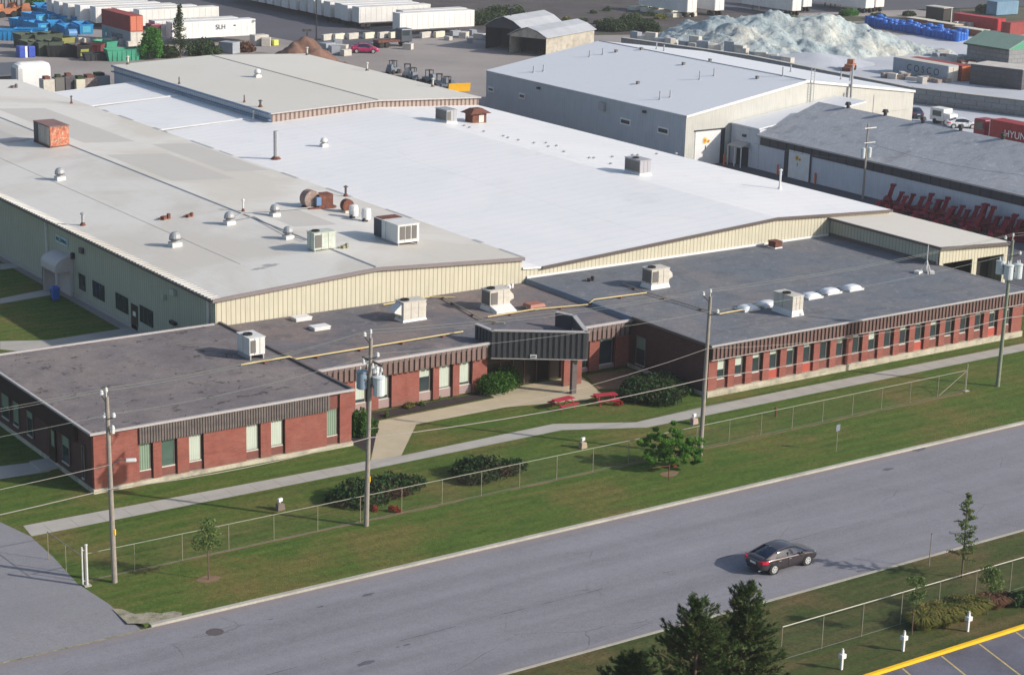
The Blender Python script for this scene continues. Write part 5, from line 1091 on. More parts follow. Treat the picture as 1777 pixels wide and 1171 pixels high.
        for xx in (-1.42, 1.36):
            b = MB(); b.cyl((xx,s*.60,.335),(xx,s*.925,.335),.395,.395,22); part(b, 'wheel_arch', 'black', P)
            b = MB(); b.cyl((xx,s*.68,.33),(xx,s*.935,.33),.33,.33,22); wh = part(b, 'wheel', 'tyre', P)
            b = MB(); b.cyl((xx,s*.90,.33),(xx,s*.945,.33),.235,.225,20)
            part(b, 'rim', 'rim', wh); b = MB()
            for a in range(5): b.obox((xx+.13*cos(a*1.2566),0,0),(.001,.001,.001))
            b = MB()
            for a in range(5):
                aa = a*1.2566+.6; cx_, cz_ = xx+.13*cos(aa), .33+.13*sin(aa); b.cyl((cx_,s*.944,cz_),(cx_,s*.950,cz_),.045,.045,8)
            part(b, 'rim_gap', 'grille', wh)
    b = MB(); b.box(-2.385,-.24,.66,-2.355,.24,.79); part(b, 'number_plate', 'hvacw', P)
    b = MB(); b.box(-2.375,-.5,.34,-2.30,.5,.44); part(b, 'bumper_insert', 'black', P); b = MB(); b.cyl((-2.40,.55,.30),(-2.2,.55,.30),.045); b.cyl((-2.40,-.55,.30),(-2.2,-.55,.30),.045); part(b, 'exhaust_tip', 'galv', P)
    b = MB(); b.obox((-1.0,0,1.405),(.16,.04,.09)); part(b, 'aerial_fin', 'black', P)
    return t
M['carpaint'] = base('dark metallic car paint')[0]
pb = M['carpaint'].node_tree.nodes['Principled BSDF']; pb.inputs['Base Color'].default_value = (.045,.035,.042,1); pb.inputs['Metallic'].default_value = .35; pb.inputs['Roughness'].default_value = .28; pb.inputs['Coat Weight'].default_value = .8; pb.inputs['Coat Roughness'].default_value = .08
M['carglass'] = glassmat('dark car glass', (.008,.014,.03), .06); M['taillight'] = flat('red tail light lens', (.55,.01,.04), .2); M['rim'] = flat('alloy wheel', (.62,.65,.66), .35, .5)
q = G(1350, 969, -.12)
make_car('sedan_car', 'dark grey four-door sedan with red tail lights driving away along the street', (78.62, 81.85, -.12), R(1), 'carpaint')

# ---------------------------------------------------------------- planting
def leafblob(b, c, rx, ry, rz, n, s, rnd, shell=.55, flatb=True, ar=1.0):
    for _ in range(n):
        while True:
            u = Vector((rnd.uniform(-1,1), rnd.uniform(-1,1), rnd.uniform(-.35 if flatb else -1,1)))
            if u.length <= 1 and u.length > rnd.random()*shell*1.3: break
        p = Vector((c[0]+u.x*rx, c[1]+u.y*ry, c[2]+u.z*rz)); a = Vector((rnd.gauss(0,1),rnd.gauss(0,1),rnd.gauss(0,1))).normalized(); d = a.orthogonal().normalized(); e = a.cross(d)
        k = s*rnd.uniform(.6,1.4); th = rnd.random()*6.3; d2 = d*cos(th)+e*sin(th); e2 = (e*cos(th)-d*sin(th))*ar
        b.add([p-d2*k-e2*k*.1, p-e2*k*.6, p+d2*k, p+e2*k*.6], [(0,1,2,3)])
def shrub(name, label, c, size, n, s, mt, seed, lobes=7, stem=True, group=None, cat='shrub', lump=.45):
    rnd = random.Random(seed); t = thing(name, label, cat, (c[0],c[1],0), 0, group); b = MB(); sx, sy, sz = size
    for i in range(lobes):
        a = rnd.random()*6.28; rr = rnd.uniform(.15,.72); k = rnd.uniform(.35,.62)*(1.25-rr*.6); h = sz*rnd.uniform(.55,1.0)*(1-.35*rr)
        leafblob(b, (c[0]+cos(a)*rr*sx, c[1]+sin(a)*rr*sy, h*.35), k*sx, k*sy*1.1, h*.72, n//lobes, s, rnd)
    part(b, 'foliage', mt, t)
    if stem:
        b = MB()
        for i in range(6): a = i*1.05; b.tube([(c[0],c[1],0),(c[0]+cos(a)*sx*.35,c[1]+sin(a)*sy*.35,sz*.45)], .03, 5)
        part(b, 'stem', 'bark', t)
    return t
M['juniper'] = leafmat('juniper green', (.020,.055,.020), (.055,.105,.036), (.085,.060,.040)); M['box'] = leafmat('bright shrub green', (.04,.11,.018), (.075,.17,.03)); M['tree'] = leafmat('tree leaf green', (.06,.17,.03), (.13,.29,.045), (.18,.34,.05), .5)
M['sparse'] = leafmat('sparse sapling green', (.09,.15,.045), (.16,.22,.07)); M['pine'] = leafmat('pine needle green', (.042,.082,.024), (.085,.135,.038), (.115,.120,.042), .3); M['redleaf'] = leafmat('red leaves', (.26,.03,.02), (.38,.06,.035)); M['brownleaf'] = leafmat('brown twig leaves', (.07,.035,.028), (.11,.055,.04))
M['ornam'] = leafmat('yellow green ornamental grass', (.13,.15,.035), (.24,.20,.06), (.09,.14,.03)); M['drygrass'] = leafmat('dry red brown grass', (.20,.10,.06), (.14,.08,.05)); M['farleaf'] = leafmat('far shrub green', (.035,.07,.025), (.06,.10,.035), (.07,.065,.04)); M['farbright'] = leafmat('far bright tree green', (.045,.17,.025), (.09,.25,.04))
def juniper(label, c, sx, sy, sz, n, seed, twig=0):
    t = shrub('spreading_juniper', label, c, (sx,sy,sz), n, .12, M['juniper'], seed, 16)
    if twig:
        rnd = random.Random(seed+5); b = MB()
        for i in range(5): leafblob(b, (c[0]+rnd.uniform(-.6,.6)*sx, c[1]-sy*.55+rnd.uniform(-.2,.3), .35), sx*.3, sy*.3, .45, twig//5, .08, rnd)
        part(b, 'brown_foliage', 'brownleaf', t, 'brown bare underside')
    return t
juniper('spreading dark juniper with red leaves in front, behind the pole with transformer cans', tuple(G(648,862))[:2], 3.7, 1.8, 1.5, 10500, 1, 1500)
juniper('spreading dark juniper mound between the pole with cans and the floodlight stone', tuple(G(845,822))[:2], 3.1, 1.8, 1.45, 8500, 2, 1200)
juniper('large dark juniper mound beside the picnic tables and the shaded brick wall', (93.9,112.8), 3.8, 2.9, 1.8, 14000, 3)
for i, (px, py, s) in enumerate(((665,862,.55),(648,886,.35),(683,889,.5),(632,872,.25))):
    c = G(px, py); shrub('red_leaved_plant', ('small red plant highest on the front of the cans-pole juniper','tiny red plant left of the timber pole base','bright red plant low in front of the first juniper','tiny red sprig at the left of the first juniper')[i], (c.x,c.y), (s,s*.8,.55*s+.25), 260, .07, 'redleaf', 30+i, 3, False, 'red plants around the first juniper', 'plant')
shrub('round_shrub', 'round bright green clipped shrub beside the entrance doors', tuple(G(860,676))[:2], (2.2,1.7,2.25), 9500, .09, 'box', 8, 12)
shrub('upright_shrub', 'upright bright green shrub against the end pier of the west wing', tuple(G(624,757))[:2], (.75,.75,2.5), 3600, .09, 'box', 9, 6); shrub('upright_shrub', 'lower green shrub right behind the timber pole at the mulch bed', tuple(G(641,753))[:2], (.7,.7,1.9), 2800, .09, 'box', 10, 6)
for i, (px, py, s) in enumerate(((711,708,.5),(733,703,.35),(760,692,.3),(672,722,.3),(800,683,.3))):
    c = G(px, py); shrub('bed_plant', ('largest yellow green plant in the mulch bed under the brick wall','small pale plant right of the yellow green one in the mulch bed','tiny plant in the mulch bed under the first of three close windows','low plant at the left end of the mulch bed','tiny plant in the mulch bed near the round shrub')[i], (c.x,c.y), (s,s,s+.1), 300, .07, 'ornam' if i == 0 else 'sparse', 50+i, 3, False, 'small plants in the mulch bed', 'plant')
def tree(name, label, px, py, h, cr, cz, n, s, mt, seed, trunk=.06, lobes=9, cat='tree', group=None, base_xy=None, flat_=1.0, lean=0):
    rnd = random.Random(seed); c = G(px, py) if base_xy is None else Vector((*base_xy,0)); t = thing(name, label, cat, (c.x,c.y,0), 0, group); x, y = c.x, c.y
    b = MB(); b.cyl((x,y,-.05),(x+lean,y,h*.55),trunk,trunk*.6,8); b.cyl((x+lean,y,h*.55),(x+lean,y,h*.9),trunk*.6,trunk*.25,6)
    f = MB()
    for i in range(lobes):
        a = rnd.random()*6.28; rr = rnd.uniform(.1,.75)*cr; z = cz+(h-cz)*rnd.uniform(.0,.95); rr *= (1-.55*(z-cz)/(h-cz+.01)); k = cr*rnd.uniform(.30,.55)
        p = (x+lean+cos(a)*rr, y+sin(a)*rr, z); b.tube([(x+lean*.8,y,max(z-.6*cr,h*.25)),p], trunk*.25, 5); leafblob(f, p, k, k, k*.7*flat_, n//lobes, s, rnd, .3, False)
    part(b, 'trunk', 'bark', t); part(f, 'crown', mt, t); return t
tree('young_tree', 'thin airy sapling on the verge right of the leftmost pole', 362, 1005, 3.7, 1.15, 2.0, 900, .085, 'sparse', 21, .045, 13)
def bushtree(name, label, px, py, lobes, n, s, mt, seed, trunk=.07):
    rnd = random.Random(seed); c = G(px, py); t = thing(name, label, 'tree', (c.x,c.y,0)); x, y = c.x, c.y; b = MB(); f = MB(); b.cyl((x,y,-.05),(x+.05,y,1.0),trunk,trunk*.7,8)
    for (dx, dy, z, r) in lobes:
        p = (x+dx, y+dy, z); b.tube([(x+.05,y,.8),(x+dx*.5,y+dy*.5,.8+(z-.8)*.6),p], .02, 5)
        for k in range(5):
            q = (p[0]+rnd.gauss(0,r*.55), p[1]+rnd.gauss(0,r*.55), p[2]+rnd.gauss(0,r*.42)); rr = r*rnd.uniform(.3,.6); leafblob(f, q, rr, rr, rr*.6, n//5, s, rnd, .2, False)
    part(b, 'trunk', 'bark', t); part(f, 'crown', mt, t); return t
_r2 = random.Random(4); lb_ = [(0,0,2.35,.5),(-.5,.3,2.6,.35),(.7,-.2,2.1,.6),(1.2,-.5,1.6,.55),(1.6,-.9,1.2,.4),(-.9,.6,1.9,.6),(-1.5,.9,1.5,.45),(-1.3,.2,1.0,.45),(.2,-.8,1.5,.55),(.9,.6,1.8,.5),(-.4,-.5,1.9,.55),(.3,.9,1.4,.5),(1.0,-1.1,1.0,.4),(-.7,-.8,1.1,.4),(0,.2,1.6,.6),(.5,.1,2.75,.25)]
bushtree('small_tree', 'low spreading bright green tree beside the red hydrant', 1161, 812, [(a,b_,z_-.1,r_*1.35) for a,b_,z_,r_ in lb_], 760, .09, 'tree', 22)
tree('young_tree', 'thin sapling behind the fence at the parking verge, left of the ornamental grass', 1582, 1100, 3.5, .8, 2.0, 550, .08, 'sparse', 23, .04, 9); tree('young_tree', 'small sapling with a green crown near the right end of the parking verge', 1713, 1066, 2.9, .9, 1.7, 900, .08, 'sparse', 24, .04, 9)
for px, py in ((362,1005),(1161,822)):
    c = G(px, py); random.seed(px); b = MB(); b.sheet([(c.x+cos(a*.7)*random.uniform(.5,.9), c.y+sin(a*.7)*random.uniform(.4,.7)) for a in range(9)], .006); tag(b.build('bare_soil', M['mulchtan']), kind='structure')
# feathery larch-like tree
rnd = random.Random(5); c = G(1669,1002); x, y = c.x, c.y; t = thing('slender_tree', 'slender conical tree with thin drooping branches beside the street at the right', 'tree', (x,y,0)); b = MB(); f = MB(); H = 5.4
b.cyl((x,y,0),(x-.15,y,H),.06,.015,8); b.cyl((x+.42,y+.02,0),(x+.42,y+.02,2.2),.02,.015,6)
for i in range(58):
    z = 1.2+(H-1.3)*i/57; L = (.92*(1-z/H)**.7+.12)*rnd.uniform(.5,1.25); a = rnd.random()*6.28; e = (x-.1*z/H+cos(a)*L, y+sin(a)*L, z+L*.25); b.tube([(x-.15*z/H,y,z),e], .012, 4)
    for k in range(44): q = rnd.uniform(.1,1.08); p = (x+(e[0]-x)*q, y+(e[1]-y)*q, z+(e[2]-z)*q); leafblob(f, p, .12, .12, .10, 1, .06, rnd, .1, False)
part(b, 'trunk', 'bark', t); part(f, 'crown', 'sparse', t)
# pines at the near edge
def pine(label, x, y, H, Rm, seed, dens=1.0, zmin=.35, tuft=.17):
    rnd = random.Random(seed); t = thing('pine_tree', label, 'pine tree', (x,y,0), 0, 'pines on the near verge'); b = MB(); f = MB()
    b.cyl((x,y,-.1),(x,y,H*.6),.13,.08,10); b.cyl((x,y,H*.6),(x,y,H*.97),.08,.02,8)
    def tuft_(p, d, s):
        d = d.normalized(); o = d.orthogonal().normalized(); q = d.cross(o)
        for k in range(9):
            a = rnd.random()*6.28; v = (d*rnd.uniform(.5,1.2)+(o*cos(a)+q*sin(a))*rnd.uniform(.3,.9)).normalized(); w_ = v.orthogonal().normalized()*s*.10; r0 = p+d*rnd.uniform(-.5,.3)*s
            f.add([r0-w_, r0+w_, r0+v*s+w_*.4, r0+v*s-w_*.4], [(0,1,2,3)])
    nw = int(H*3.6)
    for i in range(nw):
        z = zmin+(H-zmin)*i/nw; k = 1-z/H; L0 = Rm*(k**.75)*(1.0 if k < .8 else .85)+.12
        for j in range(int(rnd.choice((4,5,6))*dens)):
            a = rnd.random()*6.28; L = L0*rnd.uniform(.55,1.18); up = .25+.55*(1-k)+rnd.uniform(-.1,.15); e = Vector((x+cos(a)*L, y+sin(a)*L, z+L*up)); s = Vector((x,y,z)); b.tube([s,e], .018, 4)
            m_ = max(3, int(L/.11))
            for q in range(m_):
                u = .25+.8*q/m_; p = s.lerp(e, u)+Vector((rnd.gauss(0,.09),rnd.gauss(0,.09),rnd.gauss(0,.05))); dd = (e-s).normalized()+Vector((rnd.gauss(0,.35),rnd.gauss(0,.35),.55)); tuft_(p, dd, tuft*rnd.uniform(.8,1.3))
                if rnd.random() < .6: tuft_(p+Vector((rnd.gauss(0,.16),rnd.gauss(0,.16),rnd.gauss(0,.1))), dd, tuft)
            for q in range(3): tuft_(e+Vector((0,0,.05*q)), Vector((0,0,1))+(e-s).normalized()*.3, tuft)
    for q in range(7): tuft_(Vector((x,y,H*.97-q*.12)), Vector((0,0,1)), tuft*1.1)
    part(b, 'trunk', 'bark', t); part(f, 'crown', 'pine', t)
pine('left of the two tall pines at the bottom edge, slightly yellower', 57.82, 65.6, 8.2, 3.1, 41, 1.35, 1.6, .2); pine('right and taller of the two pines at the bottom edge', 61.19, 65.9, 8.1, 2.7, 42, 1.35, 1.6, .2); c = G(1098,1222); pine('low bushy young pine left of the two tall pines', c.x, c.y, 2.8, 1.9, 43, 1.6, .1, .2)
# ornamental grasses
def grassclump(name, label, pts, h, n, mt, seed, cat='ornamental grass', w=.045):
    rnd = random.Random(seed); t = thing(name, label, cat, (pts[0][0],pts[0][1],0)); b = MB()
    for _ in range(n):
        c = rnd.choice(pts); a = rnd.random()*6.28; r = rnd.random()**.6*.5; p = Vector((c[0]+cos(a)*r, c[1]+sin(a)*r, 0)); L = h*rnd.uniform(.6,1.15); o = Vector((cos(a),sin(a),0)); sd = Vector((-sin(a),cos(a),0))*w
        m1 = p+o*L*.3+Vector((0,0,L*.75)); e = p+o*L*.8+Vector((0,0,L*.62)); b.add([p-sd,p+sd,m1+sd,m1-sd,e], [(0,1,2,3),(3,2,4)])
    part(b, 'blades', mt, t)
pp = [tuple(G(px,py))[:2] for px,py in ((1600,1088),(1618,1084),(1635,1082),(1650,1075),(1668,1073),(1680,1066),(1690,1062),(1612,1074),(1640,1070),(1665,1062))]
grassclump('grass_clump', 'long mound of yellow green ornamental grass behind the white outlet post', pp, .95, 5200, 'ornam', 3)
grassclump('grass_clump', 'small red brown dry grass clump right of the yellow green mound', [tuple(G(px,py))[:2] for px,py in ((1722,1052),(1732,1048))], .8, 900, 'drygrass', 4)
shrub('round_shrub', 'dark shrub at the right edge above the yellow kerb', tuple(G(1768,1050))[:2], (1.0,.8,1.0), 1800, .09, 'juniper', 71, 6)
# parking outlet posts
for i, (px, py) in enumerate(((1460,1161),(1567,1129),(1679,1095))):
    c = G(px,py); x, y = c.x, c.y; t = thing('outlet_post', ('white outlet post closest to the bottom edge','middle one of the three white outlet posts','white outlet post in front of the ornamental grass')[i], 'outlet post', (x,y,0), 0, 'white posts with outlet boxes along the parking lot')
    b = MB(); b.box(x-.06,y-.06,0,x+.06,y+.06,1.12); part(b, 'post', 'white', t); b = MB(); b.box(x-.17,y-.15,.66,x+.17,y+.15,.92); part(b, 'outlet_box', 'white', t, bevel=.02); b = MB(); b.box(x-.04,y-.04,1.12,x+.04,y+.04,1.22); part(b, 'cap', 'hvacw', t)
# signs and stakes
c = G(1612,982); t = thing('bare_sign_pole', 'thin bare metal pole on the kerb side of the south verge', 'pole', (c.x,c.y,0)); b = MB(); b.cyl((c.x,c.y,0),(c.x,c.y,2.1),.03,.03,8); part(b, 'post', 'post', t); b = MB(); b.cyl((c.x,c.y,2.1),(c.x,c.y,2.14),.04); part(b, 'cap', 'trimd', t)
c = G(1451,783); t = thing('street_sign', 'small plain blue grey sign on a thin post on the street lawn', 'sign', (c.x,c.y,0)); b = MB(); b.cyl((c.x,c.y,0),(c.x,c.y,2.0),.03,.03,8); part(b, 'post', 'post', t); b = MB(); b.obox((c.x,c.y-.03,1.55),(.38,.02,.48)); part(b, 'sign_plate', flat('blue grey sign back', (.16,.19,.24), .5), t)
c = G(1170,808); x, y = c.x, c.y; t = thing('fire_hydrant', 'red fire hydrant with a red round marker beside the small tree', 'fire hydrant', (x,y,0)); b = MB(); b.lathe((x,y,0), [(.17,0),(.17,.05),(.11,.07),(.11,.42),(.15,.44),(.15,.5),(.13,.55),(.06,.64),(.03,.70)], 14); part(b, 'body', 'red', t); b = MB(); b.cyl((x-.22,y,.36),(x+.22,y,.36),.055); b.cyl((x,y-.22,.34),(x,y,.34),.07); part(b, 'nozzle', 'red', t)
b = MB(); b.cyl((x+.05,y+.1,0),(x+.05,y+.1,.8),.02); b.lathe((x+.05,y+.1,.78),[(.02,0),(.16,.1),(.17,.2),(.10,.34),(.02,.36)],12); part(b, 'marker_flag', 'red', t)
c = G(1160,834); t = thing('timber_stake', 'dark rusty stake with a crossbar below the hydrant', 'stake', (c.x,c.y,0)); b = MB(); b.cyl((c.x,c.y,0),(c.x,c.y,1.15),.035); part(b, 'upright', 'rust', t); b = MB(); b.cyl((c.x-1.3,c.y+.25,1.08),(c.x,c.y,1.08),.022); part(b, 'crossbar', 'rust', t)
c = G(1153,800); t = thing('pipe_marker', 'thin white marker pipe in the shade of the small tree', 'marker', (c.x,c.y,0)); b = MB(); b.cyl((c.x,c.y,0),(c.x,c.y,1.0),.04); part(b, 'pipe', 'hvacw', t); b = MB(); b.lathe((c.x,c.y,1.0),[(.06,0),(.07,.1),(.02,.2)],8); part(b, 'cap', 'white', t)
c = G(1346,722); t = thing('standpipe', 'short dark red brown standpipe behind the street fence', 'standpipe', (c.x,c.y,0)); b = MB(); b.cyl((c.x,c.y,0),(c.x,c.y,.5),.08); part(b, 'pipe', 'rust', t); b = MB(); b.lathe((c.x,c.y,.45),[(.1,0),(.14,.08),(.12,.2),(.03,.27)],10); part(b, 'cap', 'rust', t)
for i, (px, py) in enumerate(((486,884),(1011,777),(1204,735))):
    c = G(px,py); x, y = c.x, c.y; t = thing('ground_floodlight', ('white floodlight on a dark stone block, leftmost on the lawn','white floodlight on a tan stone block left of the small tree','white floodlight on a pinkish stone block by the plain pole')[i], 'floodlight', (x,y,0), 0, 'floodlights on stone blocks')
    b = MB(); b.hexa([(x-.28,y-.25,0),(x+.28,y-.22,0),(x+.25,y+.25,0),(x-.25,y+.22,0),(x-.22,y-.2,.45),(x+.24,y-.18,.42),(x+.2,y+.2,.45),(x-.2,y+.18,.47)]); part(b, 'stone_block', flat('floodlight stone', ((.16,.13,.11),(.34,.28,.2),(.38,.28,.26))[i], .9), t, bevel=.03)
    b = MB(); b.cyl((x,y,.42),(x,y,.58),.03); b.obox((x,y,.56),(.34,.16,.22),.3); part(b, 'lamp_head', 'white', t, bevel=.02)
# picnic tables
def picnic(label, px, py, rz):
    c = G(px,py); t = local('picnic_table', label, 'picnic table', (c.x,c.y,0), rz, 'red picnic tables by the entrance')
    b = MB()
    for i in range(5): b.box(-.9,-.37+i*.15,.72,.9,-.24+i*.15,.76)
    part(b, 'table_top', 'redp', t)
    for s in (-1,1):
        b = MB(); b.box(-.9,s*.72-.14,.43,.9,s*.72-.01,.47); b.box(-.9,s*.72+.01,.43,.9,s*.72+.14,.47); part(b, 'bench_seat', 'redp', t)
        b = MB(); b.tube([(s*.65,-.62,0),(s*.65,-.2,.72)],.04,6); b.tube([(s*.65,.62,0),(s*.65,.2,.72)],.04,6); b.box(s*.65-.03,-.8,.37,s*.65+.03,.8,.43); part(b, 'leg_frame', 'redp', t)
picnic('red picnic table with a slatted top, left one of two near the entrance column', 977, 708, .1); picnic('red picnic table half in front of the large juniper, right one of two', 1050, 700, -.25)
c = G(1075,703); shrub('red_leaved_plant', 'low red leaved plant right of the picnic tables', (c.x,c.y), (.5,.4,.4), 250, .07, 'redleaf', 66, 3, False, None, 'plant')
# wheelie bin
c = G(96,521); x, y = c.x, c.y; t = thing('wheelie_bin', 'blue wheelie bin beside the hooded porch', 'wheelie bin', (x,y,0)); b = MB(); b.hexa([(x-.26,y-.3,.08),(x+.26,y-.3,.08),(x+.26,y+.26,.08),(x-.26,y+.26,.08),(x-.32,y-.38,1.15),(x+.32,y-.38,1.15),(x+.32,y+.36,1.15),(x-.32,y+.36,1.15)]); part(b, 'body', 'bluecan', t); b = MB(); b.hexa([(x-.34,y-.4,1.15),(x+.34,y-.4,1.15),(x+.34,y+.4,1.15),(x-.34,y+.4,1.15),(x-.28,y-.34,1.26),(x+.28,y-.34,1.26),(x+.28,y+.36,1.28),(x-.28,y+.36,1.28)]); part(b, 'lid', 'bluecan', t)
for s in (-1,1): b = MB(); b.cyl((x+s*.22,y+.28,.11),(x+s*.29,y+.28,.11),.11,.11,12); part(b, 'wheel', 'tyre', t)
# bollards at the doors of the grey buildings
for i, (px, py) in enumerate(((1256,286),(1349,304),(1414,319))):
    c = G(px,py); x, y = c.x, c.y; t = thing('bollard', ('orange bollard at the grey warehouse roller door','orange bollard just left of the shingled building door','orange bollard just right of the shingled building door')[i], 'bollard', (x,y,0), 0, 'orange bollards by the roller doors'); b = MB(); b.cyl((x,y,0),(x,y,1.25),.13,.13,10); part(b, 'post', 'orange', t); b = MB(); b.lathe((x,y,1.25),[(.13,0),(.1,.07),(.02,.1)],10); part(b, 'cap', 'orange', t)
# ---------------------------------------------------------------- far yards
def cont(name, label, x, y, L, W, H, z, mt, axis='x', group=None, cat='container', endm=None, side_txt=None, feet=False, doors=True):
    """box container: near corner at x,y; its length runs along axis"""
    t = thing(name, label, cat, (x,y,z), 0, group); lx, ly = (L,W) if axis == 'x' else (W,L)
    b = MB(); b.box(x,y,z,x+lx,y+ly,z+H)
    part(b, 'body', mt, t)
    b = MB(); k = .3                                   # pressed ribs on the long side and a rail
    while k < L-.3:
        if axis == 'x': b.box(x+k,y-.03,z+.2,x+k+.18,y-.002,z+H-.15)
        else: b.box(x-.03,y+k,z+.2,x-.002,y+k+.18,z+H-.15)
        k += .5 if L < 13.5 else 1.2
    part(b, 'side_rib', mt, t)
    if doors:
        b = MB()
        if axis == 'x': b.box(x-.05,y+.1,z+.12,x-.003,y+ly/2-.04,z+H-.12); b.box(x-.05,y+ly/2+.04,z+.12,x-.003,y+ly-.1,z+H-.12)
        else: b.box(x+.1,y-.05,z+.12,x+lx/2-.04,y-.003,z+H-.12); b.box(x+lx/2+.04,y-.05,z+.12,x+lx-.1,y-.003,z+H-.12)
        part(b, 'door_leaf', endm or mt, t)
    if feet:
        b = MB(); wx0 = x+lx-4 if axis == 'x' else x+.2
        for q in ((.9,2.1) if axis == 'y' else (1.0,2.2)):
            for s in (0, 1):
                if axis == 'x': b.cyl((x+q,y+.1+s*(W-.6),.5),(x+q,y+.5+s*(W-.6),.5),.5,.5,12)
                else: b.cyl((x+.1+s*(W-.6),y+q,.5),(x+.5+s*(W-.6),y+q,.5),.5,.5,12)
        part(b, 'wheel', 'tyre', t); b = MB()
        if axis == 'x': b.box(x+L-3.4,y+.3,0,x+L-3.2,y+.5,z); b.box(x+L-3.4,y+W-.5,0,x+L-3.2,y+W-.3,z); b.box(x+.1,y+.2,.9,x+L-.2,y+.4,z)
        else: b.box(x+.3,y+L-3.4,0,x+.5,y+L-3.2,z); b.box(x+W-.5,y+L-3.4,0,x+W-.3,y+L-3.2,z)
        part(b, 'landing_gear', 'trimd', t)
    return t
M['trwhite'] = mat('trailer white', (.68,.67,.66), .5, .07, .3, 3, .04, spec=.4); M['trwhite2'] = mat('aged trailer white', (.60,.60,.585), .6, .1, .3, 3, .05)
# long row of trailers
g = 'white semi-trailers in the long far row'
for k in range(16):
    y = 328.6+3.45*k; cont('semi_trailer', ('white semi-trailer, '+ORD[k]+' from the near right end of the long row'), 194.6+random.Random(k).uniform(-.35,.35), y, 16.3, 2.6, 2.95, 1.15, 'trwhite' if k % 3 else 'trwhite2', 'x', g, 'semi-trailer', feet=(k < 4))
cont('semi_trailer', 'white semi-trailer standing alone in front of the long row, beside the dark cab', 195.9, 315.4, 16.8, 2.6, 3.1, 1.15, 'trwhite', 'x', None, 'semi-trailer', feet=True)
cont('semi_trailer', 'white semi-trailer tucked just behind the lone front one', 199.6, 320.2, 14.5, 2.6, 2.95, 1.15, 'trwhite2', 'x', None, 'semi-trailer')
for k, (x, y) in enumerate(((154.2,339.5),(151.4,343.1),(148.7,346.7),(147.2,350.3),(146.3,353.9),(146,357.5),(146,361.1))):
    cont('semi_trailer', 'white semi-trailer, '+ORD[k]+' back from the red container in the staggered left group', x, y, 16.3, 2.6, 2.95, 1.15, 'trwhite' if k % 2 else 'trwhite2', 'x', 'white semi-trailers in the staggered left group', 'semi-trailer')
t = cont('semi_trailer', 'clean white semi-trailer with dark italic lettering on its side behind the tall thin tree', 151.2, 319.2, 16.4, 2.6, 2.9, 1.15, 'trwhite', 'x', None, 'semi-trailer')
text('SLH', 1.2, 'txtd', t, (160.6,319.12,2.9), (1,0,0)); b = MB(); b.box(163.2,319.12,3.0,163.6,319.17,3.2); part(b, 'side_mark', 'txtd', t)
cont('semi_trailer', 'white semi-trailer parked right behind the lettered one', 149.5, 322.7, 16.4, 2.6, 2.9, 1.15, 'trwhite2', 'x', None, 'semi-trailer')
# trailers nose to tail at the top right
for i, (x, y, lab) in enumerate(((268.8,319,'white semi-trailer with a dirty rear above the left shoulder of the pale heap'),(276.8,319.5,'tall white semi-trailer above the crest of the pale heap'),(292.6,312.6,'white semi-trailer with a dark side over the middle of the pale heap'),(300.8,318,'small white trailer between the two dark-sided ones'),(312.4,310.6,'rightmost white semi-trailer at the top edge'),(316.4,311.5,'pale trailer touching the rightmost one at the top edge'))):
    cont('semi_trailer', lab, x, y, 16.3, 2.6, 3.0, 1.15, 'trwhite', 'y', None, 'semi-trailer', feet=True)
for i, (px, py) in enumerate(((1100,19),(1122,22),(1146,26),(1168,31))):
    c = G(px,py); cont('flat_stack', 'low flat white stack, '+ORD[i]+' from the left above the pale heap', c.x, c.y, 6.5, 2.2, .8, 0, 'cream', 'x', 'low white stacks', 'stack', doors=False)
# stacked containers
x, y = 144.0, 321.0
t = cont('shipping_container', 'grey container with a teal seal and dark lettering underneath the red one', x, y, 12.2, 2.45, 2.6, 0, 'contgrey', 'y', None, 'container', 'hvac')
text('WASTE', 1.5, 'txtd', t, (x-.06,y+5.5,1.2), (0,-1,0)); b = MB(); b.cyl((x-.08,y+10.2,1.35),(x-.045,y+10.2,1.35),.85,.85,20); se = part(b, 'seal_emblem', flat('teal emblem', (.05,.30,.32), .6), t); b = MB(); b.cyl((x-.1,y+10.2,1.1),(x-.081,y+10.2,1.1),.35,.35,12); part(b, 'emblem_centre', 'white', se)
cont('shipping_container', 'shaded red container stacked on the grey lettered one', x, y, 12.2, 2.45, 2.75, 2.62, 'contred', 'y', None, 'container', mat('sunlit red end', (.50,.15,.09), .7, .1, .8, 5, .08))  # end painted lighter as in sun, body red darker as in shade
b = MB(); t = thing('truck_cab', 'maroon truck cab between the red container and the lettered trailer', 'truck cab', (148.4,322,0)); b.box(148.4,322,.7,150.4,324.4,3.6); part(b, 'body', flat('maroon cab paint', (.16,.02,.06), .4), t, bevel=.15); b = MB(); b.box(148.35,322.3,2.1,148.4,324.1,3.2); part(b, 'windscreen', 'glass', t); b = MB(); b.cyl((148.6,321.95,.5),(148.6,322.3,.5),.5); part(b, 'wheel', 'tyre', t)
x, y = G(1641,141,0).x-1.0, 226.4
t = cont('shipping_container', 'long blue grey container with dark lettering beside the pale heap', x, y, 12.6, 2.45, 2.65, 0, mat('blue grey container', (.30,.35,.41), .7, .1, .6, 5, .08), 'y', None, 'container', 'hvac', doors=True)
b = MB(); b.box(x-.02,y,2.66,x+2.45,y+12.6,2.72); part(b, 'top_sheet', 'hvac', t); text('C O S C O', 1.6, 'txtd', t, (x-.06,y+5.6,1.35), (0,-1,0))
cont('shipping_container', 'orange ended container right beside the blue grey lettered one', x+2.9, y-.3, 12.2, 2.45, 2.6, 0, 'contred', 'y', None, 'container', 'orange')
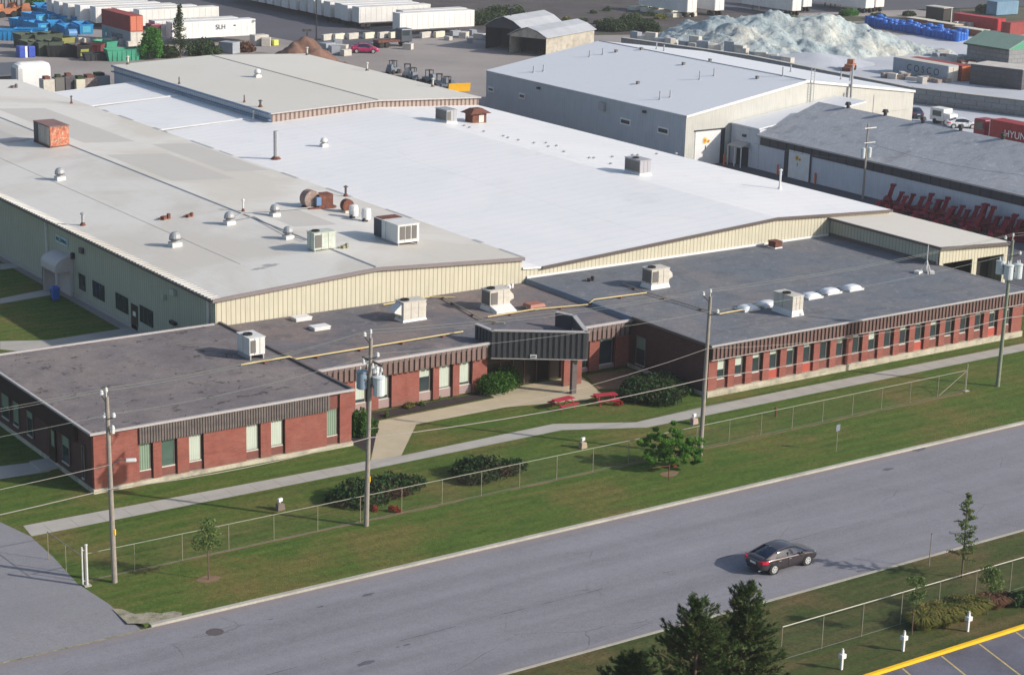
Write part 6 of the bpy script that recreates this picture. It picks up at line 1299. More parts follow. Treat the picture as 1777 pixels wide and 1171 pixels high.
# red container lorry beyond the shingled roof
p = G(1719,207,3.9); x, y = p.x, p.y
t = cont('container_lorry', 'red container lorry with white lettering beyond the shingled ridge', x, y-13.5, 13.5, 2.5, 2.9, 1.0, mat('lorry red', (.28,.025,.028), .6, .12, .4, 4, .08), 'y', None, 'lorry', feet=True)
text('HYUNDAI', 1.35, 'txtw', t, (x-.05,y-5.6,2.35), (0,-1,0)); b = MB(); b.box(x+.1,y+1.0,.8,x+2.4,y+3.0,3.6); cb_ = part(b, 'cab', flat('dark red cab', (.22,.01,.03), .4), t, bevel=.15); b = MB(); b.box(x+.3,y,1.0,x+2.2,y+.35,3.7); part(b, 'head_board', 'white', cb_); b = MB(); b.box(x+.05,y+1.3,2.2,x+.1,y+2.7,3.2); part(b, 'cab_window', 'glass', cb_)
# small vehicles beyond the shingled ridge
def van(name, label, px, py, z, lx, ly, h, mt, cat='van', rz=0):
    c = G(px,py,0); x, y = c.x, c.y; t = thing(name, label, cat, (x,y,0)); b = MB(); b.box(x,y+1.4,.5,x+lx,y+ly,h); part(b, 'box_body', mt, t, bevel=.05)
    b = MB(); b.hexa([(x+.1,y,.4),(x+lx-.1,y,.4),(x+lx-.1,y+1.4,.4),(x+.1,y+1.4,.4),(x+.15,y+.3,h*.72),(x+lx-.15,y+.3,h*.72),(x+lx-.1,y+1.4,h*.76),(x+.1,y+1.4,h*.76)]); part(b, 'cab', 'white', t)
    b = MB(); b.box(x-.02,y+1.8,h*.5,x,y+ly-.5,h*.85); part(b, 'side_window', 'glass', t)
    b = MB()
    for q in (.9, ly-1): b.cyl((x-.02,y+q,.4),(x+lx+.02,y+q,.4),.4,.4,12)
    part(b, 'wheel', 'tyre', t); return t
van('box_van', 'small white box van beyond the shingled ridge', 1648, 220, 0, 1.9, 4.0, 2.3, 'hvacw')
M['magpaint'] = flat('magenta metallic paint', (.34,.02,.10), .3); M['darkcar'] = flat('dark blue car paint', (.03,.05,.09), .3); M['whitecar'] = flat('white car paint', (.6,.62,.64), .3)
make_car('parked_car', 'dark blue car parked at the corner of the grey gable warehouse', tuple(G(1586,203)), R(60), 'darkcar'); make_car('parked_car', 'white car parked just in front of the white box van', tuple(G(1668,222)), R(-30), 'whitecar')
t = make_car('parked_car', 'magenta car parked between the brown soil heap and the dark truck', tuple(G(633,92)), R(-28), 'magpaint'); t.scale = (1.05,1.05,1.15)
# dark truck by the trailers
c = G(696,82); x, y = c.x, c.y; t = thing('flatbed_truck', 'dark grey flatbed truck facing the lone white trailer', 'truck', (x,y,0)); b = MB(); b.box(x,y,.8,x+2.4,y+2.2,3.2); part(b, 'cab', flat('dark slate cab', (.06,.075,.10), .4), t, bevel=.2); b = MB(); b.box(x-4.6,y+.2,.9,x,y+2.2,1.3); part(b, 'bed', 'rust', t); b = MB(); b.box(x+2.4,y+.2,1.9,x+2.43,y+2.0,2.9); b.box(x+.3,y-.02,2.0,x+1.8,y,2.9); part(b, 'window', 'glass', t); b = MB()
for q in (-4,-2.8,1.3): b.cyl((x+q,y-.02,.5),(x+q,y+2.3,.5),.5,.5,12)
part(b, 'wheel', 'tyre', t)
# skips
def skipmesh(L, W, H, sl=.35):
    b = MB(); t_ = .08
    o = [(-W/2,0,0),(W/2,0,0),(W/2,L,0),(-W/2,L,0),(-W/2-.12,-sl,H),(W/2+.12,-sl,H),(W/2+.12,L+sl,H),(-W/2-.12,L+sl,H)]
    i = [(-W/2+t_,t_,.08),(W/2-t_,t_,.08),(W/2-t_,L-t_,.08),(-W/2+t_,L-t_,.08),(-W/2-.04,-sl+t_,H),(W/2+.04,-sl+t_,H),(W/2+.04,L+sl-t_,H),(-W/2-.04,L+sl-t_,H)]
    b.add(o+i, [(0,3,2,1),(0,1,5,4),(1,2,6,5),(2,3,7,6),(3,0,4,7),(8,9,10,11),(8,12,13,9),(9,13,14,10),(10,14,15,11),(11,15,12,8),(4,5,13,12),(5,6,14,13),(6,7,15,14),(7,4,12,15)])
    return b
def make_skip(name, label, loc, rz, mt, L=5.0, W=2.3, H=1.8, group=None, plate=None, cat='skip'):
    t = local(name, label, cat, loc, rz, group); part(skipmesh(L, W, H), 'body', mt, t); b = MB()
    for k in range(int(L/.8)):
        b.box(-W/2-.15,.3+k*.8,.1,-W/2-.05,.42+k*.8,H-.08); b.box(W/2+.05,.3+k*.8,.1,W/2+.15,.42+k*.8,H-.08)
    part(b, 'rib', mt, t); b = MB(); b.box(-W/2-.18,-.38,H-.05,W/2+.18,-.28,H+.05); b.box(-W/2-.18,L+.28,H-.05,W/2+.18,L+.38,H+.05); b.box(-W/2-.2,-.3,H-.05,-W/2-.06,L+.3,H+.05); b.box(W/2+.06,-.3,H-.05,W/2+.2,L+.3,H+.05); part(b, 'rim', mt, t)
    if plate: b = MB(); b.hexa([(-.75,-.12,.35),(.75,-.12,.35),(.75,-.06,.35),(-.75,-.06,.35),(-.75,-.36,1.5),(.75,-.36,1.5),(.75,-.30,1.5),(-.75,-.30,1.5)]); part(b, 'end_plate', plate, t)
    return t
M['bluelt'] = mat('sunlit blue skip panel', (.10,.42,.60), .6, .15, .6, 5, .1)  # blue lightened on the end plates, sunlight put into the colour
base_skip = make_skip('blue_skip', 'blue skip with a pale end panel nearest the grey lettered container, front row', (0,0,0), 0, 'bluebin', plate='bluelt', group='blue skips in the far left yard')
sk = [(150,60,.1,'front row, right against the grey lettered container'),(124,64,.1,'front row, second left of the lettered container'),(100,58,.0,'front row, in the middle of the blue cluster'),(76,58,.35,'front row at the left end of the blue cluster'),(58,52,.6,'leftmost of the blue cluster, turned away'),(140,46,.2,'second row, right half'),(118,44,.25,'second row, middle'),(94,42,.3,'second row, left half'),(72,42,.4,'second row, left end'),(128,33,.15,'third row, right'),(104,30,.25,'third row, middle'),(82,31,.3,'third row, left'),(112,20,.1,'back row, right of the two farthest'),(76,26,.0,'back row, left of the two farthest'),(52,70,1.3,'low pair in front, left one above the olive skips'),(78,68,1.2,'low pair in front, right one above the olive skips')]
for i, (px, py, a, s) in enumerate(sk):
    c = G(px,py); lab = 'blue skip, '+s
    if i == 0: base_skip.location = c; base_skip.rotation_euler = (0,0,a-.25); base_skip['label'] = lab
    else: dup(base_skip, c, a-.25, lab)
base2 = make_skip('olive_skip', 'x', (0,0,0), 0, 'darkgreen', 3.4, 2.6, 2.3, 'dark olive skips in the far left yard')
for i, (px, py, a, lab) in enumerate(((50,84,0,'dark olive skip, left end of the upper olive row'),(74,84,.05,'dark olive skip, second from the left of the upper olive row'),(96,82,.1,'dark olive skip, third from the left of the upper olive row'),(62,97,0,'dark olive skip, left end of the lower olive row'),(80,98,.05,'dark olive skip, middle of the lower olive row'),(97,97,.1,'dark olive skip, right end of the lower olive row'))):
    c = G(px,py)
    if i == 0: base2.location = c; base2['label'] = lab
    else: dup(base2, c, a, lab)
c = G(118,84); make_skip('olive_skip', 'olive yellow skip between the olive rows and the blue tank', tuple(c), .2, mat('olive yellow paint', (.24,.24,.08), .7, .2, .6, 5, .1), 3.0, 2.4, 1.8)
c = G(128,98); make_skip('black_bin', 'wide black bin at the near edge of the bin yard', tuple(c), 1.2, 'black', 4.2, 2.2, 1.9, None, None, 'bin'); c = G(146,101); t = make_skip('black_bin', 'black bin with an olive lime front beside the maroon one', tuple(c), .1, 'black', 3.2, 2.6, 2.1, None, flat('olive lime panel', (.30,.34,.06), .6), 'bin')
c = G(176,96); make_skip('maroon_bin', 'maroon low bin between the black and green bins', tuple(c), .9, mat('maroon paint', (.18,.04,.04), .7, .2, .6, 5, .1), 4.0, 2.4, 1.8, None, None, 'bin'); c = G(185,104); make_skip('black_bin', 'low black bin under the maroon one', tuple(c), 1.4, 'inside', 3.6, 2.0, 1.2, None, None, 'bin')
c = G(214,105); make_skip('green_skip', 'long mint green skip sideways at the near edge of the bin yard', (c.x+2.4,c.y,0), 1.45, 'greenbin', 5.0, 2.2, 1.9); c = G(240,104); make_skip('green_skip', 'square dark green skip against the bright bushy tree', tuple(c), .0, mat('deep green paint', (.02,.17,.11), .6, .2, .6, 5, .1), 2.6, 2.4, 1.8); c = G(193,88); make_skip('green_skip', 'green skip behind the long mint one', tuple(c), .3, 'greenbin', 3.2, 2.2, 1.5)
c = G(34,101); x, y = c.x, c.y; t = thing('blue_tank', 'blue and white twin bin beside the dark roof at the far left', 'bin', (x,y,0)); b = MB(); b.box(x,y,0,x+1.3,y+1.6,1.9); b.box(x+1.6,y,0,x+2.8,y+1.6,1.8); part(b, 'tub', flat('ultramarine bin', (.03,.07,.38), .5), t, bevel=.1); b = MB(); b.box(x+1.0,y-.05,0,x+1.4,y,1.9); part(b, 'white_stripe', 'white', t)
c = G(124,78); x, y = c.x, c.y; t = thing('blue_tank', 'small pale blue drum on a dark stand in the bin yard', 'drum', (x,y,0)); b = MB(); b.cyl((x-.6,y,2.0),(x+.9,y,2.0),.7,.7,14); part(b, 'drum', flat('pale blue drum', (.10,.25,.50), .5), t); b = MB(); b.box(x-.4,y-.4,0,x+.6,y+.4,1.4); part(b, 'stand', 'inside', t)
# loose concrete blocks as barriers
def block(label, px, py, L, W, H, rz, mt='blockw', group=None):
    c = G(px,py); t = MB(); t.obox((0,0,0),(L,W,H),0); o = t.build('concrete_block', M[mt], None, bevel=.05); o.location = c; o.rotation_euler = (0,0,rz); return tag(o, label, 'concrete block', group)
for i, (px, py) in enumerate(((140,75),(150,76),(172,78),(186,77),(199,75),(213,78),(226,82))): block('pale concrete block in the line before the stacked containers, '+ORD[i]+' from the left', px, py, 1.2, .8, 1.0, .1, 'limey' if i == 2 else 'blockw', 'pale blocks before the stacked containers')
for i, (px, py) in enumerate(((568,70),(588,69),(612,68),(640,67),(665,66),(684,66),(738,66),(762,65))): block('long pale barrier block under the white trailers, '+ORD[i]+' from the left', px, py, 2.6, .7, 1.1, .28, 'cream' if i % 2 else 'blockw', 'barrier blocks under the white trailers')
for i, (px, py, s) in enumerate(((790,62,1.2),(805,66,1.4),(820,60,1.1),(832,68,1.3),(846,70,1.2),(858,62,1.2),(815,74,1.0),(778,70,.9))): block('rough grey block in the rubble by the dark sheds, '+ORD[i]+' laid', px, py, 1.6*s, 1.0*s, .8*s, i*.7, 'blockw' if i % 2 else 'contgrey', 'rubble blocks by the dark sheds')
for i, (px, py, s) in enumerate(((568,90,1.3),(580,94,1.2),(592,92,1.2),(600,97,.9),(586,82,1.1),(708,86,.9),(450,78,1.5),(462,80,1.2),(398,92,1.6))): block(('grey slab leaning at the foot of the soil heap','grey slab nearest the roof by the soil heap','pale upright slab beside the magenta car','small slab at the corner by the magenta car','dark slab behind the soil heap foot','small pale cube before the dark truck','cream block left of the soil heap','second cream block left of the soil heap','grey block beside the rusty brush')[i], px, py, 1.9*s, 1.3*s, 1.2*s, .3+i, 'contgrey' if i in (0,1,4,8) else 'blockw')
c = G(477,79); o = block('lime yellow cube left of the soil heap', 477, 79, 1.0, 1.0, 1.0, .1, 'limey')
# heaps
def heap(name, label, ridge, slope, mt, cell=.8, nz=.45, seed=0, cat='heap', ns=.5):
    from mathutils import noise as mn
    xs = [p.x for p, h in ridge]; ys = [p.y for p, h in ridge]; hm = max(h for p, h in ridge); m_ = hm/slope+1
    x0, x1, y0, y1 = min(xs)-m_, max(xs)+m_, min(ys)-m_, max(ys)+m_; nx, ny = int((x1-x0)/cell), int((y1-y0)/cell); vs = []; ok = []
    for j in range(ny+1):
        for i in range(nx+1):
            x = x0+i*cell; y = y0+j*cell; best = -1
            for (a, ha), (c, hc) in zip(ridge[:-1], ridge[1:]):
                d = Vector((c.x-a.x, c.y-a.y)); L2 = max(d.length_squared, .01); k = max(0, min(1, ((x-a.x)*d.x+(y-a.y)*d.y)/L2)); dd = hypot(x-a.x-d.x*k, y-a.y-d.y*k); h = ha+(hc-ha)*k; best = max(best, h-slope*dd)
            n1 = mn.fractal(Vector((x*.16*ns*2,y*.16*ns*2,seed)), 1, 2, 5); n2 = mn.noise(Vector((x*.9,y*.35,seed+3)))+.6*mn.noise(Vector((x*1.7,y*1.7,seed+9)))
            z = best+(n1*nz*1.6+n2*nz*.45)*min(1, max(0, best+.6)); vs.append((x,y,max(z,-.3))); ok.append(z > -.28)
    b = MB(); w_ = nx+1
    fs = [(j*w_+i, j*w_+i+1, (j+1)*w_+i+1, (j+1)*w_+i) for j in range(ny) for i in range(nx) if any((ok[j*w_+i],ok[j*w_+i+1],ok[(j+1)*w_+i+1],ok[(j+1)*w_+i]))]
    used = sorted({i for f in fs for i in f}); mp = {u: k for k, u in enumerate(used)}
    b.add([vs[u] for u in used], [tuple(mp[i] for i in f) for f in fs]); o = b.build(name, M[mt], None, smooth=True); return tag(o, label, cat)
def heapmat():
    m, t, b, P = base('pale green heap'); n1 = noise(t, P, .12, 5, .6, .6); n2 = noise(t, vscale(t, P, (1,1,.5)), .9, 6, .75, .8); n3 = noise(t, P, 6, 3)
    col = mixc(t, ramp(t, n1, .44, .66), (.41,.49,.51), (.56,.56,.50)); col = mixc(t, ramp(t, n2, .50, .64), col, (.20,.29,.33)); col = mixc(t, mth(t, 'MULTIPLY', ramp(t, n3, .5, .8), .3), col, (.55,.58,.53))
    t.links.new(col, b.inputs['Base Color']); b.inputs['Roughness'].default_value = .95; t.links.new(bump(t, n2, .9, .5), b.inputs['Normal']); return m
M['heap'] = heapmat()
heap('mineral_heap', 'huge pale green and cream mineral heap in the upper right yard', [(G(1160,56,.5),.5),(G(1235,30,5.2),5.2),(G(1300,23,6.4),6.4),(G(1420,25,6.4),6.4),(G(1490,40,4.8),4.8),(G(1590,74,1.9),1.9),(G(1650,92,.2),.2)], .42, 'heap', .45, .85, 2)
heap('mineral_heap', 'low cream sloping shelf of stone dust in front of the pale green heap', [(G(1300,92,.8),.8),(G(1420,92,1.6),1.6),(G(1480,108,.5),.5)], .16, 'pale', .8, .15, 7)
heap('soil_heap', 'steep brown soil heap behind the beige-roofed warehouse', [(G(499,88,2.4),2.4),(G(515,68,4.6),4.6),(G(536,63,5.0),5.0),(G(554,84,3.2),3.2)], .72, 'soil', .35, .9, 4)
heap('stone_heap', 'low grey white rubble ridge between the green shed and the lettered container', [(G(1600,100,1.0),1.0),(G(1680,96,1.3),1.3)], .35, 'blockw', .6, .4, 9)
# retaining wall of concrete blocks
def blockwall(name, label, pts, h, th, mt, cap=True):
    t = thing(name, label, 'wall', (pts[0].x,pts[0].y,0)); b = MB(); cpz = MB()
    for a, c in zip(pts[:-1], pts[1:]):
        d = Vector((c.x-a.x, c.y-a.y, 0)).normalized(); n = Vector((-d.y,d.x,0))*th
        q = [(a.x,a.y),(c.x,c.y),(c.x-n.x,c.y-n.y),(a.x-n.x,a.y-n.y)]; q2 = [(a.x,a.y),(c.x,c.y),(c.x+n.x,c.y+n.y),(a.x+n.x,a.y+n.y)]
        qq = q if n.x < 0 else q2; b.prism(qq, 0, h)
        if cap: cpz.prism([(v[0], v[1]) for v in qq], h+.003, h+.06)
    part(b, 'block_wall', mt, t); 
    if cap: part(cpz, 'capping', 'blockw', t)
    return t
blockwall('retaining_wall', 'long grey concrete block retaining wall below the heaps', [G(1078,66,2.4), G(1300,97,2.4), G(1580,152,2.4), G(1777,175,2.4), G(1900,188,2.4)], 2.4, .8, 'block')
rnd = random.Random(12)
for i in range(20):
    k = i/19; c = G(1085,62,2.0).lerp(G(1345,100,2.0), k); b = MB(); b.obox((0,0,0),(2.2,1.1,.75+.5*rnd.random()),0); o = b.build('loose_block', M['blockw' if i % 3 else 'contgrey'], None, bevel=.05); o.location = (c.x+rnd.uniform(1.5,3.5), c.y+rnd.uniform(-1,1), 1.6 if False else 0.0); o.scale = (1,1,2.6); o.rotation_euler = (0,0,1.9+rnd.uniform(-.5,.5)); tag(o, 'stack of pale rough blocks, '+ORD[i]+' from the left along the retaining wall', 'block stack', 'block stacks along the retaining wall')
rnd = random.Random(14)
for i in range(14):
    c = G(1540+i*8.5, 138+rnd.uniform(-4,7), 0); b = MB(); b.obox((0,0,0),(rnd.uniform(1.2,2.6),.9,rnd.uniform(.5,1.1)),0); o = b.build('broken_slab', M['blockw' if i % 2 else 'rustgrey'], None, bevel=.04); o.location = c; o.rotation_euler = (0,0,rnd.uniform(0,3)); tag(o, 'broken slab below the lettered blue grey container, '+ORD[i]+' from the left', 'slab', 'broken slabs below the lettered container')
a = G(1690,152); c = G(1772,160); t = blockwall('block_stack', 'tall stack of dark stone blocks right of the orange ended container', [G(1682,146), G(1772,157)], 3.3, 6, 'blockd'); t['category'] = 'block stack'
rnd = random.Random(15)
for i in range(22):
    c = G(1672+i*4.7, 117+rnd.uniform(-8,12), 1.0); b = MB(); b.obox((0,0,0),(rnd.uniform(1.5,3.5),rnd.uniform(.8,1.4),rnd.uniform(.8,1.6)),0); o = b.build('scrap_block', M[('blockw','rust','blockd','blockw')[i % 4]], None, bevel=.04); o.location = (c.x,c.y,0); o.rotation_euler = (0,0,rnd.uniform(0,3)); tag(o, ('pale','rusty','dark','pale')[i % 4]+' block in the jumble behind the dark stack, '+ORD[i]+' from the left', 'block', ('pale','rusty','dark','pale')[i % 4]+' blocks in the jumble behind the dark stack')
# green roofed shed
n0 = G(1752,86,4.0); n1 = G(1676,75,4.0); x, y, L = n0.x, n0.y, n1.y-n0.y
t = thing('green_roof_shed', 'block shed with a mint green metal roof at the right edge', 'shed', (x,y,0)); b = MB(); b.box(x,y,0,x+9,y+L,4.0); part(b, 'wall', 'block', t)
b = MB(); b.hexa([(x-.6,y-.4,3.9),(x+4.5,y-.4,5.9),(x+4.5,y+L+.4,5.9),(x-.6,y+L+.4,3.9),(x-.6,y-.4,4.05),(x+4.5,y-.4,6.05),(x+4.5,y+L+.4,6.05),(x-.6,y+L+.4,4.05)]); b.hexa([(x+4.5,y-.4,5.9),(x+9.6,y-.4,3.9),(x+9.6,y+L+.4,3.9),(x+4.5,y+L+.4,5.9),(x+4.5,y-.4,6.05),(x+9.6,y-.4,4.05),(x+9.6,y+L+.4,4.05),(x+4.5,y+L+.4,6.05)]); part(b, 'roof', 'greenroof', t)
b = MB(); b.add([(x,y-.01,3.9),(x+9,y-.01,3.9),(x+4.5,y-.01,5.85)],[(0,1,2)]); part(b, 'gable', flat('green gable', (.06,.28,.17), .6), t); b = MB(); b.box(x-.65,y-.4,3.75,x-.5,y+L+.4,4.0); part(b, 'gutter', flat('dark green trim', (.03,.09,.06), .6), t)
blockwall('block_wall', 'grey block wall joining the near side of the green roofed shed', [G(1756,112), G(1800,118)], 2.6, .8, 'block', False)
# blue tubs in rows
tub = MB(); tub.lathe((0,0,0), [(.55,0),(.62,.3),(.62,1.3),(.55,1.5),(.1,1.55)], 10); tb = tub.build('blue_tub', M['bluedk'], None)
tag(tb, None, 'tub', 'packed blue tubs'); ORD2 = ORD+['twenty-fifth','twenty-sixth']; rnd = random.Random(20); first = True
a0, a1 = G(1512,44), G(1668,72)
for r_ in range(4):
    for i in range(26):
        c = a0.lerp(a1, i/25)+Vector((r_*1.35-1.2, r_*.5, 0)); o = tb if first else tb.copy()
        if not first: COL.objects.link(o)
        first = False; o['label'] = 'strong blue tub, '+ORD2[i]+' from the left in the '+('nearest','second nearest','third nearest','farthest')[r_]+' packed row'; o.location = (c.x+rnd.uniform(-.2,.2), c.y+rnd.uniform(-.2,.2), 0); s = rnd.uniform(.85,1.15); o.scale = (s,s,s*rnd.uniform(.9,1.25))
for i, (pa, pb) in enumerate((((1556,42),(1600,48)),((1602,48),(1648,56)),((1650,57),(1694,66)))):
    a = G(*pa); c = G(*pb); cont('flat_rack', ('cream topped low rack, farthest of three end to end','cream topped low rack, middle of three end to end','cream topped low rack, nearest of three end to end')[i], c.x+1.5, c.y, a.y-c.y-.6, 2.4, 1.3, 0, mat('rack brown red', (.30,.10,.05), .7, .2, .6, 4, .1), 'y', 'low racks end to end', 'rack', 'orange')
    b = MB(); b.box(c.x+1.45, c.y, 1.31, c.x+3.95, a.y-.6, 1.4); par = [o for o in COL.objects if o.name.startswith('flat_rack')][-1]; part(b, 'cream_top', 'cream', par)
cont('shipping_container', 'bright red container at the right edge, farther one', G(1730,54).x, G(1730,54).y, 12.2, 2.4, 2.4, 0, 'red', 'y'); cont('shipping_container', 'bright red container cut by the right edge, nearer one', G(1752,62).x, G(1752,62).y, 12.2, 2.4, 2.5, 0, 'contred', 'x')
c = G(1636,40); x, y = c.x, c.y; t = thing('black_box', 'black open-fronted box under a pale flat roof in the far right yard', 'box shelter', (x,y,0)); b = MB(); b.box(x,y,.4,x+2.4,y+5,3.0); part(b, 'body', 'black', t); b = MB(); b.box(x-.2,y-.2,3.0,x+2.7,y+5.2,3.15); part(b, 'roof', 'hvac', t); b = MB(); b.box(x+2.4,y,0,x+5,y+4,2.6); part(b, 'side_box', 'inside', t); b = MB(); b.box(x+2.3,y-.1,0,x+2.5,y,3.0); part(b, 'post', 'hvac', t)
for i, (px, py) in enumerate(((1660,46),(1672,47),(1684,48))): block('pale block in the short line below the black box, '+ORD[i]+' from the left', px, py, 1.5, .9, 1.0, .2, 'blockw', 'blocks below the black box')
block('lime yellow block ending the short line below the black box', 1694, 46, 1.4, .9, 1.2, .2, 'limey')
cont('blue_container', 'blue container with a pale roof edge at the top right corner', G(1729,27).x, G(1729,27).y, 7, 3, 2.9, 0, mat('mid blue container', (.16,.28,.40), .7, .15, .5, 4, .1), 'x', None, 'container')
# loader
c = G(1478,124); x, y = 0, 0; t = local('wheel_loader', 'small dull orange loader in front of the cream shelf of dust', 'loader', (c.x,c.y,0), .5); t.scale = (.75,.75,.72); M['orange'] = mat('dull orange', (.40,.16,.08), .8, .2, .8, 5, .12); b = MB(); b.box(x,y,.6,x+3.4,y+1.8,1.5); b.box(x+1.2,y+.2,1.5,x+2.4,y+1.6,2.6); part(b, 'body', 'orange', t); b = MB(); b.hexa([(x-1.4,y-.1,.1),(x-.6,y-.1,.1),(x-.6,y+1.9,.1),(x-1.4,y+1.9,.1),(x-1.5,y-.1,.9),(x-.6,y-.1,1.0),(x-.6,y+1.9,1.0),(x-1.5,y+1.9,.9)]); b.box(x-.7,y+.7,.5,x+.2,y+1.1,.8); part(b, 'bucket', 'rust', t); b = MB()
for q in (.6,2.7): b.cyl((x+q,y-.1,.6),(x+q,y+1.9,.6),.6,.6,14)
part(b, 'wheel', 'tyre', t)
# two sheds
M['shedwall'] = mat('weathered cream shed wall', (.38,.36,.31), .8, .2, .5, 3, .1, tint=(.25,.22,.18)); M['shedroof'] = mat('dull grey shed roof', (.36,.385,.42), .6, .12, .3, 3, .06)
def shed(name, label, x, y, L, W, ze, zr, rz, wallm, roofm, openend=True):
    t = local(name, label, 'shed', (x,y,0), rz)
    b = MB(); b.quad((0,0,0),(L,0,0),(L,0,ze),(0,0,ze)); b.quad((0,W,0),(0,W,ze),(L,W,ze),(L,W,0)); b.add([(L,0,0),(L,W,0),(L,W,ze),(L,W/2,zr),(L,0,ze)],[(0,1,2,3,4)]); b.add([(0,W,ze-.3),(0,0,ze-.3),(0,0,ze),(0,W/2,zr),(0,W,ze)],[(0,1,2,3,4)]); part(b, 'wall', wallm, t)
    b = MB()
    for (ya, za, yb, zb) in ((-.3,ze-.1,W*.22,ze+(zr-ze)*.62),(W*.22,ze+(zr-ze)*.62,W/2,zr),(W/2,zr,W*.78,ze+(zr-ze)*.62),(W*.78,ze+(zr-ze)*.62,W+.3,ze-.1)):
        b.hexa([(-.3,ya,za),(L+.3,ya,za),(L+.3,yb,zb),(-.3,yb,zb),(-.3,ya,za+.1),(L+.3,ya,za+.1),(L+.3,yb,zb+.1),(-.3,yb,zb+.1)])
    part(b, 'roof', roofm, t); b = MB(); b.box(5,.3,0,5.1,W-.3,ze-.3); part(b, 'dark_interior', 'inside', t)
    return t
p = G(948,66,3.4); shed('open_shed', 'cream sided open-ended shed with a pale curved roof behind the grey warehouse', p.x, p.y, 17.5, 7.5, 3.4, 4.9, R(24), 'shedwall', 'shedroof')
p = G(916,52,4.0); shed('dark_shed', 'taller dark-ended shed standing behind the cream sided one', p.x-1, p.y+.5, 14, 7.5, 4.2, 6.0, R(24), 'navy', 'shedroof')
# grey machines in a line behind the beige roof
def machine(name, label, loc, rz, mt, sc=1, cat='skid loader', group=None):
    t = local(name, label, cat, loc, rz, group); b = MB(); b.box(-1.3,-.6,.45,1.2,.6,1.15); b.hexa([(-1.3,-.5,1.15),(-.5,-.5,1.15),(-.5,.5,1.15),(-1.3,.5,1.15),(-1.1,-.45,1.7),(-.5,-.45,1.8),(-.5,.45,1.8),(-1.1,.45,1.7)]); part(b, 'body', mt, t)
    b = MB()
    for a in ((-.45,-.5),(.45,-.5),(-.45,.5),(.45,.5)): b.box(a[0]-.05,a[1]-.05,1.15,a[0]+.05,a[1]+.05,2.3)
    b.box(-.55,-.6,2.3,.55,.6,2.38); part(b, 'cab_frame', 'black', t)
    b = MB(); b.hexa([(1.2,-.8,.1),(1.9,-.8,.05),(1.9,.8,.05),(1.2,.8,.1),(1.2,-.8,.7),(1.5,-.8,.7),(1.5,.8,.7),(1.2,.8,.7)]); part(b, 'bucket', 'trimd', t)
    for xx in (-.85,.75):
        for yy in (-.62,.62):
            b = MB(); b.cyl((xx,yy-.16,.42),(xx,yy+.16,.42),.42,.42,12); part(b, 'wheel', 'tyre', t)
    t.scale = (sc,sc,sc); return t
mm = machine('skid_loader', 'x', (0,0,0), 0, flat('slate blue machine paint', (.14,.17,.21), .5), .9, group='slate machines behind the beige roof')
for i, (px, py) in enumerate(((682,128),(707,134),(716,141),(745,145),(762,152),(776,157))):
    c = G(px,py); lab = 'slate blue skid loader, '+ORD[i]+' from the left in the line behind the beige roof'
    if i == 0: mm.location = c; mm.rotation_euler = (0,0,.4); mm['label'] = lab
    else: dup(mm, c, .4+i*.5, lab, .9)
c = G(778,160); x, y = c.x, c.y; t = thing('snow_blade', 'yellow blade with an orange tip lying behind the beige roof', 'blade', (x,y,0)); b = MB(); b.hexa([(x,y,0),(x+3.6,y-.6,0),(x+3.7,y-.3,0),(x,y+.4,0),(x,y-.2,1.3),(x+3.6,y-.8,1.3),(x+3.6,y-.7,1.3),(x,y,1.3)]); part(b, 'blade', 'yellowm', t); b = MB(); b.box(x+.5,y+.3,.2,x+2.2,y+1.2,.7); part(b, 'mount', 'trimd', t)
mo = machine('orange_tractor', 'x', (0,0,0), 0, 'orange', 1.5, 'tractor', 'orange tractors at the far left')
for i, (px, py) in enumerate(((12,30),(28,27),(46,29))):
    c = G(px,py); lab = 'orange red tractor, '+('leftmost','middle one','rightmost')[i]+' of three at the top left corner'
    if i == 0: mo.location = c; mo['label'] = lab
    else: dup(mo, c, i*.6, lab, 1.5)
# far left building corner, white truck cab, junk
p = G(28,108,4.2); x, y = p.x, p.y
t = thing('dark_roof_building', 'corner of a low building with a dark grey roof at the left edge', 'building', (x-14,y-8,0)); b = MB(); b.box(x-20,y-11,0,x-.5,y-.5,3.9); part(b, 'wall', 'block', t); b = MB(); b.prism([(x-20,y-12),(x-4,y-12),(x+.2,y-3),(x+.2,y+.2),(x-20,y+.2)], 4.0, 4.2); part(b, 'roof', flat('dark slate roof', (.10,.11,.13), .7), t)
p = G(30,135,4.8); x, y = p.x, p.y; t = thing('white_van_body', 'white rounded van body standing behind the cream roof at the far left', 'van body', (x,y,0)); b = MB(); b.box(x,y,.6,x+5.2,y+2.6,6.7); part(b, 'body', 'white', t, bevel=.8); b = MB(); b.box(x-.03,y+.3,1,x+.0,y+2.2,6.0); part(b, 'dark_end', 'contgrey', t)
rnd = random.Random(33)
for i, (px, py, mt, w_, h_) in enumerate(((85,136,'hvac',1.6,6.0),(104,134,'grille',1.3,6.1),(122,133,'blockd',1.4,6.2),(143,133,'cream',1.8,5.8),(160,132,'rustgrey',2.0,5.9),(178,130,'contgrey',2.2,6.0))):
    p = G(px,py,5.6); x, y = p.x, p.y; t = thing('storage_tank', ('pale square bin top','dark slatted bin top','small black bin top','cream crate top','rusty grey crate top','grey crate top')[i]+' peeping over the far edge of the white roof strip', 'bin', (x,y,0)); b = MB(); b.box(x-w_/2,y,0,x+w_/2,y+w_,h_-.6); part(b, 'body', mt, t); b = MB(); b.box(x-w_*.3,y+.3,h_-.6,x+w_*.2,y+w_*.8,h_-.2); part(b, 'load', 'farleaf' if i % 2 else 'rust', t)
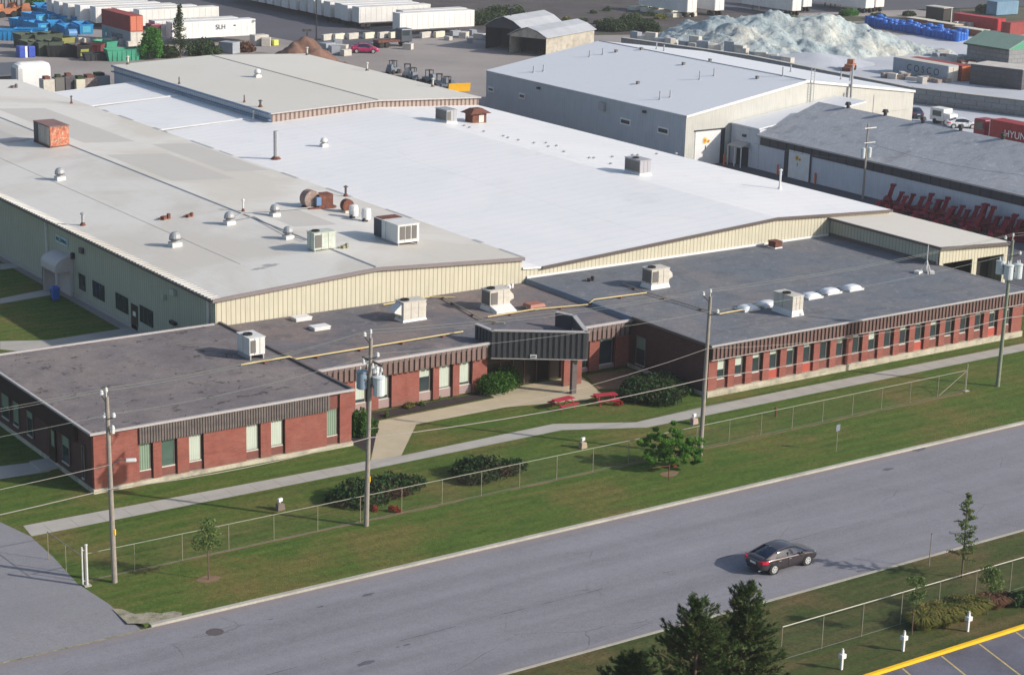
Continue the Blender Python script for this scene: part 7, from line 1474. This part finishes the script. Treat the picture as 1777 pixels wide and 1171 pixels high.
# red implements before the shingled building
def implement(loc, rz, lab):
    t = local('red_implement', lab, 'farm implement', loc, rz, 'crimson implements parked in a row'); b = MB(); b.box(-.7,-.35,.15,.7,.35,.55); b.obox((-.3,.5,.1),(.5,.3,.9),.4); b.obox((.5,-.45,.1),(.4,.35,.8),.9); b.hexa([(-.5,-.4,.75),(.5,-.4,.75),(.5,.4,.75),(-.5,.4,.75),(-.25,-.3,1.2),(.3,-.3,1.2),(.3,.3,1.2),(-.25,.3,1.2)]); part(b, 'frame', 'redeq', t)
    b = MB(); b.hexa([(-.1,-.22,.9),(.35,-.22,.9),(.35,.22,.9),(-.1,.22,.9),(.35,-.2,2.5),(.75,-.2,2.45),(.75,.2,2.45),(.35,.2,2.5)]); b.obox((.58,0,2.42),(.6,.5,.25),0); part(b, 'chute', 'redeq', t)
    b = MB(); b.cyl((-.9,-.5,.3),(-.9,.5,.3),.28,.28,10); part(b, 'auger', flat('bright crimson', (.34,.012,.04), .4), t); b = MB(); b.cyl((.5,-.75,.3),(.5,-.6,.3),.3); b.cyl((.5,.6,.3),(.5,.75,.3),.3); part(b, 'wheel', 'tyre', t); return t
rnd = random.Random(77); im = None
tops = [1541,1556,1576,1592,1606,1622,1634,1648,1660,1672,1686,1700,1712,1724,1737,1750,1762,1774]
for i, px in enumerate(tops):
    c = G(px-2, 357+(px-1537)*.247); lab = 'crimson implement with a leaning chute, '+ORD[i]+' from the left in the row'
    if im is None: im = implement(tuple(c), -1.1, lab)
    else:
        o = dup(im, c, -1.1+rnd.uniform(-.5,.5), lab); s = rnd.uniform(.85,1.1); o.scale = (s*1.1,s*1.2,s*rnd.uniform(.7,1.05))
blk = [G(1560,370), G(1600,380), G(1640,390), G(1690,402), G(1735,412), G(1775,420)]
for i, c in enumerate(blk): o = dup(im, c, -1.1+rnd.uniform(-.4,.4), 'low crimson implement in the nearer half-hidden row, '+ORD[i]+' from the left'); o.scale = (1.1,1.2,.75)
# far trees and brush
tree('bushy_tree', 'bright green bushy tree beside the square green skip', 262, 104, 5.0, 2.5, 1.0, 5200, .20, 'farbright', 81, .12, 22, flat_=1.5)
rnd = random.Random(82); c = G(313,100); x, y = c.x, c.y; t = thing('slender_tree', 'tall thin tree in front of the lettered white trailer', 'tree', (x,y,0)); b = MB(); f = MB(); b.cyl((x,y,0),(x,y,8.6),.14,.04,8)
for i in range(60):
    z = 1.0+7.6*i/59; r_ = (2.6*(1-z/9)**1.1+.25)*rnd.uniform(.4,1.1); a = rnd.random()*6.28; leafblob(f, (x+cos(a)*r_*.6,y+sin(a)*r_*.6,z), .5*r_+.15, .5*r_+.15, .4, 42, .14, rnd, .3, False)
part(b, 'trunk', 'bark', t); part(f, 'crown', 'farleaf', t)
for i, (px, py, sx, sy, sz, mt, lab) in enumerate(((355,96,3.6,2.4,3.2,'farleaf','grey green bush right of the tall thin tree'),(290,100,2.2,1.8,2.4,'farleaf','low bush between the bright tree and the tall thin tree'),(420,90,2.6,1.6,2.0,'drygrass','rusty brown brush left of the cream blocks'),(838,42,6.5,5,3.2,'farleaf','large dark brush mass right of the lone white trailer'),(868,28,5,4,3,'farleaf','green brush behind the dark-ended shed'),(1062,54,3.5,3,3.2,'farleaf','dark bush left of the pair above the grey warehouse roof'),(1095,52,4.2,3,3.8,'farleaf','larger dark bush of the pair above the grey warehouse roof'),(1125,55,2.4,2,2.6,'farleaf','small dark bush at the left tip of the pale heap'),(1475,28,2.6,2,1.6,'farbright','lime green weeds behind the pale heap crest'),(1520,34,2.4,2,1.5,'farleaf','green weeds right of the lime ones behind the heap'),(1577,28,1.6,1.3,1.3,'farleaf','small weed clump above the cream racks'),(62,12,2.4,2,2.6,'farbright','bright bush beside the orange tractors'),(1720,22,4,3,2.2,'farleaf','dark brush left of the corner blue container'),(948,92,1.5,1.2,1.0,'ornam','weeds at the open shed mouth'))):
    c = G(px,py); shrub('brush', lab, (c.x,c.y), (sx,sy,sz), 2600 if sx > 2 else 1000, .24, mt, 90+i, 9, False, None, 'bush')
for i, (px, py, h, lab) in enumerate(((549,79,9.5,'thin dark light pole before the row of white trailers'),(533,97,4.4,'dark post with two lamps in front of the soil heap'),(885,86,7.5,'dark pole beside the dark-ended shed'))):
    c = G(px,py); x, y = c.x, c.y; t = thing('yard_light_pole', lab, 'light pole', (x,y,0)); b = MB(); b.cyl((x,y,0),(x,y,h),.14,.09,8); part(b, 'shaft', 'black', t); b = MB(); b.box(x-.6,y-.1,h-.1,x+.6,y+.1,h+.1); b.box(x-.8,y-.15,h-.25,x-.4,y+.15,h+.15); b.box(x+.4,y-.15,h-.25,x+.8,y+.15,h+.15); part(b, 'lamp', 'black', t)
S('heap_foot_ground', [(222,262),(262,250),(300,240),(300,262),(262,290),(225,290)], .007, 'pale')  # pale stone dust sheet around the foot of the heap
# wall of the block yard seen right of the garage

# bare earth bank with scrub beyond the sheds
M['earth'] = mat('dark purple brown earth', (.075,.062,.068), .95, .35, .15, 2, .2, .5, tint=(.06,.075,.035))
S('earth_bank', [(214,312),(240,300),(262,304),(285,300),(290,345),(262,372),(232,372)], .016, 'earth')
rnd = random.Random(51)
for i in range(16):
    c = G(880+i*18+rnd.uniform(-6,6), rnd.uniform(6,44)); shrub('scrub_bush', 'low scrub bush on the dark earth bank, '+ORD[i]+' from the left', (c.x,c.y), (rnd.uniform(.8,2.4),rnd.uniform(.8,1.8),rnd.uniform(.5,1.3)), 380, .24, 'farleaf' if i % 3 else 'ornam', 300+i, 5, False, 'scrub bushes on the earth bank', 'bush')
# more clutter along the right-hand block yard
for i in range(18):
    c = G(1600+i*10.5, 104+i*2.9+rnd.uniform(-2,3)); b = MB(); b.obox((0,0,0),(rnd.uniform(1.6,3.2),rnd.uniform(.9,1.4),rnd.uniform(.7,1.5)),0); o = b.build('yard_block', M[('blockw','contgrey','rustgrey')[i % 3]], None, bevel=.05); o.location = (c.x+rnd.uniform(2,6), c.y+rnd.uniform(-1,2), 0); o.rotation_euler = (0,0,rnd.uniform(0,3)); tag(o, ('pale','grey','rust streaked')[i % 3]+' block in the long jumble before the green shed, '+ORD[i]+' from the left', 'block', 'blocks in the long jumble before the green shed')
b = MB(); b.box(-3000,-3000,-1.14,4000,4000,62); hz = b.build('haze', None); hm = bpy.data.materials.new('haze'); hm.use_nodes = True; t_ = hm.node_tree; t_.nodes.remove(t_.nodes['Principled BSDF'])
pv = t_.nodes.new('ShaderNodeVolumePrincipled'); pv.inputs['Color'].default_value = (.86,.90,.96,1); pv.inputs['Density'].default_value = .0002; pv.inputs['Anisotropy'].default_value = .2; t_.links.new(pv.outputs[0], t_.nodes['Material Output'].inputs['Volume']); hz.data.materials.append(hm); tag(hz, kind='stuff')
